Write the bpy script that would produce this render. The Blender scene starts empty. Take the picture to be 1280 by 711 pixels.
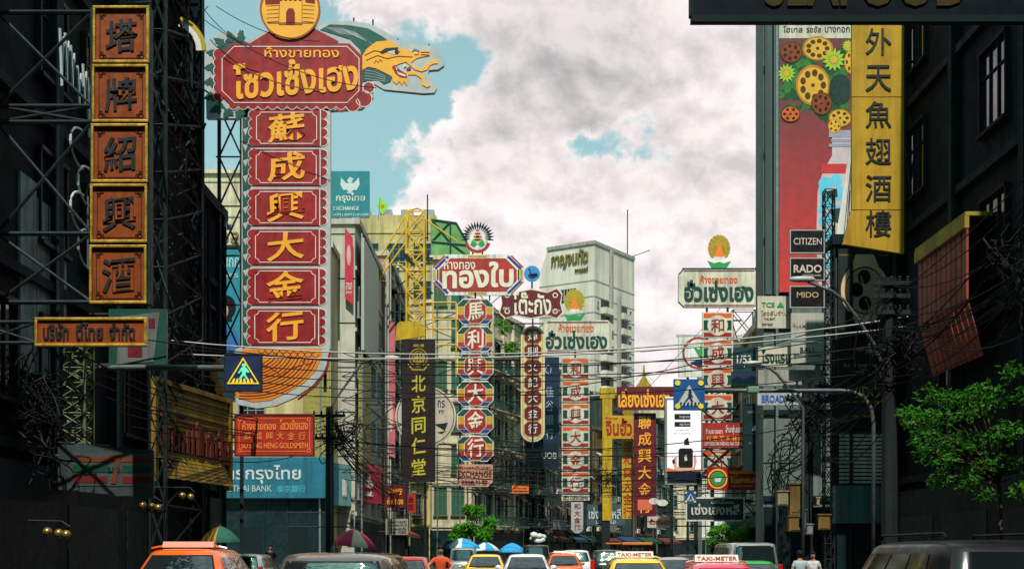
import bpy, bmesh, math, random
from mathutils import Vector, Matrix
random.seed(7)
SC = bpy.context.scene
COL = SC.collection
F, HY, CZ = 1600.0, 690.0, 1.5           # focal length in 1280-wide pixels, horizon row, eye height
R = math.radians

# ------------------------------------------------------------------ camera, sky, sun, exposure
cam = bpy.data.objects.new('camera', bpy.data.cameras.new('camera'))
COL.objects.link(cam)
cam.location = (0, 0, CZ)
cam.rotation_euler = (R(90), 0, 0)
cam.data.sensor_width = 36
cam.data.lens = 36 * F / 1280
cam.data.shift_y = (HY - 355.5) / 1280
cam.data.clip_start = 0.1
cam.data.clip_end = 6000
SC.camera = cam
SC.view_settings.view_transform = 'Standard'
SC.view_settings.look = 'None'
SC.view_settings.exposure = 0.12
SC.view_settings.gamma = 1.0
SC.cycles.use_denoising = True
SC.cycles.max_bounces = 5
SC.cycles.diffuse_bounces = 3
SC.cycles.glossy_bounces = 3
SC.cycles.caustics_reflective = False
SC.cycles.caustics_refractive = False
SC.cycles.sample_clamp_indirect = 4.0

SUN_EL, SUN_AZ = 55.0, 0.8               # degrees: height, and how far right of straight behind the camera
sun = bpy.data.objects.new('sun', bpy.data.lights.new('sun', 'SUN'))
COL.objects.link(sun)
to_sun = Vector((math.sin(R(SUN_AZ)) * math.cos(R(SUN_EL)), -math.cos(R(SUN_AZ)) * math.cos(R(SUN_EL)), math.sin(R(SUN_EL))))
sun.rotation_euler = to_sun.to_track_quat('Z', 'Y').to_euler()
sun.location = to_sun * 100
sun.data.energy = 5.0
sun.data.angle = R(0.55)
sun.data.color = (1.0, 0.95, 0.86)

world = bpy.data.worlds.new('World')
SC.world = world
world.use_nodes = True
WN, WL = world.node_tree.nodes, world.node_tree.links
WN.clear()

def wmath(op, a, b=None, c=None, clamp=False):
    n = WN.new('ShaderNodeMath'); n.operation = op; n.use_clamp = clamp
    for i, v in enumerate((a, b, c)):
        if v is None: continue
        if isinstance(v, (int, float)): n.inputs[i].default_value = v
        else: WL.new(v, n.inputs[i])
    return n.outputs[0]

def wstep(x, lo, hi):
    n = WN.new('ShaderNodeMapRange'); n.interpolation_type = 'SMOOTHSTEP'
    WL.new(x, n.inputs[0]); n.inputs[1].default_value = lo; n.inputs[2].default_value = hi
    return n.outputs[0]

def wmix(f, a, b, mode='MIX'):
    n = WN.new('ShaderNodeMix'); n.data_type = 'RGBA'; n.blend_type = mode; n.clamp_result = False; n.clamp_factor = True
    if isinstance(f, (int, float)): n.inputs[0].default_value = f
    else: WL.new(f, n.inputs[0])
    for i, v in ((6, a), (7, b)):
        if isinstance(v, tuple): n.inputs[i].default_value = (*v, 1)
        else: WL.new(v, n.inputs[i])
    return n.outputs[2]

sky = WN.new('ShaderNodeTexSky')
sky.sky_type = 'NISHITA'
sky.sun_disc = False
sky.sun_elevation = R(SUN_EL)
sky.sun_rotation = math.atan2(to_sun.x, to_sun.y)
sky.air_density = 1.0; sky.dust_density = 1.5; sky.ozone_density = 1.0
tc = WN.new('ShaderNodeTexCoord')
nrm = WN.new('ShaderNodeVectorMath'); nrm.operation = 'NORMALIZE'; WL.new(tc.outputs['Generated'], nrm.inputs[0])
D = nrm.outputs[0]

def wnoise(scale, detail, rough, off=(0, 0, 0), dist=0.0, stretch=(1, 1, 1)):
    mp = WN.new('ShaderNodeMapping'); WL.new(D, mp.inputs[0]); mp.inputs[1].default_value = off; mp.inputs[3].default_value = stretch
    n = WN.new('ShaderNodeTexNoise'); WL.new(mp.outputs[0], n.inputs['Vector'])
    n.inputs['Scale'].default_value = scale; n.inputs['Detail'].default_value = detail
    n.inputs['Roughness'].default_value = rough; n.inputs['Distortion'].default_value = dist
    return n.outputs[0]

def blob(px, py, rad, amp):              # a soft patch of the sky dome around one direction
    c = Vector(((px - 640) / F, 1, (HY - py) / F)).normalized()
    n = WN.new('ShaderNodeVectorMath'); n.operation = 'DISTANCE'; WL.new(DW, n.inputs[0]); n.inputs[1].default_value = c
    q = wmath('DIVIDE', n.outputs['Value'], rad / F)
    q = wmath('MULTIPLY', q, q)
    return wmath('MULTIPLY', wmath('EXPONENT', wmath('MULTIPLY', q, -1.0)), amp)

def shifted(dz):                          # the view direction, nudged upwards to compare cloud thickness above
    n = WN.new('ShaderNodeVectorMath'); n.operation = 'ADD'; WL.new(D0, n.inputs[0]); n.inputs[1].default_value = (0.004, 0, dz)
    return n.outputs[0]

def puffs(scale, off, detail=3, rough=0.5):
    mp = WN.new('ShaderNodeMapping'); WL.new(D, mp.inputs[0]); mp.inputs[1].default_value = off; mp.inputs[3].default_value = (1, 1, 1.25)
    wz = WN.new('ShaderNodeTexNoise'); WL.new(mp.outputs[0], wz.inputs['Vector']); wz.inputs['Scale'].default_value = 9; wz.inputs['Detail'].default_value = 4
    wv = WN.new('ShaderNodeVectorMath'); wv.operation = 'MULTIPLY_ADD'; WL.new(wz.outputs[1], wv.inputs[0]); wv.inputs[1].default_value = (.09, .09, .09); WL.new(mp.outputs[0], wv.inputs[2])
    v = WN.new('ShaderNodeTexVoronoi'); v.feature = 'F1'; v.normalize = True; WL.new(wv.outputs[0], v.inputs['Vector'])
    v.inputs['Scale'].default_value = scale; v.inputs['Detail'].default_value = detail; v.inputs['Roughness'].default_value = rough
    return wmath('SUBTRACT', 1.0, v.outputs['Distance'])

D0 = D
CLOUDS = ((445, 170, 110, -0.62), (300, 20, 90, -0.45), (792, 176, 42, -0.40), (740, 188, 32, -0.42), (700, 208, 34, -0.30), (545, 140, 45, -0.20), (545, 62, 38, -0.20), (640, 262, 36, -0.12), (860, 225, 40, -0.14),
          (478, 28, 40, 0.22), (680, 60, 170, 0.17), (590, 215, 85, 0.22), (690, 108, 50, 0.08), (800, 262, 80, 0.16), (500, 265, 70, 0.20), (900, 330, 200, 0.20), (600, 340, 190, 0.20), (890, 90, 130, 0.14), (760, 420, 280, 0.22))
def warped():                              # ragged outlines: the patches are looked up along a noise-bent direction
    wz = WN.new('ShaderNodeTexNoise'); WL.new(D, wz.inputs['Vector']); wz.inputs['Scale'].default_value = 16; wz.inputs['Detail'].default_value = 5; wz.inputs['Roughness'].default_value = 0.6
    c = WN.new('ShaderNodeVectorMath'); c.operation = 'SUBTRACT'; WL.new(wz.outputs[1], c.inputs[0]); c.inputs[1].default_value = (.5, .5, .5)
    m = WN.new('ShaderNodeVectorMath'); m.operation = 'MULTIPLY_ADD'; WL.new(c.outputs[0], m.inputs[0]); m.inputs[1].default_value = (.16, .0, .10); WL.new(D, m.inputs[2])
    return m.outputs[0]
def density():
    d = wmath('ADD', wmath('MULTIPLY', puffs(8.0, (0.7, 0.2, 1.4)), 1.15), wmath('MULTIPLY', wnoise(13.0, 7, 0.62, (0.4, 2.0, 5.1), 0.2, (1, 1, 1.3)), 1.25))
    for a in CLOUDS: d = wmath('ADD', d, blob(*a))
    return d
DW = warped()
dens = density()
D = shifted(0.014)
dens_up = density()
D = D0
dsep = WN.new('ShaderNodeSeparateXYZ'); WL.new(D, dsep.inputs[0])
front = wstep(dsep.outputs[1], -0.25, 0.5)
cover = wmath('MULTIPLY', wstep(dens, 1.30, 1.54), front)
lit = wmath('ADD', wmath('MULTIPLY', wmath('SUBTRACT', dens, dens_up), 3.2), 0.64, None, True)
cl = wmix(lit, (7.0, 6.5, 6.6), (10.4, 9.4, 9.2))
under = wmath('ADD', wmath('ADD', blob(720, 150, 95, 0.75), blob(640, 45, 120, 0.75)), wmath('ADD', blob(820, 60, 130, 0.45), blob(930, 250, 90, 0.3)))
under = wmath('MULTIPLY', under, wstep(dens, 1.4, 1.75), None, True)
cl = wmix(under, cl, wmix(lit, (4.3, 4.2, 4.2), (7.4, 6.9, 6.85)))
blue = wmix(1.0, sky.outputs[0], (1.1, 1.75, 1.35), 'MULTIPLY')
blue_front = wmix(0.6, blue, (4.0, 6.0, 6.0))
blue_back = wmix(1.0, blue, (0.44, 0.62, 0.64), 'MULTIPLY')
allsky = wmix(cover, wmix(front, blue_back, blue_front), cl)
bg = WN.new('ShaderNodeBackground'); WL.new(allsky, bg.inputs[0]); bg.inputs[1].default_value = 0.10
wo = WN.new('ShaderNodeOutputWorld'); WL.new(bg.outputs[0], wo.inputs[0])

# ------------------------------------------------------------------ materials
MATS = {}
def M(name, col, rough=0.6, metal=0.0, var=0.18, vs=1.2, bump=0.0, streak=0.0, emit=0.0, spec=0.4, coat=0.0):
    if name in MATS: return MATS[name]
    m = bpy.data.materials.new(name); m.use_nodes = True
    nt = m.node_tree; N, L = nt.nodes, nt.links
    b = N['Principled BSDF']
    b.inputs['Roughness'].default_value = rough
    b.inputs['Metallic'].default_value = metal
    b.inputs['Specular IOR Level'].default_value = min(spec, 0.08 if max(col) < 0.06 else 0.2) if rough >= 0.5 and metal < .5 else spec
    b.inputs['Coat Weight'].default_value = coat
    t = N.new('ShaderNodeTexCoord')
    def noise(scale, det, sz):
        mp = N.new('ShaderNodeMapping'); L.new(t.outputs['Object'], mp.inputs[0]); mp.inputs[3].default_value = sz
        n = N.new('ShaderNodeTexNoise'); L.new(mp.outputs[0], n.inputs['Vector'])
        n.inputs['Scale'].default_value = scale; n.inputs['Detail'].default_value = det; n.inputs['Roughness'].default_value = 0.65
        return n.outputs[0]
    def rng(x, lo, hi, a, c):
        n = N.new('ShaderNodeMapRange'); L.new(x, n.inputs[0])
        for i, v in enumerate((lo, hi, a, c)): n.inputs[i + 1].default_value = v
        return n.outputs[0]
    v = rng(noise(vs, 8, (1, 1, 1)), 0.3, 0.7, 1 - var, 1 + var * 0.6)
    if streak:
        s = rng(noise(vs * 2.2, 5, (1, 1, 0.07)), 0.42, 0.62, 1.0, 1 - streak)
        mu = N.new('ShaderNodeMath'); mu.operation = 'MULTIPLY'; L.new(v, mu.inputs[0]); L.new(s, mu.inputs[1]); v = mu.outputs[0]
    mx = N.new('ShaderNodeVectorMath'); mx.operation = 'SCALE'
    mx.inputs[0].default_value = col; L.new(v, mx.inputs['Scale'])
    L.new(mx.outputs[0], b.inputs['Base Color'])
    if rough > 0.15:
        L.new(rng(noise(vs * 3, 4, (1, 1, 1)), 0.3, 0.7, max(rough - 0.12, 0.05), min(rough + 0.12, 1)), b.inputs['Roughness'])
    if bump:
        bp = N.new('ShaderNodeBump'); bp.inputs['Strength'].default_value = bump; bp.inputs['Distance'].default_value = 0.03
        L.new(noise(vs * 8, 6, (1, 1, 1)), bp.inputs['Height']); L.new(bp.outputs[0], b.inputs['Normal'])
    if emit:
        b.inputs['Emission Color'].default_value = (*col, 1); b.inputs['Emission Strength'].default_value = emit
    MATS[name] = m
    return m

def pattern(name, kind, c1, c2, scale, rough=0.6, sx=1.0, mortar=0.03):
    """printed / laid patterns: brick, wave stripes, gradient"""
    if name in MATS: return MATS[name]
    m = bpy.data.materials.new(name); m.use_nodes = True
    N, L = m.node_tree.nodes, m.node_tree.links
    b = N['Principled BSDF']; b.inputs['Roughness'].default_value = rough
    t = N.new('ShaderNodeTexCoord')
    sp = N.new('ShaderNodeSeparateXYZ'); L.new(t.outputs['Object'], sp.inputs[0])
    ad = N.new('ShaderNodeMath'); ad.operation = 'ADD'; L.new(sp.outputs[0], ad.inputs[0]); L.new(sp.outputs[1], ad.inputs[1])
    cb = N.new('ShaderNodeCombineXYZ'); L.new(ad.outputs[0], cb.inputs[0]); L.new(sp.outputs[2], cb.inputs[1])
    if kind == 'brick':
        n = N.new('ShaderNodeTexBrick'); L.new(cb.outputs[0], n.inputs['Vector'])
        n.inputs['Color1'].default_value = (*c1, 1); n.inputs['Color2'].default_value = (*[x * 0.75 for x in c1], 1)
        n.inputs['Mortar'].default_value = (*c2, 1); n.inputs['Scale'].default_value = scale
        n.inputs['Mortar Size'].default_value = mortar; n.inputs['Brick Width'].default_value = 0.5 * sx
        L.new(n.outputs[0], b.inputs['Base Color'])
    else:
        f = sp.outputs[2] if kind in ('hstripe', 'grad') else ad.outputs[0]
        mu = N.new('ShaderNodeMath'); mu.operation = 'MULTIPLY'; L.new(f, mu.inputs[0]); mu.inputs[1].default_value = scale
        if kind == 'grad':
            fac = mu.outputs[0]
        else:
            fr = N.new('ShaderNodeMath'); fr.operation = 'FRACT'; L.new(mu.outputs[0], fr.inputs[0])
            gt = N.new('ShaderNodeMath'); gt.operation = 'GREATER_THAN'; L.new(fr.outputs[0], gt.inputs[0]); gt.inputs[1].default_value = 1 - sx * 0.5
            fac = gt.outputs[0]
        mx = N.new('ShaderNodeMix'); mx.data_type = 'RGBA'; mx.clamp_factor = True
        L.new(fac, mx.inputs[0]); mx.inputs[6].default_value = (*c1, 1); mx.inputs[7].default_value = (*c2, 1)
        nz = N.new('ShaderNodeTexNoise'); L.new(t.outputs['Object'], nz.inputs['Vector']); nz.inputs['Scale'].default_value = 2.5; nz.inputs['Detail'].default_value = 6
        mr = N.new('ShaderNodeMapRange'); L.new(nz.outputs[0], mr.inputs[0]); mr.inputs[1].default_value = 0.3; mr.inputs[2].default_value = 0.7; mr.inputs[3].default_value = 0.8; mr.inputs[4].default_value = 1.1
        sc = N.new('ShaderNodeVectorMath'); sc.operation = 'SCALE'; L.new(mx.outputs[2], sc.inputs[0]); L.new(mr.outputs[0], sc.inputs['Scale'])
        L.new(sc.outputs[0], b.inputs['Base Color'])
    MATS[name] = m
    return m

red = M('sign red', (0.30, 0.010, 0.011), 0.45, var=.25, streak=0.30)
brightred = M('bright red paint', (0.38, 0.026, 0.018), 0.45, var=.25, streak=0.3)
maroon = M('maroon paint', (0.13, 0.008, 0.016), 0.45, var=.25, streak=0.3)
gold = M('gold yellow lettering', (0.85, 0.36, 0.025), 0.45, var=0.1)
yellow = M('yellow paint', (0.52, 0.33, 0.018), 0.5, var=.25, streak=0.4)
orange = M('orange paint', (0.72, 0.17, 0.02), 0.45, var=0.1)
white = M('white paint', (0.70, 0.68, 0.62), 0.5, var=.22, streak=0.4)
cream = M('cream paint', (0.56, 0.52, 0.40), 0.6, streak=0.2)
greyp = M('grey sheet metal', (0.36, 0.37, 0.36), 0.5, streak=0.15)
black = M('black paint', (0.010, 0.011, 0.012), 0.4)
navy = M('navy blue paint', (0.012, 0.022, 0.075), 0.4)
dgreen = M('dark green paint', (0.008, 0.055, 0.04), 0.45)
green = M('green paint', (0.03, 0.26, 0.07), 0.5)
lime = M('lime green paint', (0.22, 0.55, 0.06), 0.5)
teal = M('teal sign paint', (0.012, 0.19, 0.22), 0.45, streak=0.1)
skyblue = M('sky blue paint', (0.016, 0.14, 0.205), 0.45, var=.25, streak=0.3)
steel = M('dark rusty steel', (0.018, 0.028, 0.03), 0.55, metal=0.2, var=0.4, vs=3)
steelg = M('galvanised steel', (0.33, 0.35, 0.34), 0.4, metal=0.6, var=0.25, vs=3)
ysteel = M('yellow painted steel', (0.60, 0.36, 0.02), 0.5, var=0.3, vs=2)
gsteel = M('pale green painted steel', (0.11, 0.14, 0.065), 0.55, var=0.3, vs=2)
pinkred = M('pink red panel', (0.50, 0.035, 0.07), 0.5, streak=0.12)
glass = M('dark window glass', (0.012, 0.02, 0.022), 0.08, var=0.05, spec=0.6)
glassg = M('green tinted glass', (0.03, 0.10, 0.075), 0.1, var=0.2, spec=0.6)
wire = M('black cable rubber', (0.008, 0.009, 0.010), 0.55)
wiregrey = M('sun bleached cable', (0.40, 0.40, 0.38), 0.6)
brass = M('polished brass', (0.30, 0.19, 0.05), 0.35, metal=0.7, var=0.3, vs=6)

# ------------------------------------------------------------------ mesh helpers
def P(px, py, Y): return Vector(((px - 640) * Y / F, Y, CZ + (HY - py) * Y / F))

_fc = {}
def glyphs(s, off=0.0):
    k = (s, off)
    if k not in _fc:
        c = bpy.data.curves.new('txt', 'FONT'); c.body = s; c.offset = off; c.extrude = 0.5; c.resolution_u = 3
        o = bpy.data.objects.new('txt', c); COL.objects.link(o)
        me = bpy.data.meshes.new_from_object(o.evaluated_get(bpy.context.evaluated_depsgraph_get()))
        _fc[k] = ([tuple(v.co) for v in me.vertices], [tuple(p.vertices) for p in me.polygons])
        bpy.data.objects.remove(o); bpy.data.curves.remove(c); bpy.data.meshes.remove(me)
    return _fc[k]

def circle(cx, cy, r, n=28, ry=None, a0=0, a1=360):
    ry = r if ry is None else ry
    full = abs(a1 - a0) >= 360
    k = n if full else n + 1
    return [(cx + r * math.cos(R(a0 + (a1 - a0) * i / n)), cy + ry * math.sin(R(a0 + (a1 - a0) * i / n))) for i in range(k)]

def cut(x0, y0, x1, y1, c):              # rectangle with clipped corners
    return [(x0 + c, y0), (x1 - c, y0), (x1, y0 + c), (x1, y1 - c), (x1 - c, y1), (x0 + c, y1), (x0, y1 - c), (x0, y0 + c)]

class MB:
    def __init__(s): s.v = []; s.f = []
    def add(s, vs, fs):
        b = len(s.v); s.v += [tuple(v) for v in vs]; s.f += [tuple(i + b for i in f) for f in fs]; return s
    def box(s, x0, x1, y0, y1, z0, z1):
        return s.add([(x0, y0, z0), (x1, y0, z0), (x1, y1, z0), (x0, y1, z0), (x0, y0, z1), (x1, y0, z1), (x1, y1, z1), (x0, y1, z1)],
                     [(3, 2, 1, 0), (4, 5, 6, 7), (0, 1, 5, 4), (1, 2, 6, 5), (2, 3, 7, 6), (3, 0, 4, 7)])
    def prism(s, poly, y0, y1):          # outline in x,z between two y planes
        a = sum(poly[i][0] * poly[(i + 1) % len(poly)][1] - poly[(i + 1) % len(poly)][0] * poly[i][1] for i in range(len(poly)))
        if a < 0: poly = poly[::-1]
        if y0 > y1: y0, y1 = y1, y0
        n = len(poly)
        return s.add([(x, y0, z) for x, z in poly] + [(x, y1, z) for x, z in poly],
                     [tuple(range(n)), tuple(range(2 * n - 1, n - 1, -1))] + [(i + n, (i + 1) % n + n, (i + 1) % n, i) for i in range(n)])
    def hprism(s, poly, z0, z1):         # outline in x,y between two heights
        a = sum(poly[i][0] * poly[(i + 1) % len(poly)][1] - poly[(i + 1) % len(poly)][0] * poly[i][1] for i in range(len(poly)))
        if a < 0: poly = poly[::-1]
        n = len(poly)
        return s.add([(x, y, z0) for x, y in poly] + [(x, y, z1) for x, y in poly],
                     [tuple(range(n - 1, -1, -1)), tuple(range(n, 2 * n))] + [(i, (i + 1) % n, (i + 1) % n + n, i + n) for i in range(n)])
    def tube(s, pts, r, n=6, taper=None):
        pts = [Vector(p) for p in pts]
        base = len(s.v); rings = []
        for i, p in enumerate(pts):
            d = (pts[min(i + 1, len(pts) - 1)] - pts[max(i - 1, 0)])
            if d.length < 1e-9: d = Vector((0, 0, 1))
            d.normalize()
            up = Vector((0, 0, 1)) if abs(d.z) < 0.95 else Vector((1, 0, 0))
            a = d.cross(up).normalized(); b = d.cross(a)
            rr = r if taper is None else r + (taper - r) * i / max(1, len(pts) - 1)
            rings.append([p + (a * math.cos(2 * math.pi * k / n) + b * math.sin(2 * math.pi * k / n)) * rr for k in range(n)])
        vs = [v for ring in rings for v in ring]; fs = []
        for i in range(len(pts) - 1):
            for k in range(n):
                fs.append((i * n + k, i * n + (k + 1) % n, (i + 1) * n + (k + 1) % n, (i + 1) * n + k))
        fs.append(tuple(range(n - 1, -1, -1))); fs.append(tuple((len(pts) - 1) * n + k for k in range(n)))
        return s.add(vs, fs)
    def lathe(s, prof, n=20, c=(0, 0, 0), sx=1, sy=1):
        vs = []; fs = []
        for r, z in prof:
            for k in range(n):
                vs.append((c[0] + sx * r * math.cos(2 * math.pi * k / n), c[1] + sy * r * math.sin(2 * math.pi * k / n), c[2] + z))
        for i in range(len(prof) - 1):
            for k in range(n):
                fs.append((i * n + k, i * n + (k + 1) % n, (i + 1) * n + (k + 1) % n, (i + 1) * n + k))
        fs.append(tuple(range(n - 1, -1, -1))); fs.append(tuple((len(prof) - 1) * n + k for k in range(n)))
        return s.add(vs, fs)
    def text(s, t, x0, z0, x1, z1, ya, yb, off=0.0, shear=0.0):
        vs, fs = glyphs(t, off)
        if not vs: return s
        if shear: vs = [(x, y + shear * x, z) for x, y, z in vs]
        xa = min(v[0] for v in vs); xb = max(v[0] for v in vs); za = min(v[1] for v in vs); zb = max(v[1] for v in vs)
        return s.add([(x0 + (v[0] - xa) / (xb - xa) * (x1 - x0), ya + (v[2] + 0.5) * (yb - ya), z0 + (v[1] - za) / (zb - za) * (z1 - z0)) for v in vs], fs)

def link(o, parent=None):
    COL.objects.link(o)
    if parent is not None: o.parent = parent
    return o

def mesh_of(name, mb, mats, smooth=False):
    me = bpy.data.meshes.new(name)
    me.from_pydata(mb.v, [], mb.f)
    for m in (mats if isinstance(mats, (list, tuple)) else [mats]): me.materials.append(m)
    if smooth:
        for p in me.polygons: p.use_smooth = True
    me.update()
    return me

def obj(name, mb, mat, parent=None, smooth=False, bevel=0.0):
    o = link(bpy.data.objects.new(name, mesh_of(name, mb, mat, smooth)), parent)
    if bevel:
        b = o.modifiers.new('bevel', 'BEVEL'); b.width = bevel; b.segments = 2; b.limit_method = 'ANGLE'
    return o

def tag(o, label=None, cat=None, group=None, kind=None):
    if label: o['label'] = label
    if cat: o['category'] = cat
    if group: o['group'] = group
    if kind: o['kind'] = kind
    return o

def empty(name, loc, rz=0.0):
    o = bpy.data.objects.new(name, None); COL.objects.link(o)
    o.location = loc; o.rotation_euler = (0, 0, rz); o.empty_display_size = 0.3
    return o

def thing(name, label, cat, loc, rz=0.0, group=None):
    return tag(empty(name, loc, rz), label, cat, group)

def copy_tree(o, parent=None):
    c = o.copy(); COL.objects.link(c)
    if parent is not None: c.parent = parent
    for ch in list(o.children): copy_tree(ch, c)
    return c

class Part:
    """one mesh part of a sign; outlines are given in the sign's own drawing units, depth in layers towards the viewer"""
    def __init__(s, sg, name, mat, parent): s.s = sg; s.n = name; s.m = mat; s.p = parent; s.mb = MB()
    def X(s, px): return (px - s.s.cx) * s.s.k
    def Z(s, py): return (s.s.by - py) * s.s.k
    def rect(s, x0, y0, x1, y1, d0=0, d1=1): u = s.s.u; s.mb.box(s.X(x0), s.X(x1), -d1 * u, -d0 * u, s.Z(y1), s.Z(y0)); return s
    def poly(s, pts, d0=0, d1=1): u = s.s.u; s.mb.prism([(s.X(x), s.Z(y)) for x, y in pts], -d1 * u, -d0 * u); return s
    def circ(s, cx, cy, r, d0=0, d1=1, n=28, ry=None): return s.poly(circle(cx, cy, r, n, ry), d0, d1)
    def frame(s, x0, y0, x1, y1, w, d0=0, d1=1):
        s.rect(x0, y0, x1, y0 + w, d0, d1).rect(x0, y1 - w, x1, y1, d0, d1)
        return s.rect(x0, y0 + w, x0 + w, y1 - w, d0, d1).rect(x1 - w, y0 + w, x1, y1 - w, d0, d1)
    def ring(s, cx, cy, r0, r1, d0=0, d1=1, n=36, a0=0, a1=360, ry=1.0):
        for i in range(n):
            t0 = R(a0 + (a1 - a0) * i / n); t1 = R(a0 + (a1 - a0) * (i + 1) / n)
            s.poly([(cx + r0 * math.cos(t0), cy + ry * r0 * math.sin(t0)), (cx + r1 * math.cos(t0), cy + ry * r1 * math.sin(t0)),
                    (cx + r1 * math.cos(t1), cy + ry * r1 * math.sin(t1)), (cx + r0 * math.cos(t1), cy + ry * r0 * math.sin(t1))], d0, d1)
        return s
    def line(s, pts, w, d0=0, d1=1, closed=False):
        pts = list(pts) + ([pts[0]] if closed else [])
        L_, R_ = [], []
        for i, (x, y) in enumerate(pts):
            a = pts[max(i - 1, 0)]; b = pts[min(i + 1, len(pts) - 1)]
            if closed and i in (0, len(pts) - 1): a = pts[-2]; b = pts[1]
            dx, dy = b[0] - a[0], b[1] - a[1]; l = math.hypot(dx, dy) or 1
            L_.append((x - dy / l * w / 2, y + dx / l * w / 2)); R_.append((x + dy / l * w / 2, y - dx / l * w / 2))
        for i in range(len(pts) - 1): s.poly([L_[i], L_[i + 1], R_[i + 1], R_[i]], d0, d1)
        return s
    def text(s, t, x0, y0, x1, y1, d0=0, d1=1, off=0.012, shear=0.0):
        u = s.s.u; s.mb.text(t, s.X(x0), s.Z(y1), s.X(x1), s.Z(y0), -d0 * u, -d1 * u, off, shear); return s
    def tube(s, pts, r, n=6): s.mb.tube([(s.X(x), -d * s.s.u, s.Z(y)) for x, y, d in pts], r, n); return s
    def done(s, bevel=0, label=None):
        o = obj(s.n, s.mb, s.m, s.p or s.s.root, bevel=bevel)
        if label: o['label'] = label
        return o

class Sign:
    def __init__(s, name, label, cat, cx, by, Y, group=None, rz=0.0, k=None):
        s.k = k or Y / F; s.cx = cx; s.by = by; s.u = 0.02 + 0.25 * s.k; s.Y = Y
        s.root = thing(name, label, cat, P(cx, by, Y), rz, group)
    def P(s, name, mat, parent=None): return Part(s, name, mat, parent)
    def arms(s, px, pys, wallx, r=0.04, zig=True, mat=None, d=-4):
        """steel arms from the sign's edge to the wall at world x = wallx, laced with diagonals"""
        mb = MB(); xw = wallx - s.root.location.x; xs = (px - s.cx) * s.k; y = -d * s.u
        zs = [(s.by - p) * s.k for p in pys]
        for z in zs: mb.tube([(xs, y, z), (xw, y, z)], r)
        if zig:
            for a, b in zip(zs[:-1], zs[1:]):
                mb.tube([(xs, y, a), (xw, y, b)], r * 0.7)
                if abs(xs - xw) > 1.0: mb.tube([(xs, y, b), (xw, y, a)], r * 0.7)
        return obj('bracket', mb, mat or steel, s.root)
    def posts(s, xs, y0, y1, r=0.05, d=-4, mat=None):
        mb = MB()
        for x in xs: mb.tube([((x - s.cx) * s.k, -d * s.u, (s.by - y0) * s.k), ((x - s.cx) * s.k, -d * s.u, (s.by - y1) * s.k)], r)
        return obj('support_post', mb, mat or steel, s.root)

def lattice(mb, x0, x1, y0, y1, z0, z1, n, r):
    """square laced mast"""
    cs = [(x0, y0), (x1, y0), (x1, y1), (x0, y1)]
    for x, y in cs: mb.tube([(x, y, z0), (x, y, z1)], r)
    for i in range(n):
        za = z0 + (z1 - z0) * i / n; zb = z0 + (z1 - z0) * (i + 1) / n
        for j in range(4):
            a, b = cs[j], cs[(j + 1) % 4]
            mb.tube([(*a, za), (*b, zb)], r * 0.6, 4); mb.tube([(*b, za), (*a, zb)], r * 0.6, 4)
            mb.tube([(*a, zb), (*b, zb)], r * 0.6, 4)
    return mb
# ------------------------------------------------------------------ ground
asphalt = M('asphalt', (0.045, 0.046, 0.048), 0.85, var=0.3, vs=0.8, bump=0.2)
paving = M('concrete paving', (0.22, 0.21, 0.19), 0.8, var=0.25, vs=1.0, bump=0.1)
tag(obj('ground', MB().box(-900, 900, -300, 1500, -0.5, -0.01), M('earth', (0.12, 0.11, 0.09), 0.9)), kind='structure')
road_poly = [(-9.4, -40), (-9.4, 70), (-7.8, 74), (-7.8, 95), (-4.5, 111), (2.8, 127), (10.6, 149), (23.6, 178), (30, 195), (60, 195), (24, 130), (15.5, 100), (11.6, 75), (10.4, 56), (10.0, -40)]
tag(obj('road', MB().hprism(road_poly, -0.012, 0.0), asphalt), kind='structure')
mbp = MB()
mbp.hprism([(-30, -40), (-9.42, -40), (-9.42, 70), (-7.82, 74), (-7.82, 95), (-4.52, 111), (2.78, 127), (10.58, 149), (23.58, 178), (5, 190), (-30, 130)], -0.011, 0.14)
mbp.hprism([(40, -40), (10.02, -40), (10.42, 56), (11.62, 75), (15.52, 100), (24.02, 130), (60, 190), (70, 100)], -0.011, 0.14)
tag(obj('pavement', mbp, paving), kind='structure')
mk = MB()
for lx in (-6.1, -2.6, 1.2, 4.9):
    for i in range(34):
        y = 2 + i * 3.2
        if y < 72: mk.box(lx - 0.06, lx + 0.06, y, y + 1.6, 0.004, 0.008)
tag(obj('lane_marking', mk, M('road paint', (0.6, 0.6, 0.57), 0.7, var=0.4)), kind='structure')

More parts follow.
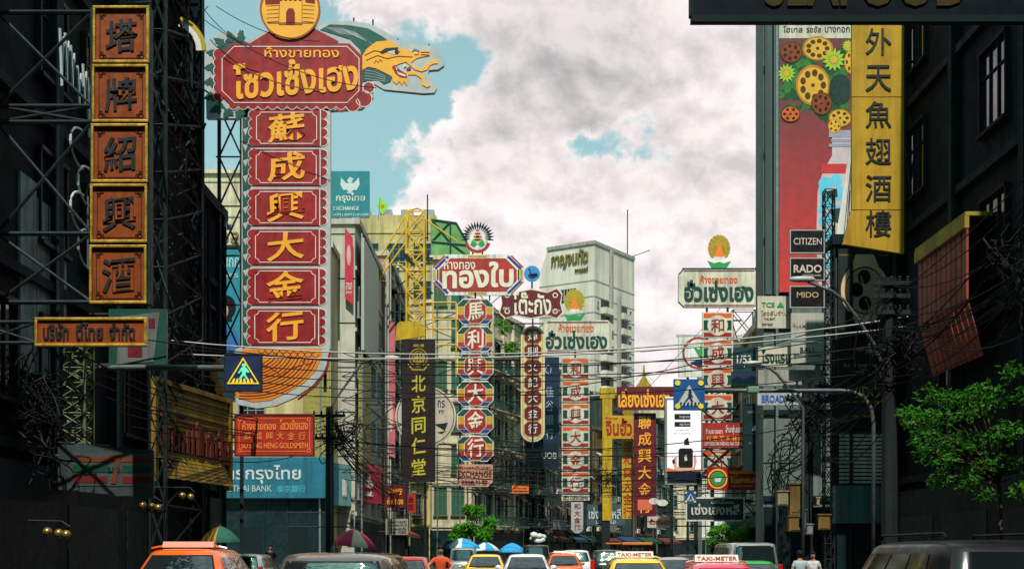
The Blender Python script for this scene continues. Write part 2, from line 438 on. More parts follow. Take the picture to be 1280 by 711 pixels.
# ------------------------------------------------------------------ buildings
_wm = {}
AWN = [M('rusty zinc awning', (.20, .12, .07), .8, var=.5), M('faded green awning', (.05, .13, .08), .8, var=.4), M('bleached canvas awning', (.40, .36, .27), .8, var=.3), M('faded red awning', (.24, .05, .04), .8, var=.3), M('grey zinc awning', (.24, .25, .24), .7, var=.4)]
shopshade = M('painted shopfront shade', (0.006, 0.018, 0.021), 0.6, var=0.5, vs=0.9)  # dark colour stands in for the deep shade under the awnings
def window_meshes(w, h, nx, fm, gm, deep=0.12):
    k = (round(w, 2), round(h, 2), nx, fm.name, gm.name)
    if k not in _wm:
        f = MB(); t = 0.07
        f.box(-w / 2 - t, -w / 2, -deep, 0.0, 0, h); f.box(w / 2, w / 2 + t, -deep, 0.0, 0, h)
        f.box(-w / 2 - t - 0.06, w / 2 + t + 0.06, -deep - 0.08, 0.0, -0.09, 0); f.box(-w / 2 - t, w / 2 + t, -deep - 0.03, 0.0, h, h + 0.1)
        for i in range(1, nx):
            x = -w / 2 + w * i / nx; f.box(x - 0.025, x + 0.025, -deep * 0.55, -0.012, 0, h)
        f.box(-w / 2, w / 2, -deep * 0.5, -0.013, h * 0.68, h * 0.68 + 0.05)
        g = MB().box(-w / 2, w / 2, -0.02, -0.008, 0, h)
        _wm[k] = (mesh_of('window', f, fm), mesh_of('pane', g, gm))
    return _wm[k]

def add_window(root, x, y, z, face, w, h, nx, fm, gm=None):
    a, b = window_meshes(w, h, nx, fm, gm or glass)
    o = link(bpy.data.objects.new('window', a), root)
    o.location = (x, y, z); o.rotation_euler = (0, 0, {'F': 0, 'L': -math.pi / 2, 'R': math.pi / 2}[face])
    link(bpy.data.objects.new('pane', b), o)
    return o

def building(label, p0, p1, depth, h, wall, name='shophouse', fl=3.6, z1=4.2, bay=2.6, ww=1.4, wh=1.7, nx=3, frame=None, trim=None,
             faces='F', skip=0.12, balcony=0.0, ac=0.25, pil=True, rng=1, group=None, glassm=None, outline=None, awning=None, wawn=0.0, shop=True, parapet=True, wmax=90):
    rnd = random.Random(rng)
    p0 = Vector((*p0, 0)); p1 = Vector((*p1, 0)); d = p1 - p0; W = d.length
    root = thing(name, label, 'building', p0, math.atan2(d.y, d.x), group)
    frame = frame or steelg; trim = trim or wall
    b = MB()
    if outline: b.prism(outline, 0, depth)
    else: b.box(0, W, 0, depth, 0, h)
    obj('wall', b, wall, root)
    t = MB(); nfl = max(1, int((h - z1) / fl))
    lo = -0.18 if pil else -0.1
    for i in range(nfl + 1):
        z = z1 - 0.55 + i * fl
        if z < h - 0.3:
            t.box(0.003, W - 0.003, lo, -0.0, z, z + 0.22)
            if 'L' in faces: t.box(-0.12, -0.001, 0.0, depth - 0.01, z, z + 0.22)
            if 'R' in faces: t.box(W + 0.001, W + 0.12, 0.0, depth - 0.01, z, z + 0.22)
    if pil:
        nb = max(1, round(W / (bay * 1.6)))
        for i in range(nb + 1):
            x = 0.01 + (W - 0.32) * i / nb; t.box(x, x + 0.3, -0.26, -0.002, 0.1, h - 0.05)
    if parapet and not outline:
        t.box(-0.16, W + 0.16, -0.3, 0.15, h - 0.012, h + 0.35)
        t.box(-0.15, 0.14, 0.152, depth, h - 0.011, h + 0.3); t.box(W - 0.14, W + 0.15, 0.152, depth, h - 0.011, h + 0.3)
    obj('trim', t, trim, root)
    n = 0
    for face in faces:
        L_ = W if face == 'F' else depth
        nb = max(1, int(L_ / bay)); st = L_ / nb
        for i in range(nfl):
            z = z1 + 0.5 + i * fl
            if z + wh > h - 0.35: continue
            for j in range(nb):
                if rnd.random() < skip or n >= wmax: continue
                c = st * (j + 0.5); n += 1
                if face == 'F': add_window(root, c, 0, z, 'F', ww, wh, nx, frame, glassm)
                elif face == 'L': add_window(root, 0, c, z, 'L', ww, wh, nx, frame, glassm)
                else: add_window(root, W, c, z, 'R', ww, wh, nx, frame, glassm)
                if face == 'F' and rnd.random() < wawn:
                    a0, a1, zt = c - ww * .62, c + ww * .62, z + wh + .18; dd = rnd.uniform(.5, .95)
                    obj('window_awning', MB().add([(a0, -.03, zt), (a1, -.03, zt), (a1, -dd, zt - dd * .55), (a0, -dd, zt - dd * .55), (a0, -dd, zt - dd * .55 - .15), (a1, -dd, zt - dd * .55 - .15)], [(0, 1, 2, 3), (3, 2, 5, 4)]), rnd.choice(AWN), root)
                if face == 'F' and wawn and rnd.random() < .35:
                    zc = z - .45; m = MB(); m.box(c - ww * .6, c + ww * .6, -.55, -.03, zc, zc + .05)
                    for q in range(9): m.box(c - ww * .6 + q * ww * .15, c - ww * .6 + q * ww * .15 + .02, -.55, -.53, zc + .05, zc + .75)
                    o2 = obj('window_cage', m, steel, root)
                if rnd.random() < ac:
                    m = MB(); zz = z - 0.75
                    if face == 'F': bx = (c - 0.4, c + 0.4, -0.42, -0.03)
                    elif face == 'L': bx = (-0.42, -0.03, c - 0.4, c + 0.4)
                    else: bx = (W + 0.03, W + 0.42, c - 0.4, c + 0.4)
                    m.box(*bx, zz, zz + 0.55)
                    a = obj('air_conditioner', m, white, root, bevel=0.03)
                    if face == 'F': obj('fan_grille', MB().prism(circle(c - 0.08, zz + 0.28, 0.22, 16), -0.435, -0.42), black, a)
                    elif face == 'L': obj('fan_grille', MB().tube([(-0.42, c, zz + 0.28), (-0.435, c, zz + 0.28)], 0.22, 16), black, a)
                    else: obj('fan_grille', MB().tube([(W + 0.42, c, zz + 0.28), (W + 0.435, c, zz + 0.28)], 0.22, 16), black, a)
    if balcony:
        for i in range(nfl):
            z = z1 - 0.3 + i * fl
            if z + 1.5 > h or rnd.random() > balcony: continue
            m = MB().box(0.35, W - 0.35, -0.95, -0.27, z, z + 0.12); s = obj('balcony', m, trim, root)
            m = MB()
            for k in range(int((W - 0.8) / 0.16)): m.box(0.4 + k * 0.16, 0.43 + k * 0.16, -0.93, -0.90, z + 0.121, z + 0.98)
            m.box(0.35, W - 0.35, -0.95, -0.88, z + 0.981, z + 1.03)
            obj('railing', m, frame, s)
    # ground floor: dark sheet for painted-in shade, rolling shutters and canvas awning
    obj('shopfront', MB().box(0.32, W - 0.32, -0.008, -0.003, 0.15, 3.6) if not shop else MB().box(0.01, W - 0.01, -0.27, -0.003, 0.15, 3.4), shopshade, root)
    m = MB(); nb = max(1, round(W / 4.2))
    for i in range(nb):
        a0, a1 = W * i / nb + 0.3, W * (i + 1) / nb - 0.3
        for k in range(14): m.box(a0, a1, -0.10 - 0.02 * (k % 2), -0.01, 0.2 + k * 0.2, 0.395 + k * 0.2)
    for i in range(nb if shop else 0):
        m.box(W * i / nb + 0.4, W * (i + 1) / nb - 0.4, -0.29, -0.271, 0.2, 2.6)
    obj('shutter', m, steel, root)
    if awning:
        m = MB(); m.add([(0.2, -0.1, 3.5), (W - 0.2, -0.1, 3.5), (W - 0.2, -1.5, 2.9), (0.2, -1.5, 2.9), (0.2, -1.5, 2.62), (W - 0.2, -1.5, 2.62),
                         (0.2, -0.1, 3.44), (W - 0.2, -0.1, 3.44)], [(0, 1, 2, 3), (3, 2, 5, 4), (4, 5, 7, 6)])
        obj('awning', m, awning, root)
    m = MB()
    for x in (0.5, W - 0.55): m.tube([(x, -0.34, 0.2), (x, -0.34, h - 0.4)], 0.06)
    obj('drain_pipe', m, trim if pil else frame, root)
    return root

darkwall = M('shade dark plaster', (0.0045, 0.0125, 0.0145), 0.85, var=0.45, vs=0.6, streak=0.5, bump=0.3)  # deep shade and its teal cast are put into this base colour
darktrim = M('shade teal trim', (0.008, 0.022, 0.025), 0.8, var=0.35, streak=0.4)  # trim darkened with the same painted-in teal shade
oldcream = M('stained cream plaster', (0.60, 0.53, 0.36), 0.8, var=0.25, vs=0.7, streak=0.45, bump=0.2)
yelcream = M('yellow cream plaster', (0.50, 0.41, 0.19), 0.8, var=0.2, vs=0.6, streak=0.35, bump=0.2)
greyconc = M('grey concrete', (0.46, 0.44, 0.36), 0.8, var=0.22, vs=0.6, streak=0.35, bump=0.2)
towerc = M('pale tower concrete', (0.64, 0.60, 0.51), 0.8, var=0.16, vs=0.15, streak=0.3)
murky = M('murky green grey plaster', (0.05, 0.068, 0.06), 0.8, var=0.35, vs=0.5, streak=0.5, bump=0.3)
browny = M('brown plaster', (0.13, 0.085, 0.06), 0.8, var=0.3, vs=0.5, streak=0.4, bump=0.3)

# unseen blocks added on both sides behind the camera: they keep the near part of the street in shade
building('unseen block added beside the camera on the left to shade the near street', (-6.9, -22), (-6.9, 15.2), 18, 17.5, darkwall, rng=2, wmax=12, ac=0)
building('unseen block added beside the camera on the right to shade the near street', (7.3, 15.2), (7.3, -22), 18, 21, darkwall, rng=3, wmax=12, ac=0)

building('unseen dark block added behind the camera to darken window reflections', (24, -48), (-24, -48), 10, 19, darkwall, rng=4, wmax=6, ac=0)  # added out of view to darken reflections in the car windows

near_left = building('dark shophouse nearest on the left, behind the orange character sign', (-10.5, 15.6), (-10.5, 42.6), 14, 20.4, darkwall,
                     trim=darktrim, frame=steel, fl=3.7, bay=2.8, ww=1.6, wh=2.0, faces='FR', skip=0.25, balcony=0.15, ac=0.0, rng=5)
pp = MB()
for i in range(3): pp.box(11.6 + i * 0.95, 12.5 + i * 0.95, -0.06, -0.001, 5.4 + 0.4 * (i == 2), 9.6 - 0.3 * i)
obj('plaster_panel', pp, M('lit weathered wall panel', (0.24, 0.33, 0.32), 0.8, var=0.45, vs=1.5, streak=0.5), near_left)['label'] = 'weathered wall panels coloured pale for a lit stretch of wall'  # pale tone stands for a lit stretch of concrete wall
nt = MB()
for i in range(9):
    x = 13.2 + i * 0.38 + random.uniform(-.1, .1); z = 13.4 - 0.12 * i + random.uniform(-.2, .2)
    nt.tube([(x, -0.34, z), (x + 0.12, -0.34, z - 0.9 - random.random() * 0.5), (x + 0.24, -0.34, z - 0.1)], 0.03, 5)
for i in range(4):
    z = 11.0 - i * 0.75; x = 14.6 + 0.5 * (i % 2)
    nt.tube([(x + 0.75 * math.cos(R(a)), -0.34, z + 0.45 * math.sin(R(a))) for a in range(80, 290, 15)], 0.03, 5)
obj('wall_lettering', nt, M('dull white neon tubing', (0.45, 0.52, 0.52), 0.4), near_left)

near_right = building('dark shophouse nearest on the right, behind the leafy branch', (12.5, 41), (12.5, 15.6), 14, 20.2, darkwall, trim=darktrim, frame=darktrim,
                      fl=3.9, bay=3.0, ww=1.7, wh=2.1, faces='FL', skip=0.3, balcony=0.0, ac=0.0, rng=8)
building('set-back dark grey shophouse between the watch advert and the yellow character banner', (15, 53.4), (15, 41.3), 12, 16, murky, trim=darktrim, frame=steel, rng=9, awning=None)
wblock = building('narrow block with white louvres carrying the black watch advert', (11.7, 46.4), (14.9, 46.4), 0.7, 12.6, murky, trim=darktrim, frame=steel, faces='', rng=10, pil=False)
lv = MB()
for k in range(16): lv.box(0.15, 1.75, -0.14, -0.02, 4.0 + k * 0.14, 4.09 + k * 0.14)
obj('louvre', lv, white, wblock)
obj('fascia', MB().box(-0.1, 2.6, -0.5, -0.02, 2.55, 3.9), M('dull teal fascia', (0.10, 0.19, 0.21), 0.6, streak=0.3), wblock)
bslab = building('tall narrow slab building carrying the fruit and bottle advert', (10.55, 53.7), (16, 53.7), 1.7, 25.6, M('grey green ribbed metal cladding', (0.13, 0.17, 0.15), 0.6, streak=0.3),
                 faces='', rng=11, pil=False, trim=darktrim)
building('low cream shophouse behind the cluster of watch signs', (13.2, 75), (12.3, 55.8), 10, 13, oldcream, rng=12, ac=0.5, wawn=.4, awning=M('green canvas', (0.015, 0.055, 0.035), 0.9))
building('grey shophouse beside the round-leaf bank sign', (17, 100), (13.4, 75.6), 10, 13.6, greyconc, rng=13, ac=0.4, awning=M('green canvas', (0.015, 0.055, 0.035), 0.9))
building('brown shophouse behind the phone advert screen', (24, 126), (17.2, 100.6), 10, 14.5, browny, rng=14, ac=0.4)
building('pale flat-roofed building closing the far end of the street', (19, 192), (46, 192), 12, 25.6, oldcream, rng=15, bay=3.2, ac=0.1, pil=False)
building('small white plant-room building with slotted wall on the far skyline', (27.6, 186), (31.2, 186), 4, 27.2, white, name='rooftop_house', rng=16, faces='', pil=False)

# left row
bank = building('low bank building with yellow lattice screens and blue fascia', (-22, 72), (-10.2, 72), 2.9, 18.6, yelcream, name='bank_building', rng=21, faces='F', skip=0.3, pil=False, ac=0.0, trim=oldcream, wmax=8)
sc = MB().box(10.25, 11.75, -0.16, -0.003, 6.6, 14.6)
screen_m = pattern('yellow lattice blocks', 'brick', (0.55, 0.46, 0.07), (0.02, 0.03, 0.015), 3.6, sx=0.9, mortar=0.05)
obj('lattice_screen', sc, screen_m, bank)
mb = MB().box(0.05, 11.75, -0.30, -0.272, 0.16, 4.72)
for k in range(9): mb.box(0.3 + k * 1.3, 0.38 + k * 1.3, -0.36, -0.301, 0.16, 4.7)
obj('shopfront_panel', mb, M('shade teal shop panelling', (0.003, 0.016, 0.020), 0.4, var=0.35), bank)  # panelling darkened in colour for the shade under the fascia
for k in range(4): obj('glass_door', MB().box(1.75 + k * 2.6, 2.8 + k * 2.6, -0.33, -0.301, 0.2, 2.9), glass, bank)
gb = building('grey concrete building with mesh-clad side next to the pink vertical banner', (-9.2, 75), (-9.2, 90.3), 6.6, 20.7, greyconc, name='office_building', rng=22, faces='F', pil=False, skip=0.0, bay=3.6, ac=0.0, trim=greyconc)
jt = MB()
for k in range(7): jt.box(-0.02, 0.0, 0.0, 6.55, 4.5 + k * 2.6, 4.56 + k * 2.6)
obj('joint_line', jt, steel, gb)
obj('lattice_screen', MB().box(0.6, 5.6, -0.32, -0.13, 6.2, 13.2), screen_m, gb)
obj('mesh_cladding', MB().box(0.3, 8.5, -0.5, -0.34, 13.4, 20.0), pattern('perforated grey mesh', 'brick', (0.62, 0.61, 0.50), (0.20, 0.21, 0.17), 9.0, mortar=0.06), gb)
building('dark red brick shophouse with louvred windows just past the grey mesh building', (-9, 90.7), (-9, 105.2), 8, 22.5, pattern('old red brick', 'brick', (0.40, 0.16, 0.12), (0.25, 0.2, 0.16), 3.0), rng=23, frame=steel, skip=0.05, wawn=.4, trim=greyconc, awning=brightred)
building('narrow old shophouse behind the dark brown vertical banner', (-9, 105.6), (-7.1, 109.6), 8, 19, yelcream, rng=24, ac=0.5, wawn=.5)
gh = building('slim building topped with a green glazed box', (-6.9, 110), (-3.9, 110), 4, 26.6, oldcream, name='office_building', rng=25, faces='F', bay=1.5, ww=1.0, wh=2.4, pil=False, glassm=glassg, ac=0, frame=gsteel)
gx = MB(); gx.prism([(0.0, 26.9), (3.2, 26.9), (3.2, 27.9), (2.1, 29.8), (0.0, 30.1)], 0.1, 3.6)
gbx = obj('glazed_box', gx, M('bright green netting glass', (0.14, 0.30, 0.09), 0.35, var=0.4), gh)
gf = MB()
for a, b in (((0, 26.9), (3.2, 26.9)), ((0, 28.2), (3.2, 27.9)), ((3.2, 27.9), (2.1, 29.8)), ((0, 30.1), (2.1, 29.8)), ((1.6, 26.9), (1.6, 29.9)), ((0, 30.1), (1.6, 28.1)), ((3.2, 26.9), (1.6, 28.1)), ((0, 28.2), (1.6, 29.9))):
    gf.tube([(a[0], 0.05, a[1]), (b[0], 0.05, b[1])], 0.08)
obj('frame', gf, dgreen, gbx)
building('old cream shophouse with columns and balconies at the bend, left of the oval goldsmith banner', (-3.9, 114.5), (1, 128.2), 9, 24, oldcream, rng=26, bay=2.0, ww=1.2, wh=2.2, balcony=1.0, ac=0.3, frame=dgreen, wawn=.3)
ow = [M('mossy plaster', (0.035, 0.055, 0.045), 0.8, var=0.4, vs=0.5, streak=0.5, bump=0.3), M('dirty ivory plaster', (0.17, 0.155, 0.11), 0.8, var=0.35, vs=0.5, streak=0.5, bump=0.3), browny, M('slate blue plaster', (0.03, 0.05, 0.06), 0.8, var=0.4, vs=0.5, streak=0.5), M('ochre plaster', (0.15, 0.10, 0.035), 0.8, var=0.35, streak=0.5), murky, M('grey pink plaster', (0.13, 0.085, 0.075), 0.8, var=0.35, streak=0.5)]
cs_ = [M('green canvas', (0.015, 0.055, 0.035), 0.9), M('faded red canvas', (0.10, 0.025, 0.02), 0.9), M('blue canvas', (0.012, 0.045, 0.08), 0.9)]
spots = [((1.1, 128.6), (3.2, 134.2)), ((3.35, 134.6), (5.3, 139.8)), ((5.45, 140.2), (7.2, 144.8)), ((7.35, 145.2), (9.2, 150.3)), ((9.4, 150.7), (12.2, 156.6)), ((12.4, 157), (15.2, 162.9)), ((15.4, 163.3), (18.6, 170)), ((18.8, 170.4), (22.2, 177.6))]
nm = ['mossy green', 'dirty ivory', 'brown', 'slate blue', 'ochre', 'murky grey', 'grey pink', 'last mossy']
for i, (a, b) in enumerate(spots):
    building('narrow %s shophouse in the row curving away behind the street signs' % nm[i], a, b, 8, (18.5, 21, 17, 20, 16, 20.5, 18, 19)[i], ow[i % 7], rng=40 + i, balcony=(0.9, 0.3, 0.6, 0)[i % 4], ac=0.5, bay=(2.0, 2.6, 1.8)[i % 3], ww=(1.0, 1.5, 0.9)[i % 3],
             nx=(2, 3, 1)[i % 3], fl=(3.4, 3.8, 3.2, 4.0)[i % 4], awning=cs_[i % 3], pil=i % 2 == 0, frame=(dgreen, steelg, steel)[i % 3], group='shophouses curving away at the far bend', wawn=.4)
building('dark low annex between the scaffold and the dragon signpost', (-10.6, 42.8), (-10.6, 46.3), 8, 13.5, darkwall, trim=darktrim, frame=steel, rng=61)
cb = building('tall yellow cream apartment block behind the yellow lattice tower', (-21.4, 150), (-8.9, 150), 12, 41.0, yelcream, name='apartment_block', rng=29, bay=3.1, ww=2.1, wh=2.1, fl=4.4, skip=0.1, pil=False, ac=0.3, parapet=False, faces='FR')
rt = MB()
for i in range(5): rt.box(0.8 + i * 2.5, 2.2 + i * 2.5, 1.0, 2.6, 41.0, 41.9)
obj('roof_tank', rt, steelg, cb)
building('cream building with flat roof glimpsed behind the dragon signpost', (-34, 132), (-19.5, 132), 12, 40.5, oldcream, name='apartment_block', rng=30, pil=False, ac=0.1, faces='F', wmax=40)

# far tower with its sign, window band and stacked balconies
E0 = Vector((16.6, 258)); dr = Vector((0.84, -0.54)).normalized()
Wt, Dt = 13.0, 17.5
t0 = E0 - dr * Wt
tw = thing('tower_block', 'tall pale concrete tower with stacked balconies on the skyline', 'tower', (t0.x, t0.y, 0), math.atan2(dr.y, dr.x))
top = 63.6
obj('wall', MB().prism([(0, 0), (Wt, 0), (Wt, top), (2.0, top), (0, top - 4.6)], 0, Dt), towerc, tw)
ln = MB()
for k in range(19):
    z = 5 + k * 3.2
    if z < top - 5: ln.box(0.02, Wt - 0.01, -0.06, -0.002, z, z + 0.22); ln.box(Wt + 0.002, Wt + 0.06, 0.02, Dt - 0.01, z, z + 0.22)
ln.box(1.9, Wt + 0.2, -0.25, Dt, top - 0.01, top + 0.7)
ln.box(Wt + 0.003, Wt + 0.7, 6.2, 6.9, 3, top - 0.02); ln.box(Wt + 0.003, Wt + 0.7, 9.6, 10.3, 3, top - 9)
obj('floor_line', ln, M('grey tower trim', (0.34, 0.33, 0.29), 0.8, streak=0.3), tw)
for col0, col1 in ((2.6, 6.2), (10.3, 14.2)):
    for k in range(15):
        z = 5.2 + k * 3.2
        if z > top - 13: continue
        b = obj('balcony', MB().box(Wt + 0.01, Wt + 1.3, col0, col1, z, z + 1.25), towerc, tw)
        obj('opening', MB().box(Wt + 0.01, Wt + 0.05, col0 + 0.1, col1 - 0.1, z + 1.25, z + 2.95), black, b)
for k in range(15):
    z = 6.3 + k * 3.2
    if z < top - 11: add_window(tw, Wt, 15.6, z, 'R', 0.7, 1.3, 1, greyp)
    if k % 2 == 0 and z < top - 8: add_window(tw, Wt, 1.4, z, 'R', 0.6, 1.1, 1, greyp)
wb = MB()
for k in range(11): wb.box(1.0 + k * 0.72, 1.55 + k * 0.72, -0.05, -0.01, top - 11.2, top - 8.4)
obj('window_band', wb, glass, tw)
obj('lettering', MB().text('กาญจนทัต', 3.0, top - 4.0, 11.6, top - 0.6, -0.02, -0.35, 0.02), M('dull olive letters', (0.16, 0.15, 0.04), 0.5), tw)
obj('lettering', MB().text('ทาวเวอร์', 8.6, top - 5.3, 11.6, top - 4.4, -0.02, -0.3, 0.015), M('dull olive letters', (0.16, 0.15, 0.04), 0.5), tw)
obj('antenna', MB().tube([(Wt - 0.6, 15.5, top + 0.6), (Wt - 0.6, 15.5, top + 10.5)], 0.11).tube([(Wt - 0.6, 16.6, top + 0.6), (Wt + 4.0, 17, top + 1.6)], 0.08), steel, tw)
# ------------------------------------------------------------------ signs on the left of the street
WL_X = -10.5
# tall orange sign with five framed characters
amber = M('amber enamel panel', (0.25, 0.052, 0.008), 0.4, var=0.3, vs=2.0, streak=0.25)
oldgold = M('flaking gold leaf frame', (0.55, 0.36, 0.05), 0.35, metal=0.55, var=0.55, vs=6)
inkred = M('dark brown ink', (0.045, 0.016, 0.010), 0.5)
ink = M('black brushed ink', (0.012, 0.013, 0.014), 0.45)
s = Sign('vertical_sign', 'tall orange sign of five gold-framed panels with black brushed characters', 'sign', 150, 381, 26)
s.P('board', steel).rect(112, 9, 188, 380, -9, -1).done()
for i, (y0, y1, ch) in enumerate(((9, 80, '塔'), (82, 154, '牌'), (156, 229, '紹'), (231, 304, '興'), (307, 380, '酒'))):
    x0, x1 = 117 - i * 1.1, 187 - i * 0.7
    p = s.P('panel', amber).rect(x0 + 3, y0 + 3, x1 - 3, y1 - 3, -1, 0).done()
    s.P('frame', oldgold, p).frame(x0, y0, x1, y1, 3.2, -1, 3).done(bevel=0.01)
    o = s.P('ornament', inkred, p)
    xa, ya, xb, yb = x0 + 8, y0 + 7, x1 - 8, y1 - 7
    o.line(cut(xa, ya, xb, yb, 7), 0.9, -.2, .4, True)
    for cx, cy in ((xa + 2, ya + 2), (xb - 2, ya + 2), (xa + 2, yb - 2), (xb - 2, yb - 2)):
        o.ring(cx, cy, 2.2, 3.4, -.2, .45, 12); o.ring(cx + (4 if cx < 150 else -4), cy, 1.5, 2.5, -.2, .45, 10); o.ring(cx, cy + (4 if cy < (ya + yb) / 2 else -4), 1.5, 2.5, -.2, .45, 10)
    o.done()
    s.P('character', ink, p).text(ch, x0 + 15, y0 + 15, x1 - 15, y1 - 14, -.2, 1.2, 0.014, 0.10).done()
s.arms(112, (12, 130, 150, 290, 376), WL_X - 0.02, 0.05, d=-6)

s = Sign('company_sign', 'long orange company sign with black Thai letters below the tall orange panels', 'sign', 114, 433, 25)
s.P('board', amber).rect(47, 401, 181, 430, -2, 0).done()
s.P('frame', oldgold).frame(44, 397, 184, 433, 3.5, -3, 2).done(bevel=0.01)
s.P('lettering', ink).text('บริษัท', 54, 404, 86, 425, -.2, 1, 0.03).text('ดีไทย', 95, 403, 129, 425, -.2, 1, 0.03).text('จำกัด', 137, 404, 169, 425, -.2, 1, 0.03).done()
s.arms(46, (402, 428), WL_X - 0.02, 0.04, d=-2)

s = Sign('light_box', 'dark green framed light box with pale slanted face behind the long orange sign', 'sign', 171, 462, 31)
s.P('board', dgreen).rect(136, 386, 208, 461, -5, 0).done()
s.P('panel', M('dirty pale acrylic', (0.14, 0.16, 0.15), 0.4, streak=0.4)).poly([(150, 396), (200, 390), (192, 452), (146, 455)], 0, .6).done()
s.P('lettering', maroon).rect(163, 402, 176, 416, .6, 1).rect(160, 425, 178, 446, .6, 1).rect(186, 398, 194, 410, .6, 1).done()
s.arms(140, (392, 455), WL_X - 0.02, 0.035)

mb = MB(); lattice(mb, -10.3, -9.75, 29.2, 29.8, 2.3 + 1.0, 6.4, 9, 0.035); mb.box(-10.4, -9.65, 29.1, 29.9, 3.2, 3.3); mb.tube([(-10.52, 29.5, 4.5), (-10.2, 29.5, 4.5)], 0.05)
tag(obj('lattice_mast', mb, gsteel), 'short pale green laced steel mast above the dark striped store sign', 'mast')

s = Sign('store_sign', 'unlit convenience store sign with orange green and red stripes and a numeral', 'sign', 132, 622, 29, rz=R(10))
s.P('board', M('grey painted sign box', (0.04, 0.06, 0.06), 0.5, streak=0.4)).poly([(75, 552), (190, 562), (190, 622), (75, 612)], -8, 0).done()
s.P('panel', M('shade dimmed white acrylic', (0.05, 0.068, 0.066), 0.4, streak=0.3)).rect(92, 566, 188, 607, 0, .6).done()  # white and stripes darkened in colour to stand for shade
st = s.P('stripe', M('dull orange stripe', (0.13, 0.03, 0.01), 0.5)); st.rect(93, 571, 137, 577, .6, 1).rect(151, 571, 187, 577, .6, 1).done()
s.P('stripe', M('dull green stripe', (0.01, 0.05, 0.03), 0.5)).rect(93, 581, 134, 590, .6, 1).rect(152, 581, 187, 590, .6, 1).done()
s.P('stripe', M('dull red stripe', (0.12, 0.012, 0.012), 0.5)).rect(93, 595, 134, 603, .6, 1).rect(152, 595, 187, 603, .6, 1).done()
s.P('numeral', M('dull orange stripe', (0.5, 0.1, 0.02))).poly([(136, 568), (150, 568), (150, 574), (144.5, 604), (138.5, 604), (143.5, 575), (136, 575)], .6, 1.4).done()
s.P('lettering', dgreen).text('ELEVEn', 134.5, 583, 150, 589, 1.0, 1.9, 0.02).done()
s.arms(84, (570, 606), WL_X, 0.05)

# yellow slatted marquee running along the wall
Lq = math.hypot(0.95, 5.6)
root = thing('marquee', 'yellow slatted marquee with red cut-out figures left of the red goldsmith sign', 'marquee', (-10.15, 36.0, 3.6), math.atan2(5.6, 0.95))
mb = MB()
for k in range(15): mb.box(0.2, Lq - 0.2, -0.05 - 0.03 * (k % 2), 0.02, 0.85 + k * 0.125, 0.955 + k * 0.125)
ymar = M('grimy yellow slats', (0.24, 0.145, 0.012), 0.6, streak=0.5)
obj('slat_panel', mb, ymar, root)
obj('frame', MB().box(0, 0.2, -0.14, 0.1, -0.1, 2.85).box(Lq - 0.2, Lq, -0.14, 0.1, -0.1, 2.85).box(0.2, Lq - 0.2, -0.14, 0.1, 2.7, 2.85), ymar, root, bevel=0.01)
mb = MB()
for k in range(7): mb.add([(0.2, -0.1 - k * 0.045, 0.75 - k * 0.11), (Lq - 0.7, -0.1 - k * 0.045, 0.75 - k * 0.11), (Lq - 0.7, -0.14 - k * 0.045, 0.66 - k * 0.11), (0.2, -0.14 - k * 0.045, 0.66 - k * 0.11)], [(0, 1, 2, 3)])
mb.box(0.2, Lq - 0.2, -0.12, 0.05, 0.72, 0.8)
obj('lower_canopy', mb, ymar, root)
mb = MB(); rr = random.Random(4)
for k in range(15):
    x = 0.35 + k * 0.35; h = 0.55 + rr.random() * 0.25
    mb.prism([(x, 0.84), (x + 0.16, 0.84), (x + 0.2, 0.84 + h), (x + 0.05, 0.84 + h * 1.05)], -0.16, -0.09)
for x, h in ((0.55, 1.75), (3.0, 1.7), (3.9, 1.45), (4.7, 1.6)):
    mb.prism(circle(x, h, 0.2, 10), -0.17, -0.09); mb.prism([(x - 0.15, 0.84), (x + 0.15, 0.84), (x + 0.06, h), (x - 0.06, h)], -0.18, -0.09)
obj('ornament', mb, M('dark red cut-outs', (0.11, 0.022, 0.012), 0.5), root)
mb = MB()
for x in (0.6, 2.8, 5.0): mb.tube([(x, 0.1, 2.0), (x, 0.75, 2.3)], 0.05); mb.tube([(x, 0.1, 0.5), (x, 0.75, 0.4)], 0.05)
obj('bracket', mb, steel, root)

# dark scaffold carrying the back of another sign
mb = MB(); lattice(mb, -10.2, -9.75, 36.0, 40.2, 0.15, 20.2, 15, 0.06)
rr = random.Random(12)
for i in range(190):
    z = 6 + rr.random() * 14; x = -10.3 + rr.random() * .6; y = 35.5 + rr.random() * 5
    a = Vector((x, y, z)); b = a + Vector((rr.uniform(-.7, .7), rr.uniform(-1.2, 1.2), rr.uniform(-1.0, 1.0)))
    b.x = max(-10.45, min(-9.6, b.x)); mb.tube([a, b], rr.uniform(0.015, 0.04), 4)
scf = tag(obj('scaffold_tower', mb, steel), 'dark cluttered steel scaffold between the orange panels and the dragon sign', 'scaffold')
obj('backing_sheet', MB().box(-10.15, -9.8, 40.3, 40.36, 1.0, 19.5).box(-10.19, -10.12, 36.1, 40.1, 0.2, 14), darkwall, scf)
s = Sign('arched_sign', 'sliver of a yellow edged arch sign above the dark scaffold', 'sign', 250, 60, 38.5)
s.P('arch', white).ring(215, 62, 30, 37, -3, 0, 14, -75, 2).done()
s.P('edge', yellow).ring(215, 62, 37, 42, -3.2, .4, 14, -75, 2).done()
mbx = s.posts((231, 238), 30, 110, 0.05)

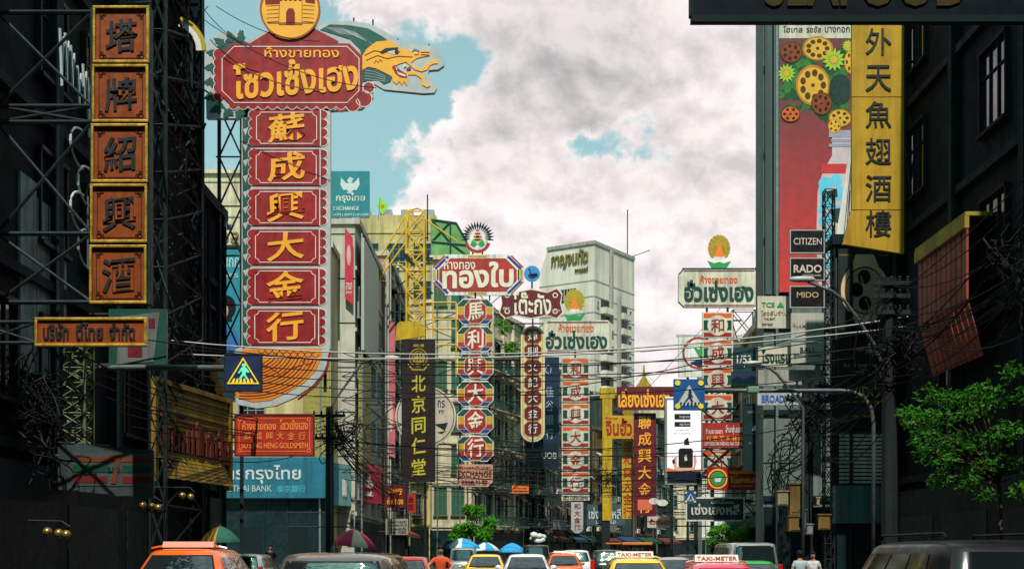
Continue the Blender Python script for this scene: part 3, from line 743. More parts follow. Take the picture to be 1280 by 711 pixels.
# ------------------------------------------------------------------ the dragon sign
s = Sign('dragon_sign', 'huge red dragon-headed goldsmith signpost with six red character panels', 'sign', 357, 510, 45)
dgrey = M('sign back grey', (0.42, 0.44, 0.43), 0.45, streak=0.12)
dscale = M('dark green scales', (0.010, 0.075, 0.058), 0.45)
dyellow = M('dragon yellow', (0.80, 0.36, 0.025), 0.45, var=0.1)
dline = M('dark red outline', (0.20, 0.02, 0.01), 0.5)
wline = M('white pinstripe', (0.75, 0.66, 0.62), 0.5)
col = s.P('column_board', dgrey).rect(302, 136, 413, 436, -8, 0).done()
e = s.P('scale', dscale, col)
for k in range(15):
    y = 139 + k * 19.6
    e.poly([(303, y + 2), (307, y + 11), (313, y - 6), (313.5, y + 16), (309, y + 20), (303.5, y + 22)], 0, .5)
e.done()
for i, (y0, y1, ch) in enumerate(((138, 183, '蘇'), (187, 232, '成'), (237, 282, '興'), (287, 331, '大'), (336, 381, '金'), (386, 431, '行'))):
    xs = 0 - i * 0.45
    p = s.P('panel', red)
    p.rect(317 + xs, y0, 400 + xs, y1, 0, 1.2)
    for k in range(4):
        cy = y0 + (y1 - y0) * (k + .5) / 4
        p.circ(316.5 + xs, cy, 5.4, 0, 1.08 + .04 * (k % 2), 16)
    p = p.done()
    q = s.P('pinstripe', wline, p)
    x0, x1 = 321 + xs, 396 + xs; c = 5
    def notch(cx, cy, a0): return [(cx + c * math.cos(R(a)), cy + c * math.sin(R(a))) for a in a0]
    pts = notch(x0, y0 + 3, (90, 60, 30, 0)) + notch(x1, y0 + 3, (180, 150, 120, 90)) + notch(x1, y1 - 3, (270, 240, 210, 180)) + notch(x0, y1 - 3, (0, -30, -60, -90))
    q.line(pts, 0.9, 1.1, 1.7, True)
    for k in range(4):
        cy = y0 + (y1 - y0) * (k + .5) / 4
        q.ring(316.5 + xs, cy, 5.2, 6.0, 0, 1.0, 10, 90, 270)
    q.rect(400.2 + xs, y0, 401.2 + xs, y1, 0, 1.6); q.done()
    q = s.P('side_scallop', red, p); w2 = s.P('pinstripe', wline, p)
    for k in range(4):
        cy = y0 + (y1 - y0) * (k + .5) / 4
        hc = [(401.5 + xs, cy - 5.2)] + [(401.5 + xs + 7.5 * math.cos(R(a)), cy + 5.2 * math.sin(R(a))) for a in range(-80, 81, 20)] + [(401.5 + xs, cy + 5.2)]
        q.poly(hc, 0, .7); w2.line([(401.5 + xs + 8.6 * math.cos(R(a)), cy + 5.9 * math.sin(R(a))) for a in range(-88, 89, 16)], .8, 0, .6)
    q.done(); w2.done()
    s.P('character', dyellow, p).text(ch, 335 + xs, y0 + 3.5, 382 + xs, y1 - 3.5, 1.0, 2.4, 0.018, 0.14).done()
# name board
brd = s.P('back_board', dgrey)
brd.poly([(258, 148), (256, 70), (262, 50), (276, 41), (298, 40), (308, 52), (330, 40), (420, 40), (455, 60), (466, 100), (466, 122), (452, 136), (420, 138), (300, 148)], -8, 0)
brd = brd.done()
e = s.P('scale', dscale, brd)
for k, (x, y, a) in enumerate(((270, 138, 200), (263, 122, 195), (262, 104, 188), (263, 86, 180), (266, 68, 165), (274, 54, 140), (287, 47, 110), (300, 46, 90), (285, 143, 230), (300, 144, 250))):
    for da, l in ((0, 15), (38, 11), (-30, 9)):
        ca, sa = math.cos(R(a + da)), -math.sin(R(a + da))
        bx, by = x - ca * 6, y - sa * 6
        e.poly([(bx - sa * 4.5, by + ca * 4.5), (bx + ca * l * .6 - sa * 5, by + sa * l * .6 + ca * 5), (bx + ca * l, by + sa * l), (bx + sa * 4.5, by - ca * 4.5)], 0, .5 + .05 * k + .014 * (da % 7))
e.poly([(270, 66), (282, 54), (302, 50), (312, 55), (290, 62), (275, 82), (271, 120), (284, 138), (274, 134), (267, 112)], 0, .45)
e.done()
nb = s.P('name_board', red)
sc_pts = []
for (xa, ya, xb, yb, n) in ((275, 62, 452, 62, 0), (452, 62, 452, 128, 0), (452, 128, 275, 128, 12), (275, 128, 275, 62, 6)):
    pass
nb.poly(cut(274, 55, 453, 133, 16), 0, 1.2)
for k in range(6): nb.circ(273.5, 68 + k * 10.5, 6.3, 0, 1.05 + .03 * (k % 2), 14)
for k in range(12): nb.circ(292 + k * 12.2, 131.5, 5.6, 0, 1.12 + .02 * (k % 2), 14)
nb.poly([(308, 58), (352, 30), (385, 32), (423, 52), (423, 58)], .1, 1.0)
for cx, cy, r in ((455, 124, 10), (441, 131, 9), (427, 134, 7), (461, 110, 7)): nb.circ(cx, cy, r, 0, .85 + .006 * r, 18)
nb = nb.done()
w = s.P('pinstripe', wline, nb); w.line(cut(278, 59, 449, 129, 15), 1.0, 1.1, 1.7, True)
for k in range(6): w.ring(273.5, 68 + k * 10.5, 6.1, 7.0, 0, 1.0, 10, 90, 270)
for k in range(12): w.ring(292 + k * 12.2, 131.5, 5.4, 6.3, 0, 1.0, 10, 0, 180)
for cx, cy, r in ((455, 124, 10), (441, 131, 9), (461, 110, 7)): w.ring(cx, cy, r - .4, r + .5, 0, .95, 18)
w.done()
s.P('lettering', gold, nb).text('ห้างขายทอง', 331, 59, 424, 73, 1.0, 2.2, 0.012).done()
s.P('lettering', dyellow, nb).text('โซวเซ้งเฮง', 292, 75, 448, 125, 1.0, 2.6, 0.028, 0.06).done()
# round medallion with a gate tower
md = s.P('medallion', dyellow).circ(363, 13, 37.5, -3, 2.4, 48).done()
w = s.P('rim', M('brown rim', (0.30, 0.09, 0.01), 0.5), md); w.ring(363, 13, 35.5, 37.8, 2.2, 3.2, 40); w.done()
g = s.P('gate_emblem', dline, md)
g.poly([(332, -4), (394, -4), (394, 6), (382, 4), (382, 1), (350, 1), (350, 6), (332, 7)], 2.3, 2.8)
g.line([(350, 0), (349, 32), (378, 32), (378, 0)], .7, 2.3, 2.9); g.line([(335, 30), (392, 30)], .7, 2.3, 2.9)
for k in range(5): g.rect(350 + k * 6, -2, 353 + k * 6, 2, 2.3, 3.0)
for k in range(5): g.line([(334, 9 + k * 5), (349, 8 + k * 5)], .5, 2.3, 2.7); g.line([(379, 8 + k * 5), (393, 9 + k * 5)], .5, 2.3, 2.7)
g.poly([(358, 32), (358, 17), (361, 12), (367, 12), (369, 17), (369, 32)], 2.3, 2.9)
g.done()
# head
hd = s.P('head_board', dgrey)
hd.poly([(452, 58), (440, 44), (400, 42), (396, 34), (410, 27), (440, 27), (462, 30), (480, 39), (500, 52), (520, 56), (536, 57), (548, 63), (555, 74), (555, 82), (548, 87), (536, 88), (535, 93), (540, 101), (546, 110), (543, 116), (530, 117), (500, 114), (480, 112), (468, 105), (455, 108)], -8, .1)
hd = hd.done()
mn = s.P('mane', dscale, hd)
mn.poly([(400, 38), (412, 31), (436, 32), (460, 36), (478, 46), (486, 52), (470, 54), (458, 62), (452, 70), (450, 62), (438, 50), (420, 44)], .1, .6)
mn.poly([(453, 84), (466, 86), (480, 92), (491, 96), (488, 103), (480, 106), (472, 100), (462, 102), (453, 103)], .1, .6)
mn = mn.done()
q = s.P('mane_line', dgrey, mn)
for k in range(6): q.line([(408 + k * 3, 35.5 + k * 1.3), (426 + k * 3, 36 + k * 1.6), (444 + k * 3, 41 + k * 2.2), (458 + k * 2, 50 + k * 1.5)], .55, .55, .8)
for k in range(4): q.line([(456, 88 + k * 3.6), (468, 90 + k * 3.4), (482, 96 + k * 2)], .5, .55, .8)
q.done()
fc = s.P('face', dyellow, hd)
fc.poly([(453, 88), (453, 72), (458, 62), (470, 53), (486, 51), (496, 56), (499, 61), (510, 63), (520, 67), (530, 64), (538, 65), (537, 70), (526, 72), (520, 74), (514, 79), (517, 84), (522, 86), (527, 86), (531, 84), (533, 80), (537, 78), (543, 75), (547, 76), (547, 80), (543, 80), (538, 82), (534, 88), (527, 90), (519, 88), (512, 82), (508, 78),
         (500, 80), (492, 84), (500, 92), (512, 90), (522, 91), (530, 96), (531, 104), (534, 107), (538, 104), (538, 108), (534, 110), (528, 107), (527, 99), (520, 94), (510, 94), (509, 108), (505, 102), (503, 107), (499, 102), (496, 106), (491, 102), (490, 96), (478, 90), (470, 86), (460, 84)], .1, 1.0)
fc = fc.done()
ft = s.P('ink_line', dline, fc)
for pts in ([(456, 70), (468, 64), (480, 66), (492, 62), (500, 66)], [(458, 76), (472, 70), (484, 74), (498, 71), (516, 72)], [(468, 80), (470, 76), (473, 79), (475, 75), (478, 78)], [(515, 66), (518, 62), (524, 64), (523, 69), (518, 69)], [(526, 66), (537, 66)], [(526, 69), (536, 69.5)]):
    ft.line(pts, .8, .9, 1.4)
ft.done()
s.P('eye', white, fc).poly([(484, 66), (490, 63), (498, 62), (499, 67), (492, 69)], .9, 1.4).done()
s.P('pupil', black, fc).circ(496, 65.5, 2.7, 1.3, 1.8, 14).poly([(475, 66), (482, 61), (498, 60), (498, 62), (486, 64.5), (478, 67.5)], .9, 1.7).done()
s.P('mouth', red, fc).poly([(490, 84), (494, 82), (500, 88), (508, 93), (509, 98), (500, 97), (494, 92)], .9, 1.4).poly([(508, 86), (513, 84), (514, 87), (509, 89)], .9, 1.4).done()
s.P('teeth', white, fc).poly([(494, 83), (497, 87), (496, 89)], 1.3, 1.8).poly([(496, 90), (508, 95), (506, 96.5), (498, 94)], 1.3, 1.8).poly([(505, 80), (508, 83), (505, 85)], 1.3, 1.8).done()
# tail board
tl = s.P('tail_board', dgrey)
tl.poly([(300, 434), (412, 432), (411, 448), (404, 466), (390, 482), (368, 497), (344, 507), (322, 510), (300, 506), (280, 496), (266, 480), (262, 466), (270, 450), (284, 441)], -8, .1)
tl = tl.done()
ty = s.P('tail_scales', M('tail orange', (.66, .22, .018), .45, var=.2), tl)
ty.poly([(304, 436), (403, 435), (402, 447), (394, 464), (380, 478), (360, 490), (338, 500), (316, 502), (298, 497), (290, 488), (306, 470), (312, 452), (296, 452)], .1, .7)
ty = ty.done()
tk = s.P('ink_line', dline, ty)
for r_ in range(2):
    for k in range(8): tk.ring(327 + k * 9 + 4.5 * r_, 437 + r_ * 5, 4.0, 4.8, .6, 1.1, 8, 0, 180)
for k in range(13):
    f_ = k / 12
    rx, ry = 34 + 54 * f_, 26 + 40 * f_
    tk.line([(311 + rx * math.cos(R(a)), 432 + ry * math.sin(R(a))) for a in range(int(22 - 8 * f_), int(118 - 16 * f_), 6)], .9 + .6 * (k % 2), .6, 1.1)
for pts in ([(312, 452), (320, 456), (326, 452), (322, 447), (318, 449)], [(392, 452), (384, 456), (378, 452), (382, 447), (386, 449)], [(326, 455), (336, 458), (348, 466), (352, 470), (356, 466), (368, 459), (378, 456)]):
    tk.line(pts, 1.0, .6, 1.2)
tk.done()
s.P('flame', M('flame orange', (0.75, 0.2, 0.02), 0.5), tl).poly([(262, 452), (270, 445), (276, 452), (272, 470), (280, 490), (272, 494), (263, 478)], .1, .8).done()
ed = s.P('red_rim', red, tl); ed.line([(412, 440), (408, 462), (394, 482), (372, 499)], 2.2, -4, .5); ed.done()
# laced mast between column and wall
mb = MB(); xw = WL_X - s.root.location.x; xa = (301 - 357) * s.k; z0 = -s.root.location.z + 0.14
for x, z1_ in ((xa - 0.05, 12.6), (xa - 0.85, 12.0)): mb.tube([(x, 0.4, z0), (x, 0.4, z1_)], 0.07)
zz = [0.2 + 1.75 * k for k in range(8)]
for a, b in zip(zz[:-1], zz[1:]):
    mb.tube([(xa - 0.05, 0.4, a), (xa - 0.85, 0.4, b)], 0.035); mb.tube([(xa - 0.85, 0.4, a), (xa - 0.05, 0.4, b)], 0.035); mb.tube([(xw, 0.4, b), (xa - 0.05, 0.4, b)], 0.03)
obj('laced_mast', mb, steel, s.root)
mb = MB()
for x in (300, 350, 405): mb.tube([((x - 357) * s.k, 0.3, 0.6), ((x - 357) * s.k, 0.3, 11.5)], 0.06)
obj('support_post', mb, steel, s.root)
mb = MB()
for x, y in ((466, 24), (497, 48), (536, 55), (442, 22), (345, -24), (303, 38)): mb.tube([((x - 357) * s.k, 0.05, (510 - y - 10) * s.k), ((x - 357) * s.k, 0.05, (510 - y) * s.k)], 0.03)
obj('lamp_stub', mb, steel, s.root)

# teal poster behind the dragon mast
s = Sign('poster', 'teal poster of a dark-haired woman in blue behind the dragon mast', 'poster', 288, 441, 71.6)
s.P('board', M('teal poster print', (0.02, 0.20, 0.26), 0.5)).rect(266, 312, 302, 441, -3, 0).done()
s.P('lettering', M('pale poster letters', (0.35, 0.5, 0.5), 0.5)).text('อนกก', 272, 322, 299, 334, -.2, .6).text('สมัคร', 272, 340, 298, 347, -.2, .6).done()
s.P('hair', M('printed black hair', (0.01, 0.01, 0.012), 0.5)).circ(283, 384, 12, 0, .5, 20, 15).rect(271, 384, 290, 402, 0, .45).done()
s.P('face', M('printed skin', (0.42, 0.26, 0.19), 0.5)).circ(278, 388, 7.5, .5, .8, 18, 11).rect(273, 398, 280, 406, .46, .75).done()
s.P('shirt', M('printed blue shirt', (0.03, 0.12, 0.30), 0.5)).poly([(267, 406), (280, 404), (296, 414), (301, 440), (267, 440)], 0, .9).done()
s = Sign('rooftop_letters', 'dark gold rooftop letters glimpsed between the dragon mast and scaffold', 'sign', 288, 306, 71.5)
s.P('board', cream).rect(266, 288, 302, 306, -3, 0).done()
s.P('lettering', M('dark gold letters', (0.25, 0.15, 0.02), 0.4)).text('เวล', 271, 290, 299, 304, -.2, 2).done()

# small red goldsmith sign
s = Sign('goldsmith_sign', 'small red goldsmith sign with three rows of orange lettering under the dragon tail', 'sign', 343, 568, 43.6)
s.P('board', M('warm red enamel', (0.36, 0.03, 0.015), 0.4, streak=0.12)).rect(295, 519, 391, 568, -4, 0).done()
q = s.P('pinstripe', orange); q.line(cut(299, 523, 387, 564, 4), .8, 0, .5, True)
for cx, cy in ((300, 524), (386, 524), (300, 563), (386, 563)): q.ring(cx, cy, 1.6, 2.6, 0, .6, 10)
q.done()
s.P('frame', maroon).frame(293, 517, 393, 570, 2, -4.2, .8).done()
l = M('orange sign letters', (0.80, 0.22, 0.04), 0.45, var=0.05)
s.P('lettering', l).text('ห้างขายทอง', 303, 526, 345, 537, -.2, .9, .015).text('โซวเซ้งเฮง', 350, 524, 385, 537, -.2, .9, .015).done()
q = s.P('lettering', l)
for k, ch in enumerate('蘇成興大金行'): q.text(ch, 305 + k * 13.6, 540, 314 + k * 13.6, 549.5, -.2, .7, .004, .1)
q.done()
s.P('lettering', l).text('SO SENG HENG GOLDSMITH', 302, 553, 385, 560, -.2, .6, .012).done()
s.arms(294, (523, 545, 564), WL_X, 0.035)

# blue bank fascia
s = Sign('bank_fascia', 'long sky blue bank fascia with pale Thai and Latin letters', 'fascia', 310, 623, 71.2)
s.P('board', skyblue).rect(186, 571, 410, 622, -14, 0).done()
pl = M('pale letters', (0.50, 0.53, 0.50), 0.5)
s.P('lettering', pl).text('ธนาคารกรุงไทย', 236, 581, 376, 604, -.2, .9, .012).done()
s.P('lettering', M('dull pale letters', (0.33, 0.42, 0.44), 0.5)).text('KRUNGTHAI BANK', 258, 606, 340, 614, -.2, .8, .012).done()
s.P('lettering', M('faint blue letters', (0.06, 0.33, 0.42), 0.5)).text('泰京銀行', 346, 606, 382, 615, -.2, .5, .01).done()
root = thing('corner_fascia', 'two-tone blue and pale teal fascia turning the corner beside the red shop fascia', 'fascia', P(412, 630, 72.2), math.atan2(6, 1.9))
L1 = 3.4
obj('board', MB().box(0, 1.2, 0, 0.7, 0, 2.4), skyblue, root); obj('board', MB().box(1.205, L1, 0, 0.7, 0, 2.4), M('pale teal board', (0.20, 0.42, 0.42), 0.5, streak=0.2), root)
obj('lettering', MB().text('บน', 1.7, 0.5, 2.2, 1.5, 0.0, -0.04), white, root)
root = thing('shop_fascia', 'red shop fascia with white Thai letters next to the blue corner fascia', 'fascia', P(450, 632, 81) + Vector((0.35, -4.2, 0.1)), math.atan2(6, 1.9))
obj('board', MB().box(0, 3.6, 0, 0.7, 0, 2.3), pinkred, root)
obj('lettering', MB().text('ฮะเส็ง', 1.0, 0.9, 2.2, 1.6, 0.0, -0.05, .015).text('ทองคำ', 1.0, 0.4, 2.2, 0.7, 0.0, -0.05), white, root)
obj('emblem', MB().prism([(0.3, 0.3), (0.65, 0.3), (0.65, 1.9), (0.5, 2.1), (0.3, 1.9)], -0.05, 0.0), oldgold, root)
s = Sign('shop_fascia', 'dark red fascia crowded with gold letters beyond the red corner fascia', 'fascia', 494, 634, 86)
s.P('board', maroon).rect(481, 606, 507, 634, -6, 0).done()
s.P('lettering', gold).text('金行', 485, 610, 503, 618, -.2, 1, .02).text('ห้างทอง', 484, 621, 504, 630, -.2, 1, .02).done()
s.arms(482, (612, 630), -9.0, .04, False)
s = Sign('hanging_board', 'small plain red board hung below the gold lettered fascia', 'sign', 513, 641, 88)
s.P('board', brightred).rect(507, 617, 520, 640, -2, 0).done()
s.P('lettering', maroon).text('金', 510, 620, 517, 627, -.2, .8).text('銀', 510, 629, 517, 637, -.2, .8).done()
s.arms(508, (620, 638), -9.0, .04, False)
s = Sign('menu_board', 'small pale board of black Thai writing over the shaded pavement shops', 'sign', 496, 668, 84)
s.P('board', M('grey pale board', (0.25, 0.25, 0.20), 0.6)).rect(482, 648, 510, 668, -2, 0).done()
q = s.P('lettering', ink)
for k in range(4): q.text(('ลดราคาทองคำ', 'รูปพรรณวันนี้', 'ขายออกรับซื้อ', 'บาทละ 19,850')[k], 485, 650 + k * 4.4, 508, 653.4 + k * 4.4, -.2, .6)
q.done(); s.arms(483, (652, 664), -9.0, .04, False)
s = Sign('vertical_sign', 'narrow pale oval-ended banner hanging above the red and white parasol', 'sign', 440, 661, 58)
s.P('board', M('pale pinkish board', (0.35, 0.27, 0.24), 0.6)).poly([(437, 640), (439, 637), (442, 637), (443.5, 640), (443.5, 661), (437, 661)], -1, 0).done()
s.P('emblem', M('dark slate', (0.03, 0.06, 0.07))).circ(440.2, 650, 2.2, 0, .5, 14, 8).done()
s.arms(437, (640, 658), -10.2, .03, False)

# pink banner on the grey building
s = Sign('vertical_sign', 'tall pink-red banner with a pale round badge on the grey concrete building', 'sign', 436, 381, 74.6)
s.P('board', pinkred).poly([(431, 284), (441, 297), (441, 381), (431, 372)], -2, 0).done()
s.P('emblem', M('pale pink print', (0.6, 0.3, 0.3), .5)).circ(436, 319, 2.6, 0, .5, 16, 13).done()
s.P('lettering', white).text('สาขา', 432.5, 353, 440, 362, 0, .5).text('เยาวราช', 432.5, 364, 440, 367, 0, .5).done()
mb = MB().tube([(-0.2, 0.06, 1.0), (-0.2, 0.45, 1.0)], 0.05).tube([(-0.2, 0.06, 3.5), (-0.2, 0.45, 3.5)], 0.05); obj('bracket', mb, steel, s.root)

s = Sign('exchange_sign', 'teal exchange sign with white bird emblem and Thai letters right of the dragon sign', 'sign', 438, 272, 76.5)
s.P('board', teal).rect(414, 214, 462, 272, -4, 0).done()
w = s.P('emblem', M('pale grey emblem', (0.5, 0.55, 0.55), 0.5))
w.circ(437.5, 226, 3.2, 0, .6, 14).poly([(436, 221), (443, 224), (438, 226)], 0, .7).poly([(433, 229), (442, 229), (444, 236), (438, 241), (431, 236)], 0, .5)
for sgn in (-1, 1): w.poly([(437.5 + sgn * 4, 230), (437.5 + sgn * 11, 222), (437.5 + sgn * 12, 231), (437.5 + sgn * 8, 238), (437.5 + sgn * 4, 237)], 0, .55); w.line([(437.5 + sgn * a, 241) for a in (0, 4)], 1.5, 0, .6)
w.done()
s.P('lettering', white).text('กรุงไทย', 420, 242, 456, 254, -.2, .8, .012).text('EXCHANGE', 417, 258, 449, 263, -.2, .8, .012).text('ATM | ADM | UPDATE', 417, 267, 461, 270.5, -.2, .6).done()
mbk = MB(); mbk.tube([(-.8, .3, 1.0), (-.8, .3, -1.0)], 0.07)
obj('support_post', mbk, steel, s.root)
s = Sign('flag', 'small lime green diamond flag on a thin rooftop pole', 'flag', 474, 273, 150)
s.P('cloth', lime).poly([(477, 246), (485, 258), (478, 269), (471, 257)], 0, .15).done()
s.P('emblem', yellow).circ(477.5, 258, 3, .15, .2, 12).done()
mb = MB().tube([((473 - 474) * s.k, 0, -0.2), ((475 - 474) * s.k, 0, 2.4)], .05); obj('pole', mb, steelg, s.root)

# yellow lattice tower
s = Sign('lattice_tower', 'yellow painted steel lattice tower with guy lines and a thin mast on top', 'tower', 512, 480, 88)
mb = MB(); k_ = s.k
xl, xr, zt, zb = (508 - 512) * k_, (530 - 512) * k_, (480 - 264) * k_, (480 - 585) * k_
for x in (xl, xr):
    for y in (0, 1.2): mb.tube([(x, y, zb), (x, y, zt)], .075)
n = 13
obj('support_post', MB().tube([(xl, 0, zb), (xl, 0, -s.root.location.z + .14)], .09).tube([(xr, 1.2, zb), (xr, 1.2, -s.root.location.z + .14)], .09), steel, s.root)
for i in range(n):
    a, b = zb + (zt - zb) * i / n, zb + (zt - zb) * (i + 1) / n
    for y in (0, 1.2): mb.tube([(xl, y, a), (xr, y, b)], .05); mb.tube([(xr, y, a), (xl, y, b)], .05); mb.tube([(xl, y, b), (xr, y, b)], .05)
    for x in (xl, xr): mb.tube([(x, 0, a), (x, 1.2, b)], .045)
mb.tube([(xl, 0, zt), ((521 - 512) * k_, .6, zt + .35), (xr, 0, zt)], .06)
obj('lattice', mb, ysteel, s.root)
mb = MB(); mb2 = MB()
for (x0, y0, x1, y1) in ((508, 266, 476, 318), (508, 282, 478, 330), (508, 300, 470, 352), (530, 272, 570, 300), (508, 330, 490, 330), (530, 377, 570, 377), (530, 398, 572, 398), (530, 410, 572, 410), (530, 430, 570, 430), (541, 377, 541, 420), (570, 377, 570, 470)):
    (mb if x1 > 530 else mb2).tube([((x0 - 512) * k_, .3, (480 - y0) * k_), ((x1 - 512) * k_, .3, (480 - y1) * k_)], .06)
obj('side_arm', mb, ysteel, s.root); obj('side_arm', mb2, ysteel, s.root)
obj('antenna', MB().tube([((534 - 512) * k_, .3, (480 - 300) * k_), ((534 - 512) * k_, .3, (480 - 242) * k_)], .05).tube([((530 - 512) * k_, .3, (480 - 296) * k_), ((535 - 512) * k_, .3, (480 - 296) * k_)], .05), steel, s.root)
fl = s.P('floodlight', steel); fl.poly([(503, 318), (508, 317), (519, 331), (516, 334)], 1, 5); fl.done()
hp = s.P('canopy_plate', yellow); hp.poly([(496, 406), (500, 402), (524, 402), (531, 420), (494, 426)], -2, 3); hp.done()

# dark brown vertical sign and the round one behind it
s = Sign('vertical_sign', 'dark brown vertical banner with yellow characters under a round yellow seal', 'sign', 523, 602, 72)
dbrown = M('dark brown lacquer', (0.022, 0.010, 0.009), 0.35, var=0.3)
s.P('board', dbrown).rect(503, 426, 543, 601, -6, 0).done()
s.P('frame', steel).frame(502, 424, 544, 602, 1.4, -6.5, .6).done()
ol = M('olive yellow lettering', (0.42, 0.36, 0.03), 0.45)
e = s.P('emblem', oldgold); e.ring(523, 447, 10.5, 11.6, 0, .6, 28).ring(523, 447, 7.5, 8.3, 0, .6, 24)
for k in range(4): e.rect(517 + k * 3.6, 441, 519 + k * 3.6, 453, 0, .6)
e.rect(517, 442, 530, 443.5, 0, .7).rect(517, 446, 530, 447.5, 0, .7).rect(517, 451, 530, 452.5, 0, .7)
e.line([(510, 455), (516, 462), (530, 462), (536, 455)], 2.2, 0, .6); e.done()
q = s.P('lettering', ol); q.text('同仁堂', 517, 430, 530, 433.5, -.2, .6)
q.done()
for k, ch in enumerate('北京同仁堂'):
    s.P('character', ol).text(ch, 514.5, 468 + k * 26.2, 532, 490 + k * 26.2, -.2, 1, .014, .1).done()
s.arms(503, (440, 470, 500, 530, 560, 590), -9.6, .035, d=-3)
s = Sign('round_sign', 'large round off-white sign partly behind the dark brown banner', 'sign', 532, 560, 78)
s.P('disc', M('off white disc', (0.50, 0.42, 0.33), 0.6, streak=0.2)).circ(532, 520, 38, -4, 0, 48).done()
s.P('rim', M('dark brown rim', (.10, .05, .02), .5)).ring(532, 520, 35, 36, 0, .5, 48).done()
q = s.P('lettering', ink); q.text('กร', 547, 500, 556, 509, 0, .5, .01).text('行', 548, 512, 555, 517, 0, .5); q.poly([(543, 530), (560, 528), (556, 538)], 0, .4).poly([(546, 540), (558, 538), (552, 542)], 0, .4); q.done()
s.arms(496, (505, 535), -9.0, .05)
s = Sign('banner', 'faded pink vertical banner half hidden left of the dark brown sign', 'banner', 489, 572, 91)
s.P('board', M('faded pink cloth', (0.50, 0.13, 0.16), 0.7, streak=0.3)).poly([(483, 398), (494, 404), (494, 572), (483, 568)], -1, 0).done()
s.P('emblem', M('pale pink cloth', (0.6, 0.35, 0.33), .7)).circ(488.5, 520, 3, 0, .4, 16, 20).done()
s.arms(484, (410, 560), -9.1, .04, False)
# ------------------------------------------------------------------ goldsmith signs hanging in the middle of the street
def ribs(cx, cy, r0, r1, n, a0, a1, w):
    out = []
    for i in range(n):
        a = R(a0 + (a1 - a0) * i / (n - 1)); ca, sa = math.cos(a), -math.sin(a); rm = (r0 + r1) / 2
        out.append([(cx + ca * r0, cy + sa * r0), (cx + ca * rm - sa * w, cy + sa * rm + ca * w), (cx + ca * r1, cy + sa * r1), (cx + ca * rm + sa * w, cy + sa * rm - ca * w)])
    return out
stripeblue = M('flag blue', (0.015, 0.035, 0.20), 0.45)
ochre = M('ochre paint', (0.50, 0.30, 0.03), 0.5, streak=0.1)
offw = M('off white letters', (0.68, 0.62, 0.50), 0.5)

s = Sign('goldsmith_sign', 'wide red octagonal goldsmith sign with blue and white striped corners and a sunburst on top', 'sign', 597, 369, 95)
s.P('board', white).poly(cut(540, 318, 655, 369, 17), -6, 0).done()
cs = s.P('corner_stripe', stripeblue)
for a, b in (((544, 336), (560, 320.5)), ((651, 336), (635, 320.5)), ((544, 351), (560, 366.5)), ((651, 351), (635, 366.5))): cs.line([a, b], 3.2, 0, .4)
cs.done()
cs = s.P('corner_stripe', brightred)
for a, b in (((541.5, 334), (556, 319.6)), ((653.5, 334), (639, 319.6)), ((541.5, 353), (556, 367.4)), ((653.5, 353), (639, 367.4))): cs.line([a, b], 1.8, 0, .4)
cs.done()
es = s.P('edge_block', ochre)
es.rect(541.5, 337, 545, 350, 0, .4).rect(650, 337, 653.5, 350, 0, .4).rect(585, 319, 608, 322, 0, .4).rect(585, 365, 608, 368, 0, .4); es.done()
es = s.P('edge_block', dgreen); es.rect(546, 337, 548, 350, 0, .4).rect(647, 337, 649, 350, 0, .4); es.done()
p = s.P('panel', brightred).poly(cut(549, 323, 646, 364, 14), 0, .9).done()
s.P('lettering', offw, p).text('ห้างทอง', 555, 323, 594, 337, .7, 1.7, .015).done()
s.P('lettering', offw, p).text('ทองใบ', 553, 327, 642, 361, .7, 1.8, .034, .03).done()
em = s.P('sunburst', steel)
for q in ribs(597, 297, 9, 21, 17, -8, 188, 1.5): em.poly(q, -2, .3)
em = em.done()
s.P('sun_tip', oldgold, em).poly([(597, 290), (601, 302), (593, 302)], 0, .6).done()
s.P('disc', white, em).circ(597, 302, 13, -2.2, .1, 28).done()
s.P('pagoda', pinkred, em).rect(592, 295, 602, 297, .1, .6).rect(593.5, 291, 600.5, 293, .1, .6).rect(595, 287, 599, 289, .1, .6).rect(591, 299, 603, 300.5, .1, .6).done()
s.P('leaf', green, em).poly([(597, 305), (590, 300), (588, 306), (592, 309)], .1, .7).poly([(597, 305), (604, 300), (606, 306), (602, 309)], .1, .7).done()
s.P('ribbon', brightred, em).ring(597, 300, 12.5, 16.5, -.5, .8, 20, 15, 165).done()
s.P('mount', steel, em).rect(590, 311, 592, 319, -3, -1).rect(602, 311, 604, 319, -3, -1).done()
s.arms(541, (322, 366), -9.05, .07)
s.posts((575, 612), 366, 612, .06)

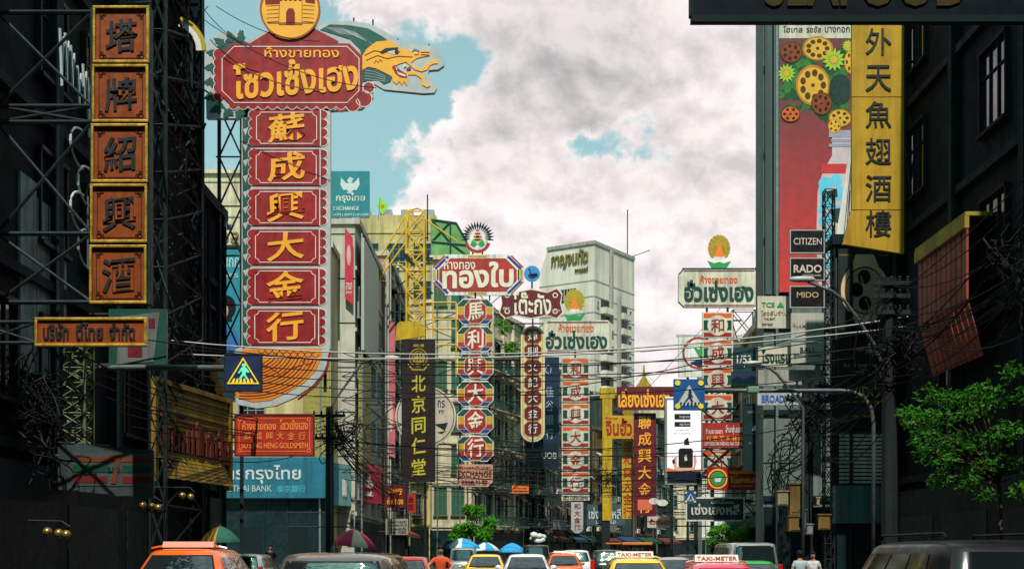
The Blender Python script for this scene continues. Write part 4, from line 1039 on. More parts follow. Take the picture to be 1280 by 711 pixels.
s = Sign('vertical_sign', 'stack of six octagonal red panels with white characters and multicoloured side bands', 'sign', 594, 579, 94.5)
for i, ch in enumerate('馬利興大金行'):
    y0 = 373 + i * 34.2; y1 = y0 + 32.5
    p = s.P('panel', white).poly(cut(571, y0, 617, y1, 8), -5, 0).done()
    for m, a, b in ((dgreen, 0.05, .3), (ochre, .32, .6), (brightred, .62, .8), (stripeblue, .82, .96)):
        ya, yb = y0 + (y1 - y0) * a, y0 + (y1 - y0) * b
        ia = max(0, 8 - (ya - y0)) if a < .3 else max(0, 8 - (y1 - yb))
        xe = lambda y: 572.3 + max(0, 8 - (y - y0), 8 - (y1 - y))
        ys_ = sorted({max(ya, y0 + 1), min(yb, y1 - 1)} | {v for v in (y0 + 8, y1 - 8) if ya < v < yb})
        q = s.P('colour_band', m, p)
        q.poly([(xe(v), v) for v in ys_] + [(590, ys_[-1]), (590, ys_[0])], 0, .35).poly([(1188 - xe(v), v) for v in ys_] + [(598, ys_[-1]), (598, ys_[0])], 0, .35); q.done()
    s.P('centre_panel', brightred, p).poly(cut(581, y0 + 1.6, 607, y1 - 1.6, 8), 0, .8).done()
    s.P('pinstripe', offw, p).line(cut(580.5, y0 + 1.2, 607.5, y1 - 1.2, 8.2), .7, 0, 1.0, True).done()
    s.P('character', offw, p).text(ch, 584, y0 + 4, 604.5, y1 - 4, .6, 1.7, .016, .1).done()
s.arms(572, (390, 424, 458, 492, 526, 560), -9.05, .05)
s.posts((594,), 365, 606, .08)

s = Sign('exchange_sign', 'rounded pinkish exchange sign with brown letters below the striped octagon stack', 'sign', 593, 609, 94)
s.P('board', M('faded pink board', (0.50, 0.27, 0.20), 0.5, streak=0.2)).poly([(571, 580), (616, 580), (616, 602), (610, 608), (577, 608), (571, 602)], -4, 0).done()
q = s.P('lettering', maroon); q.text('EXCHANGE', 572.5, 588, 614.5, 596, -.2, .8, .025).text('รับแลกเงินตรา', 574, 582, 613, 586, -.2, .6).text('找換外幣', 577, 599.5, 610, 606, -.2, .7, .02); q.done()
s.P('pinstripe', ochre).line([(572, 587), (615, 587)], .6, 0, .4).line([(572, 597.5), (615, 597.5)], .6, 0, .4).done()
s.arms(573, (584, 604), -9.1, .05)

s = Sign('round_sign', 'small blue disc with a dark crane between the octagonal sign and the ornate maroon one', 'sign', 665, 360, 116)
s.P('disc', M('crane blue', (0.03, 0.22, 0.48), 0.45)).circ(665, 342, 10, -3, 0, 28).done()
s.P('emblem', navy).line([(660, 337), (662, 336), (663, 341), (666, 345), (671, 343)], 1.5, 0, .5).poly([(660, 343), (671, 341), (673, 345), (667, 348), (661, 347)], 0, .5).line([(665, 347), (665, 351)], .8, 0, .5).done()
s.P('bracket', steel).rect(664, 351, 666, 364, -2, -1).done()

s = Sign('goldsmith_sign', 'ornate maroon goldsmith sign with curly cream edge and big cream Thai letters', 'sign', 664, 397, 116)
edge = []
for x, y in ((626, 366), (632, 362), (644, 366), (664, 362), (684, 366), (696, 361), (702, 368), (700, 379), (703, 390), (696, 397), (684, 393), (664, 397), (644, 393), (632, 397), (625, 390), (628, 379)): edge.append((x, y))
s.P('board', offw).poly([(664 + (x - 664) * 1.03, 379.5 + (y - 379.5) * 1.09) for x, y in edge], -5, 0).done()
p = s.P('panel', maroon).poly(edge, 0, .5).done()
s.P('lettering', offw, p).text('โต๊ะกัง', 641, 365, 689, 393, .4, 1.3, .02).text('MINE', 629, 384, 637, 387, .4, .9).text('GOLDSMITH', 690, 387, 700, 389, .4, .9).done()
q = s.P('scroll', offw, p)
for x in (634, 694):
    for y in (369, 389): q.ring(x, y, 2.2, 3.4, .4, .9, 12)
q.done()
s.arms(627, (368, 392), -3.0, .06)
s.posts((666,), 390, 560, .08, -5)

s = Sign('vertical_sign', 'oval cream framed vertical banner with seven maroon octagons of cream characters', 'sign', 666, 553, 117)
oval = circle(666, 421, 15, 14, 14, 180, 360) + circle(666, 539, 15, 14, 13, 0, 180)
s.P('board', M('cream frame', (0.60, 0.52, 0.36), 0.5, streak=0.15)).poly(oval, -5, 0).done()
s.P('edge', ochre).line([(666 + (x - 666) * .82, 480 + (y - 480) * .965) for x, y in oval], 1.2, 0, .4, True).done()
for i, ch in enumerate('焯剛文記大金行'):
    y0 = 411 + i * 19.3
    p = s.P('panel', maroon).poly(cut(655.5, y0, 676.5, y0 + 18, 4.5), 0, .6).done()
    s.P('pinstripe', ochre, p).line(cut(655, y0 - .3, 677, y0 + 18.3, 4.6), .6, 0, .8, True).done()
    s.P('character', offw, p).text(ch, 660, y0 + 3, 672, y0 + 15, .4, 1.2, .006, .08).done()
s.arms(652, (430, 470, 510, 545), -2.6, .05)

s = Sign('bank_sign', 'dark blue vertical bank banner with pale characters between the oval and the striped stacks', 'sign', 690, 556, 123)
s.P('board', M('bank navy', (0.006, 0.02, 0.05), 0.4)).rect(679, 446, 699, 555, -3, 0).done()
q = s.P('lettering', M('grey blue letters', (0.28, 0.33, 0.38), 0.5)); q.ring(686, 462, 3.5, 5, 0, .5, 14, 90, 330).line([(683, 455), (689, 459), (688, 466)], 1.2, 0, .5)
for k, ch in enumerate('佳谷銀行'): q.text(ch, 682, 483 + k * 17.5, 692, 496 + k * 17.5, -.2, .6, .01)
q.done(); s.arms(680, (455, 500, 548), -1.2, .05)
s = Sign('bank_sign', 'wide black bank sign with three grey Latin letters under the dark blue banner', 'sign', 677, 586, 120)
s.P('board', M('bank black blue', (0.006, 0.012, 0.022), 0.35)).rect(657, 553, 698, 585, -4, 0).done()
s.P('lettering', M('grey letters', (0.40, 0.42, 0.42), 0.5)).text('UOB', 677, 565, 696, 573, -.2, .8, .01).done()
s.arms(658, (558, 582), -1.9, .06)

def emblem_fan(s, cx, cy, r, base_y):
    e = s.P('fan_emblem', oldgold); cyf = cy - r * .15
    outl = [(cx + r * 1.12 * math.cos(R(a)) * (1 + .05 * (k % 2)), cyf - r * 1.35 * math.sin(R(a)) * (1 + .05 * (k % 2))) for k, a in enumerate(range(-50, 231, 10))]
    e.poly(outl, -1.5, 0); e = e.done()
    q = s.P('rib', ochre, e)
    for g in ribs(cx, cy + r * .1, r * .4, r * 1.3, 13, -15, 195, r * .055): q.poly(g, 0, .5)
    q.done()
    s.P('figure', orange, e).poly([(cx, cy - r * .75), (cx + r * .22, cy - r * .2), (cx + r * .5, cy + r * .75), (cx - r * .5, cy + r * .75), (cx - r * .22, cy - r * .2)], .4, 1.0).done()
    s.P('cushion', white, e).circ(cx, cy + r * .85, r * .6, .45, .95, 16, r * .22).done()
    s.P('lotus_base', green, e).poly([(cx - r * 1.25, base_y - r * .75), (cx - r * .5, base_y - r * .5), (cx, base_y - r * .65), (cx + r * .5, base_y - r * .5), (cx + r * 1.25, base_y - r * .75), (cx + r * .8, base_y), (cx - r * .8, base_y)], -1, .8).done()

hoard = M('cream sign face', (0.58, 0.54, 0.43), 0.5, var=.22, streak=0.38)
dletter = M('deep green letters', (0.005, 0.045, 0.035), 0.45)
oletter = M('orange red letters', (0.55, 0.08, 0.01), 0.45)
s = Sign('goldsmith_sign', 'left and lower of the two cream goldsmith signs topped by a gold fan', 'sign', 722, 441, 125)
s.P('board', hoard).poly(cut(679, 400, 765, 441, 5), -8, 0).done()
q = s.P('edge_line', maroon); q.rect(684, 402, 760, 403.5, 0, .5).rect(684, 437.5, 760, 439, 0, .5); q.done()
s.P('lettering', oletter).text('ห้างขายทอง', 698, 404, 742, 415, -.2, .9, .015).done()
s.P('lettering', dletter).text('ฮั่วเซ่งเฮง', 682, 413, 759, 436, -.2, 1.1, .032).done()
emblem_fan(s, 718, 378, 11, 400)
s.arms(681, (404, 436), -.6, .07)
def striped_stack(label, cx, w, tops, h, chars, Y):
    s = Sign('vertical_sign', label, 'sign', cx, tops[-1] + h, Y)
    for y0, ch in zip(tops, chars):
        y1 = y0 + h; x0, x1 = cx - w / 2, cx + w / 2
        p = s.P('panel', hoard).rect(x0, y0, x1, y1, -6, 0).done()
        s.P('stripe', oletter, p).rect(x0 + 1.5, y0 + h * .05, x1 - 1.5, y0 + h * .22, 0, .4).done()
        s.P('stripe', dletter, p).rect(x0 + 1.5, y0 + h * .32, cx - w * .29, y0 + h * .70, 0, .4).rect(cx + w * .29, y0 + h * .32, x1 - 1.5, y0 + h * .70, 0, .4).done()
        s.P('stripe', red, p).rect(x0 + 1.5, y0 + h * .80, x1 - 1.5, y0 + h * .96, 0, .4).done()
        d = s.P('disc', hoard, p).circ(cx, y0 + h * .52, h * .40, 0, .8, 24).done()
        s.P('character', red, d).text(ch, cx - h * .26, y0 + h * .26, cx + h * .26, y0 + h * .80, .6, 1.5, .012, .08).done()
    return s
s = striped_stack('stack of six striped panels with round red characters in the middle of the street', 719.5, 35, [447 + 28.4 * i for i in range(6)], 26.8, '和成興大金行', 124.6)
s.P('foot_panel', hoard).rect(702, 618, 737, 625, -6, 0).done()
s.P('lettering', ink).text('ฮั่วเซ่งเฮง', 704, 619, 735, 624, -.2, .7).done()
s.arms(702, (455, 510, 565, 610), -.6, .05)
s.posts((719,), 436, 624, .09, -5)
s = Sign('vertical_sign', 'small pale vertical banner with dark characters and a pointed foot below the striped panels', 'sign', 722, 667, 122)
s.P('board', M('pale grey board', (0.42, 0.40, 0.38), 0.5, streak=.2)).poly([(714, 627), (729, 627), (729, 662), (724, 666), (719, 666), (714, 662)], -3, 0).done()
q = s.P('lettering', maroon)
for k, ch in enumerate('和大金行'): q.text(ch, 717.5, 629 + k * 8.6, 725.5, 636 + k * 8.6, -.2, .6, .01)
q.done(); s.arms(715, (632, 658), -2.3, .05)
s = Sign('shop_sign', 'dark grey shop sign with pale Thai letters at the far bend of the street', 'sign', 757, 656, 146)
s.P('board', M('slate board', (0.05, 0.08, 0.09), 0.5)).rect(734, 630, 781, 656, -3, 0).done()
s.P('lettering', M('pale grey blue letters', (0.50, 0.53, 0.55), 0.5)).text('เซ่งเฮงหลี', 736, 634, 776, 648, -.2, .8, .01).text('LEE GOLD', 745, 650, 770, 654, -.2, .6).done()
s.arms(736, (634, 652), 7.2, .07, False)
s = Sign('pylon', 'tall yellow boxed pylon rising beside the tower behind the yellow Thai sign', 'pylon', 758, 640, 140)
s.P('shaft', yellow).rect(753, 498, 765, 650, -10, 0).done()
s.P('cap', yellow).rect(750, 484, 769, 498, -12, 1).done(bevel=.05)
mb = MB().box(-.5, .4, .1, 1.0, -5.4, .2); obj('base', mb, steel, s.root)
s = Sign('board', 'tiny orange board over the far left shopfronts under the black bank sign', 'sign', 650, 617, 112)
s.P('board', orange).rect(640, 606, 661, 616, -3, 0).done()
s.P('lettering', maroon).text('ห้างทอง', 642, 608, 659, 611, -.2, .5).text('เยาวราช', 642, 612.5, 659, 614.5, -.2, .5).done()
s.arms(641, (608, 614), -4.4, .05, False)

s = Sign('goldsmith_sign', 'maroon goldsmith sign with fat yellow Thai letters and a gold spire on top', 'sign', 805, 513, 100)
s.P('board', maroon).rect(771, 483, 842, 512, -6, 0).done()
s.P('lettering', gold).text('เลี่ยงเซ่งเฮง', 773, 486, 838, 509, -.2, 1, .03).done()
e = s.P('spire', oldgold); e.poly([(804.2, 456), (805.8, 456), (807, 470), (810, 476), (815, 483), (795, 483), (800, 476), (803, 470)], -2, 0); e.done()
s.P('sunburst', M('thin gilt wire', (0.5, 0.42, 0.2), .4, metal=.5)).ring(805, 482, 12.5, 13.1, -1, -.6, 24, 180, 360).ring(805, 482, 9, 9.5, -1, -.6, 20, 180, 360).done()
s.arms(841, (487, 508), 17.0, .07, True)
s = Sign('goldsmith_sign', 'mustard goldsmith sign with bold red Thai letters left of the maroon spired one', 'sign', 773, 549, 103)
s.P('board', ochre).rect(754, 519, 792, 548, -4, 0).done()
s.P('lettering', M('brick red letters', (0.33, 0.03, 0.01), 0.5)).text('จินฮั้ว', 757, 522, 790, 544, -.2, .9, .025).text('ห้างทอง', 757, 520.5, 772, 524, -.2, .6).done()
s.P('fan_emblem', oldgold).circ(785, 515, 7, -2, -.2, 18, 5).done()
s.arms(790, (523, 545), 17.5, .06, False)
s = Sign('vertical_sign', 'mustard vertical banner of six small dark red characters beside the maroon character banner', 'sign', 784.5, 649, 102.5)
s.P('board', ochre).rect(777.5, 549, 791.5, 648, -4, 0).done()
q = s.P('lettering', M('brick red letters', (0.33, 0.03, 0.01)))
for k, ch in enumerate('振和興大金行'): q.text(ch, 779, 551 + k * 16.3, 790, 565 + k * 16.3, -.2, .7, .010)
q.done(); s.arms(790, (560, 600, 640), 17.4, .05, False)
s = Sign('vertical_sign', 'maroon vertical banner with six large yellow characters under the spired sign', 'sign', 806, 645, 100.5)
s.P('board', maroon).rect(792.5, 516, 820, 644, -5, 0).done()
for k, ch in enumerate('聯成興大金行'): s.P('character', gold).text(ch, 797.5, 519 + k * 21, 814, 536 + k * 21, -.2, .9, .012, .06).done()
s.arms(819, (525, 565, 605, 640), 17.0, .05)
s = Sign('board', 'tiny pink board with two dishes of food hung in front of the maroon character banner', 'sign', 808, 638, 90)
s.P('board', M('salmon board', (0.6, .14, .08), .5)).rect(797, 624, 815, 637, -2, 0).done()
s.P('dish', white).circ(817, 626, 6, -1, .5, 16, 4).circ(828, 628, 7, -1, .4, 16, 4).done()
s.arms(800, (626, 636), 15.2, .03, False)

# phone advert screen
s = Sign('advert_screen', 'bright white advert screen showing a hand holding a black phone', 'screen', 854, 606, 72)
s.P('housing', steelg).rect(831, 496, 878, 606, -12, 0).done(bevel=.03)
scr = s.P('screen', M('lit white screen', (0.80, 0.74, 0.84), 0.3, var=.04, emit=0.35)).rect(834, 500, 876, 588, 0, .6).done()
s.P('lower_panel', M('dark lit band', (0.01, 0.015, 0.03), .3)).rect(834, 589, 876, 603, 0, .6).done()
s.P('wave', orange, scr).poly([(834, 588.5), (834, 584), (850, 588), (876, 586), (876, 588.5)], .55, .7).done()
s.P('badge', black, scr).rect(843, 517, 863, 524, .6, .9).rect(843, 527, 863, 533, .6, .9).done()
q = s.P('lettering', white, scr); q.text('Google play', 849, 519, 862, 522.5, .8, 1.1).text('App Store', 849, 528.5, 862, 532, .8, 1.1); q.done()
s.P('lettering', M('grey print', (.3, .28, .33), .5), scr).text('ทุกเรื่องเงิน', 844, 536, 862, 539, .6, .8).text('ง่าย ๆ แค่ปลายนิ้ว', 842, 540, 864, 543, .6, .8).done()
s.P('hand', M('printed hand', (0.72, .34, .25), .5), scr).poly([(846, 583), (846, 570), (842, 572), (841, 577), (843, 586), (852, 588), (868, 588), (871, 576), (869, 566), (867, 570), (867, 583)], .6, .85).done()
ph = s.P('phone', black, scr).poly(cut(848, 560, 866, 584, 2), .85, 1.2).done()
s.P('logo', white, ph).poly([(855, 570), (858, 568), (859, 575), (856, 576)], 1.2, 1.3).done()
s.P('logo', black, scr).poly([(855, 556), (855, 550), (860, 546), (862, 556)], .6, .8).poly([(840, 575), (843, 573), (844, 578), (841, 580)], .6, .9).done()
s.posts((840, 870), 600, 686, .1, -6); s.arms(876, (510, 550, 595), 12.7, .08)

s = Sign('goldsmith_sign', 'right and higher of the two cream goldsmith signs topped by a gold fan', 'sign', 898, 386, 74)
s.P('board', hoard).poly(cut(848, 336, 950, 384, 7), -9, 0).done(bevel=.03)
q = s.P('edge_line', maroon); q.rect(855, 338, 943, 339.2, 0, .5).rect(855, 381, 943, 382.2, 0, .5); q.done()
q = s.P('edge_line', dletter); q.rect(853, 335, 945, 336.4, -3, .8).line([(848, 377), (854, 383)], 1.2, 0, .6).line([(950, 377), (944, 383)], 1.2, 0, .6).line([(848, 343), (854, 337)], 1.2, 0, .6).line([(950, 343), (944, 337)], 1.2, 0, .6); q.done()
s.P('lettering', oletter).text('ห้างขายทอง', 875, 344, 922, 354, -.2, .9, .018).done()
s.P('lettering', dletter).text('ฮั่วเซ่งเฮง', 855, 350, 942, 377, -.2, 1.2, .036).done()
emblem_fan(s, 899, 312, 12, 335)
mb = MB(); lattice(mb, (918 - 898) * s.k, (946 - 898) * s.k, .5, 1.2, -3.05, .05, 2, .05); obj('support_lattice', mb, steelg, s.root)
s = striped_stack('right-hand stack of striped panels with red characters below the higher gold fan sign', 897, 38, [390, 424.5, 458.5, 492.5, 562], 32, '和成興大行', 73.6)
s.posts((884, 910), 384, 590, .07, -4)
s.arms(915, (400, 440, 480, 520), 13.2, .05)
mbk = MB().tube([(-.2, .5, -.1), (-.2, .5, -s.root.location.z + .15)], .09); obj('support_post', mbk, steel, s.root)

s = Sign('bank_sign', 'white bank sign with a green leaf inside a red ring behind the right striped stack', 'sign', 872, 471, 92)
s.P('board', white).rect(848, 420, 897, 471, -5, 0).done()
s.P('ring_emblem', brightred).ring(873, 441, 17.5, 20, 0, .5, 36, 70, 330).done()
s.P('leaf', green).poly([(866, 432), (874, 437), (876, 430), (880, 436), (884, 430), (882, 446), (874, 446)], 0, .6).line([(876, 445), (877, 456)], 1.5, 0, .6).done()
s.P('wave', navy).poly([(862, 453), (874, 449), (886, 456), (874, 459)], 0, .6).done()
s.P('cap', greyp).rect(846, 418, 899, 420.5, -5.5, .4).done()
s.posts((860, 890), 470, 690, .1); s.arms(896, (425, 465), 16.2, .07)
s = Sign('shop_sign', 'dark teal shop sign with the white number 1/53 left of the green hotel lettering', 'sign', 932, 466, 66)
s.P('board', M('dark teal board', (.01, .045, .055), .4)).rect(917, 434, 947, 465, -3, 0).done()
s.P('lettering', white).text('1/53', 921, 444, 939, 454, -.2, .8, .012).text('C', 930, 455, 933, 460, -.2, .6).done()
s.arms(946, (438, 460), 12.7, .04)
s = Sign('picture_board', 'board with a picture of a lotus pond and purple hills under the 1/53 sign', 'sign', 931, 491, 65.5)
s.P('board', M('printed sky violet', (.25, .26, .42), .5)).rect(914, 464, 948, 490, -3, 0).done()
s.P('hills', M('printed dusk blue', (.08, .1, .2), .5)).poly([(914, 475), (922, 470), (930, 474), (940, 469), (948, 473), (948, 480), (914, 480)], 0, .3).done()
s.P('pond', M('printed leaf green', (.07, .22, .06), .5)).rect(914, 479, 948, 490, 0, .35).done()
s.arms(947, (468, 486), 12.7, .04)
s = Sign('pharmacy_sign', 'red pharmacy sign with white Thai and Latin letters across the right striped stack', 'sign', 905, 560, 70)
s.P('board', brightred).rect(878, 528, 932, 559, -4, 0).done()
q = s.P('lettering', white); q.text('ร้านขายยา', 882, 535, 903, 542, -.2, .8, .012).text('ลิ้มซุ่นเฮง', 907, 531, 930, 543, -.2, .8, .02).text('LIM SOON HENG NATURAL', 881, 552, 930, 556.5, -.2, .8, .015); q.done()
q = s.P('lettering', gold)
for k, ch in enumerate('行藥平金林順'): q.text(ch, 883 + k * 8, 544.5, 889 + k * 8, 550.5, -.2, .7, .015)
q.done(); s.arms(930, (532, 556), 12.9, .05)
s = Sign('advert_board', 'dark green hanging advert with a pale dome shape and thin white writing', 'sign', 948, 589, 56)
s.P('board', M('dark bottle green print', (.006, .022, .024), .4)).rect(930, 506, 967, 588, -4, 0).done()
s.P('frame', steel).frame(929, 504, 968, 589, 1.6, -4.5, .7).done()
s.P('dome', white).poly([(940, 538), (941, 534), (944, 531), (948, 530), (951, 532), (953, 538)], 0, .5).done()
s.P('lettering', M('dull grey print', (.2, .22, .22), .5)).text('ไข่ไก่สด อร่อยทุกวัน', 934, 513, 963, 517, -.2, .5).text('• • • • •', 936, 553, 962, 554, -.2, .5).done()
s.arms(966, (512, 548, 584), 12.2, .05)
s = Sign('restaurant_sign', 'red fishball restaurant sign with a round yellow ringed green badge', 'sign', 915, 613, 62)
s.P('board', red).rect(884, 583, 945, 612, -4, 0).done()
e = s.P('badge', green).circ(897, 598, 9, 0, .5, 24).done(); s.P('ring', gold, e).ring(897, 598, 10.5, 12.5, 0, .6, 28).done(); s.P('bowl', white, e).poly([(892, 597), (902, 597), (900, 602), (894, 602)], .5, .9).done()
s.P('lettering', gold).text('Yoo', 912, 595, 926, 604, -.2, .8, .015).text('Fishball', 927, 596.5, 943, 603, -.2, .8, .01).text('อยู่ลูกชิ้นปลา', 912, 587, 943, 593, -.2, .8, .02).text('YAOWARAT BANGKOK', 914, 606, 942, 608, -.2, .5).done()
s.arms(944, (588, 608), 12.6, .05)
s = Sign('goldsmith_sign', 'black signboard in a white frame with grey Thai letters above the kerbside shrubs', 'sign', 893, 651, 66)
s.P('board', M('slate black', (.016, .03, .032), .4)).rect(858, 622, 930, 650, -4, 0).done()
s.P('frame', white).frame(857, 621, 931, 651, 1.8, -4.5, .6).done()
s.P('lettering', M('silver letters', (.5, .5, .47), .4)).text('เซ่งเฮงหลี', 864, 629, 924, 643, -.2, .9, .02).text('ตรามังกร', 889, 624, 917, 629, -.2, .7).done()
s.arms(929, (626, 646), 12.6, .05)
s = Sign('goldsmith_sign', 'small pale sign with red Thai letters low on the far right side', 'sign', 827, 660, 84)
s.P('board', M('pale sign board', (.5, .46, .38), .5, streak=.15)).rect(809, 645, 844, 659, -3, 0).done()
s.P('lettering', red).text('ฮั่วเซ่นฮวน', 812, 647.5, 841, 655, -.2, .8, .02).done()
s.arms(843, (648, 657), 14.5, .05, False)

# watch signs and their neighbours on a mast
SGY = 46
mast = MB(); mx = (1033 - 640) * SGY / F
lattice(mast, mx, mx + .35, SGY + .2, SGY + .55, .15, 14.6, 26, .025)
tag(obj('sign_mast', mast, steel), 'thin laced steel mast carrying the black watch signs', 'mast')
def plate(label, x0, y0, x1, y1, board, lines, frame=None, name='shop_sign', Y=SGY, arm=1037, cat='sign', pys=None):
    s = Sign(name, label, cat, (x0 + x1) / 2, y1, Y)
    s.P('board', board).rect(x0, y0, x1, y1, -5, 0).done()
    if frame: s.P('frame', frame).frame(x0 - .8, y0 - .8, x1 + .8, y1 + .8, 1.3, -5.5, .5).done()
    for m, t, a, b, c, d, off in lines: s.P('lettering', m).text(t, a, b, c, d, -.2, .7, off).done()
    mb = MB()
    for py in (pys or (y0 + 4, y1 - 4)): mb.tube([((x1 - 3 - s.cx) * s.k, .12, (y1 - py) * s.k), ((arm - s.cx) * s.k, .3, (y1 - py) * s.k)], .035)
    obj('bracket', mb, steel, s.root)
    return s
wblack = M('black watch sign', (.008, .009, .010), .35)
bl = M('pale beige letters', (.55, .5, .42), .5)
plate('topmost of the three black watch signs, the one with thin serif letters', 988, 288, 1030, 316, wblack, [(bl, 'CITIZEN', 992, 297.5, 1027, 306, .004)], greyp)
plate('middle one of the three black watch signs, with bold letters', 988, 323, 1030, 350, wblack, [(bl, 'RADO', 992, 331, 1027, 341, .022), (bl, 'SWITZERLAND', 1003, 343, 1026, 345.5, 0)], greyp)
plate('lowest of the three black watch signs, with widely spaced tan letters', 988, 358, 1030, 384, wblack, [(M('tan letters', (.5, .36, .22), .5), 'MIDO', 996, 365, 1023, 372, .006)], greyp)
plate('pale grey watch sign with faint lettering below the three black ones', 989, 391, 1030, 425, M('pale grey enamel', (.42, .41, .36), .5, streak=.2), [(M('faint grey letters', (.25, .23, .2), .5), 'HAMILTON', 993, 405, 1028, 410, .002), (orange, '■', 991, 403, 994, 407, 0)])
plate('pale sign with thin black serif letters hanging by the green hotel lettering', 989, 428, 1030, 454, M('pale grey enamel', (.42, .41, .36)), [(ink, 'BALL', 1000, 434, 1020, 440, .004), (ink, 'OFFICIAL ▪ WATCH', 992, 443, 1027, 446, 0)])
plate('cream hotel sign with tall dark green Thai letters', 948, 433, 990, 458, cream, [(dletter, 'โรงแรม', 952, 437, 988, 454, .03)], Y=46.6, arm=1038)
plate('old cream shop sign with green pictures and tiny black print', 947, 370, 990, 410, hoard, [(green, 'TCS ▲', 952, 377, 980, 384, .02), (M('dull tan letters', (.3, .24, .12), .5), 'โรงรับจำนำ', 951, 388, 988, 394, .01), (ink, 'THAI BAHT', 955, 397, 969, 400, 0), (ink, 'MONEY MARKET', 952, 404, 966, 407, 0)], Y=46.6, arm=1038)
plate('blank grey corrugated signboard under the green hotel lettering', 948, 462, 1030, 482, M('weathered grey sheet', (.33, .33, .29), .6, streak=.4), [], Y=46.4, arm=1037)
plate('white hotel sign with blue capital letters cut off behind the utility pole', 947, 491, 1032, 506, M('grey white board', (.42, .44, .44), .5, streak=.3), [(M('bright blue letters', (.02, .1, .36), .5), 'BROADWAY HOTEL', 952, 493.5, 1030, 503, .02)], Y=46.2, arm=1037)

# watch advert
s = Sign('watch_advert', 'large black advert with a big gold wristwatch and yellow letters', 'advert', 1080, 541, 46.2)
s.P('board', M('matt black print', (.008, .014, .016), .45)).rect(1048, 309, 1112, 540, -3, 0).done()
s.P('edge', M('dull gold print', (.18, .12, .03), .5)).rect(1049, 318, 1062, 319.5, 0, .3).rect(1098, 318, 1111, 319.5, 0, .3).done()
w = s.P('watch', M('print rose gold', (.68, .44, .25), .45)).ring(1081, 363, 25, 30, 0, .5, 40, ry=1.2).poly([(1064, 332), (1070, 318), (1092, 318), (1098, 332)], 0, .4).poly([(1064, 394), (1070, 404), (1092, 404), (1098, 394)], 0, .4).done()
s.P('dial', M('print tan dial', (.42, .33, .21), .45), w).circ(1081, 363, 24, 0, .35, 36, 28).done()
q = s.P('subdial', wblack, w); q.circ(1080, 346, 8, .35, .6, 20, 9).circ(1071, 362, 8, .35, .6, 20, 9).circ(1081, 379, 8, .35, .6, 20, 9); q.done()
q = s.P('marker', bl, w)
for k in range(24):
    a = R(k * 15); q.line([(1081 + 20.5 * math.cos(a), 363 + 24.5 * math.sin(a)), (1081 + 23 * math.cos(a), 363 + 27 * math.sin(a))], .7, .35, .6)
q.line([(1081, 363), (1094, 352)], 1, .6, .8).line([(1081, 363), (1076, 345)], 1, .6, .8); q.done()
yl = M('dull yellow print', (.65, .42, .04), .5)
s.P('lettering', yl).text('Multifort Patrimony', 1060, 436, 1085, 439, -.2, .5).text('A mark of true design', 1055, 454, 1098, 459.5, -.2, .5).text('(Time II)', 1066, 463, 1080, 466, -.2, .5).text('MIDO', 1062, 483, 1100, 497, -.2, .6, .008).text('SWISS WATCHES SINCE 1918', 1056, 501, 1098, 503.5, -.2, .5).text('www.mido.ch', 1067, 518, 1090, 521, -.2, .5).done()

# fruit and bottle advert on the tall slab
s = Sign('billboard', 'tall red billboard of lotus-root slices, flowers and a pale drink bottle', 'billboard', 1020, 366, 53.4)
s.P('board', pattern('printed red gradient', 'grad', (.58, .03, .025), (.10, .008, .012), 1 / 8.5, .5)).rect(974, 48, 1066, 365, -2, 0).done()
s.P('frame', M('weathered steel channel', (.06, .09, .08), .5, streak=.3)).rect(957, -20, 965, 368, -6, 2).rect(967, -20, 973.5, 368, -4, 1).done()
s.P('header', hoard).rect(974, 22, 1066, 48, -2, 0).done()
s.P('lettering', ink).text('โฮเทล', 979, 33, 1003, 41, -.2, .5, .01).text('รอยัล', 1008, 33, 1026, 41, -.2, .5, .01).text('บางกอก', 1031, 34, 1062, 41, -.2, .5, .01).done()
fy = M('print lotus root yellow', (.62, .34, .03), .5, var=.2); fd = M('print dark holes', (.07, .03, .008), .5); fb = M('print brown slice', (.22, .05, .012), .5, var=.4, vs=3)
lf = M('print dark leaf', (.012, .07, .02), .5, var=.5, vs=3); fl_ = M('print lime petals', (.32, .45, .03), .5)
lf2 = M('print mid green leaf', (.03, .15, .03), .5, var=.4, vs=3)
rl = random.Random(21)
dk = s.P('dark_leaf', lf); dk2 = s.P('leaf', lf2)
for n_, (x, y, r) in enumerate(((990, 110, 17), (1008, 70, 22), (1040, 95, 24), (1056, 70, 14), (987, 140, 13), (1030, 140, 14), (984, 66, 10), (1015, 125, 18), (996, 86, 15), (1048, 130, 14), (982, 118, 10))):
    dk.circ(x, y, r * .75, 0, .1 + .012 * n_, 12)
    for q_ in range(6):
        a = rl.uniform(0, 6.28); w_ = r * .28; ca, sa = math.cos(a), math.sin(a)
        (dk2 if rl.random() < .6 else dk).poly([(x, y), (x + ca * r * .55 - sa * w_, y + sa * r * .55 + ca * w_), (x + ca * r * 1.15, y + sa * r * 1.15), (x + ca * r * .55 + sa * w_, y + sa * r * .55 - ca * w_)], 0, .13 + .012 * n_ + .0015 * q_)
dk.done(); dk2.done()
_sd = [0.0]
def slice_(cx, cy, rx, ry, holes, m=fy):
    _sd[0] += .07; z_ = _sd[0]
    o = s.P('fruit_slice', m).circ(cx, cy, rx, .2, .5 + z_, 26, ry).done(); q = s.P('hole', fd if m is fy else inkred, o)
    for k in range(holes):
        a = 2 * math.pi * k / holes; q.circ(cx + rx * .62 * math.cos(a), cy + ry * .62 * math.sin(a), rx * .17, .5, .53 + z_, 10, ry * .19)
    q.circ(cx, cy, rx * .12, .5, .53 + z_, 8); q.done()
    s.P('rind', M('print rind ochre', (.42, .17, .02), .5, var=.3) if m is fy else fd, o).ring(cx, cy, rx * .9, rx * 1.02, .3, .52 + z_, 26, ry=ry / rx).done()
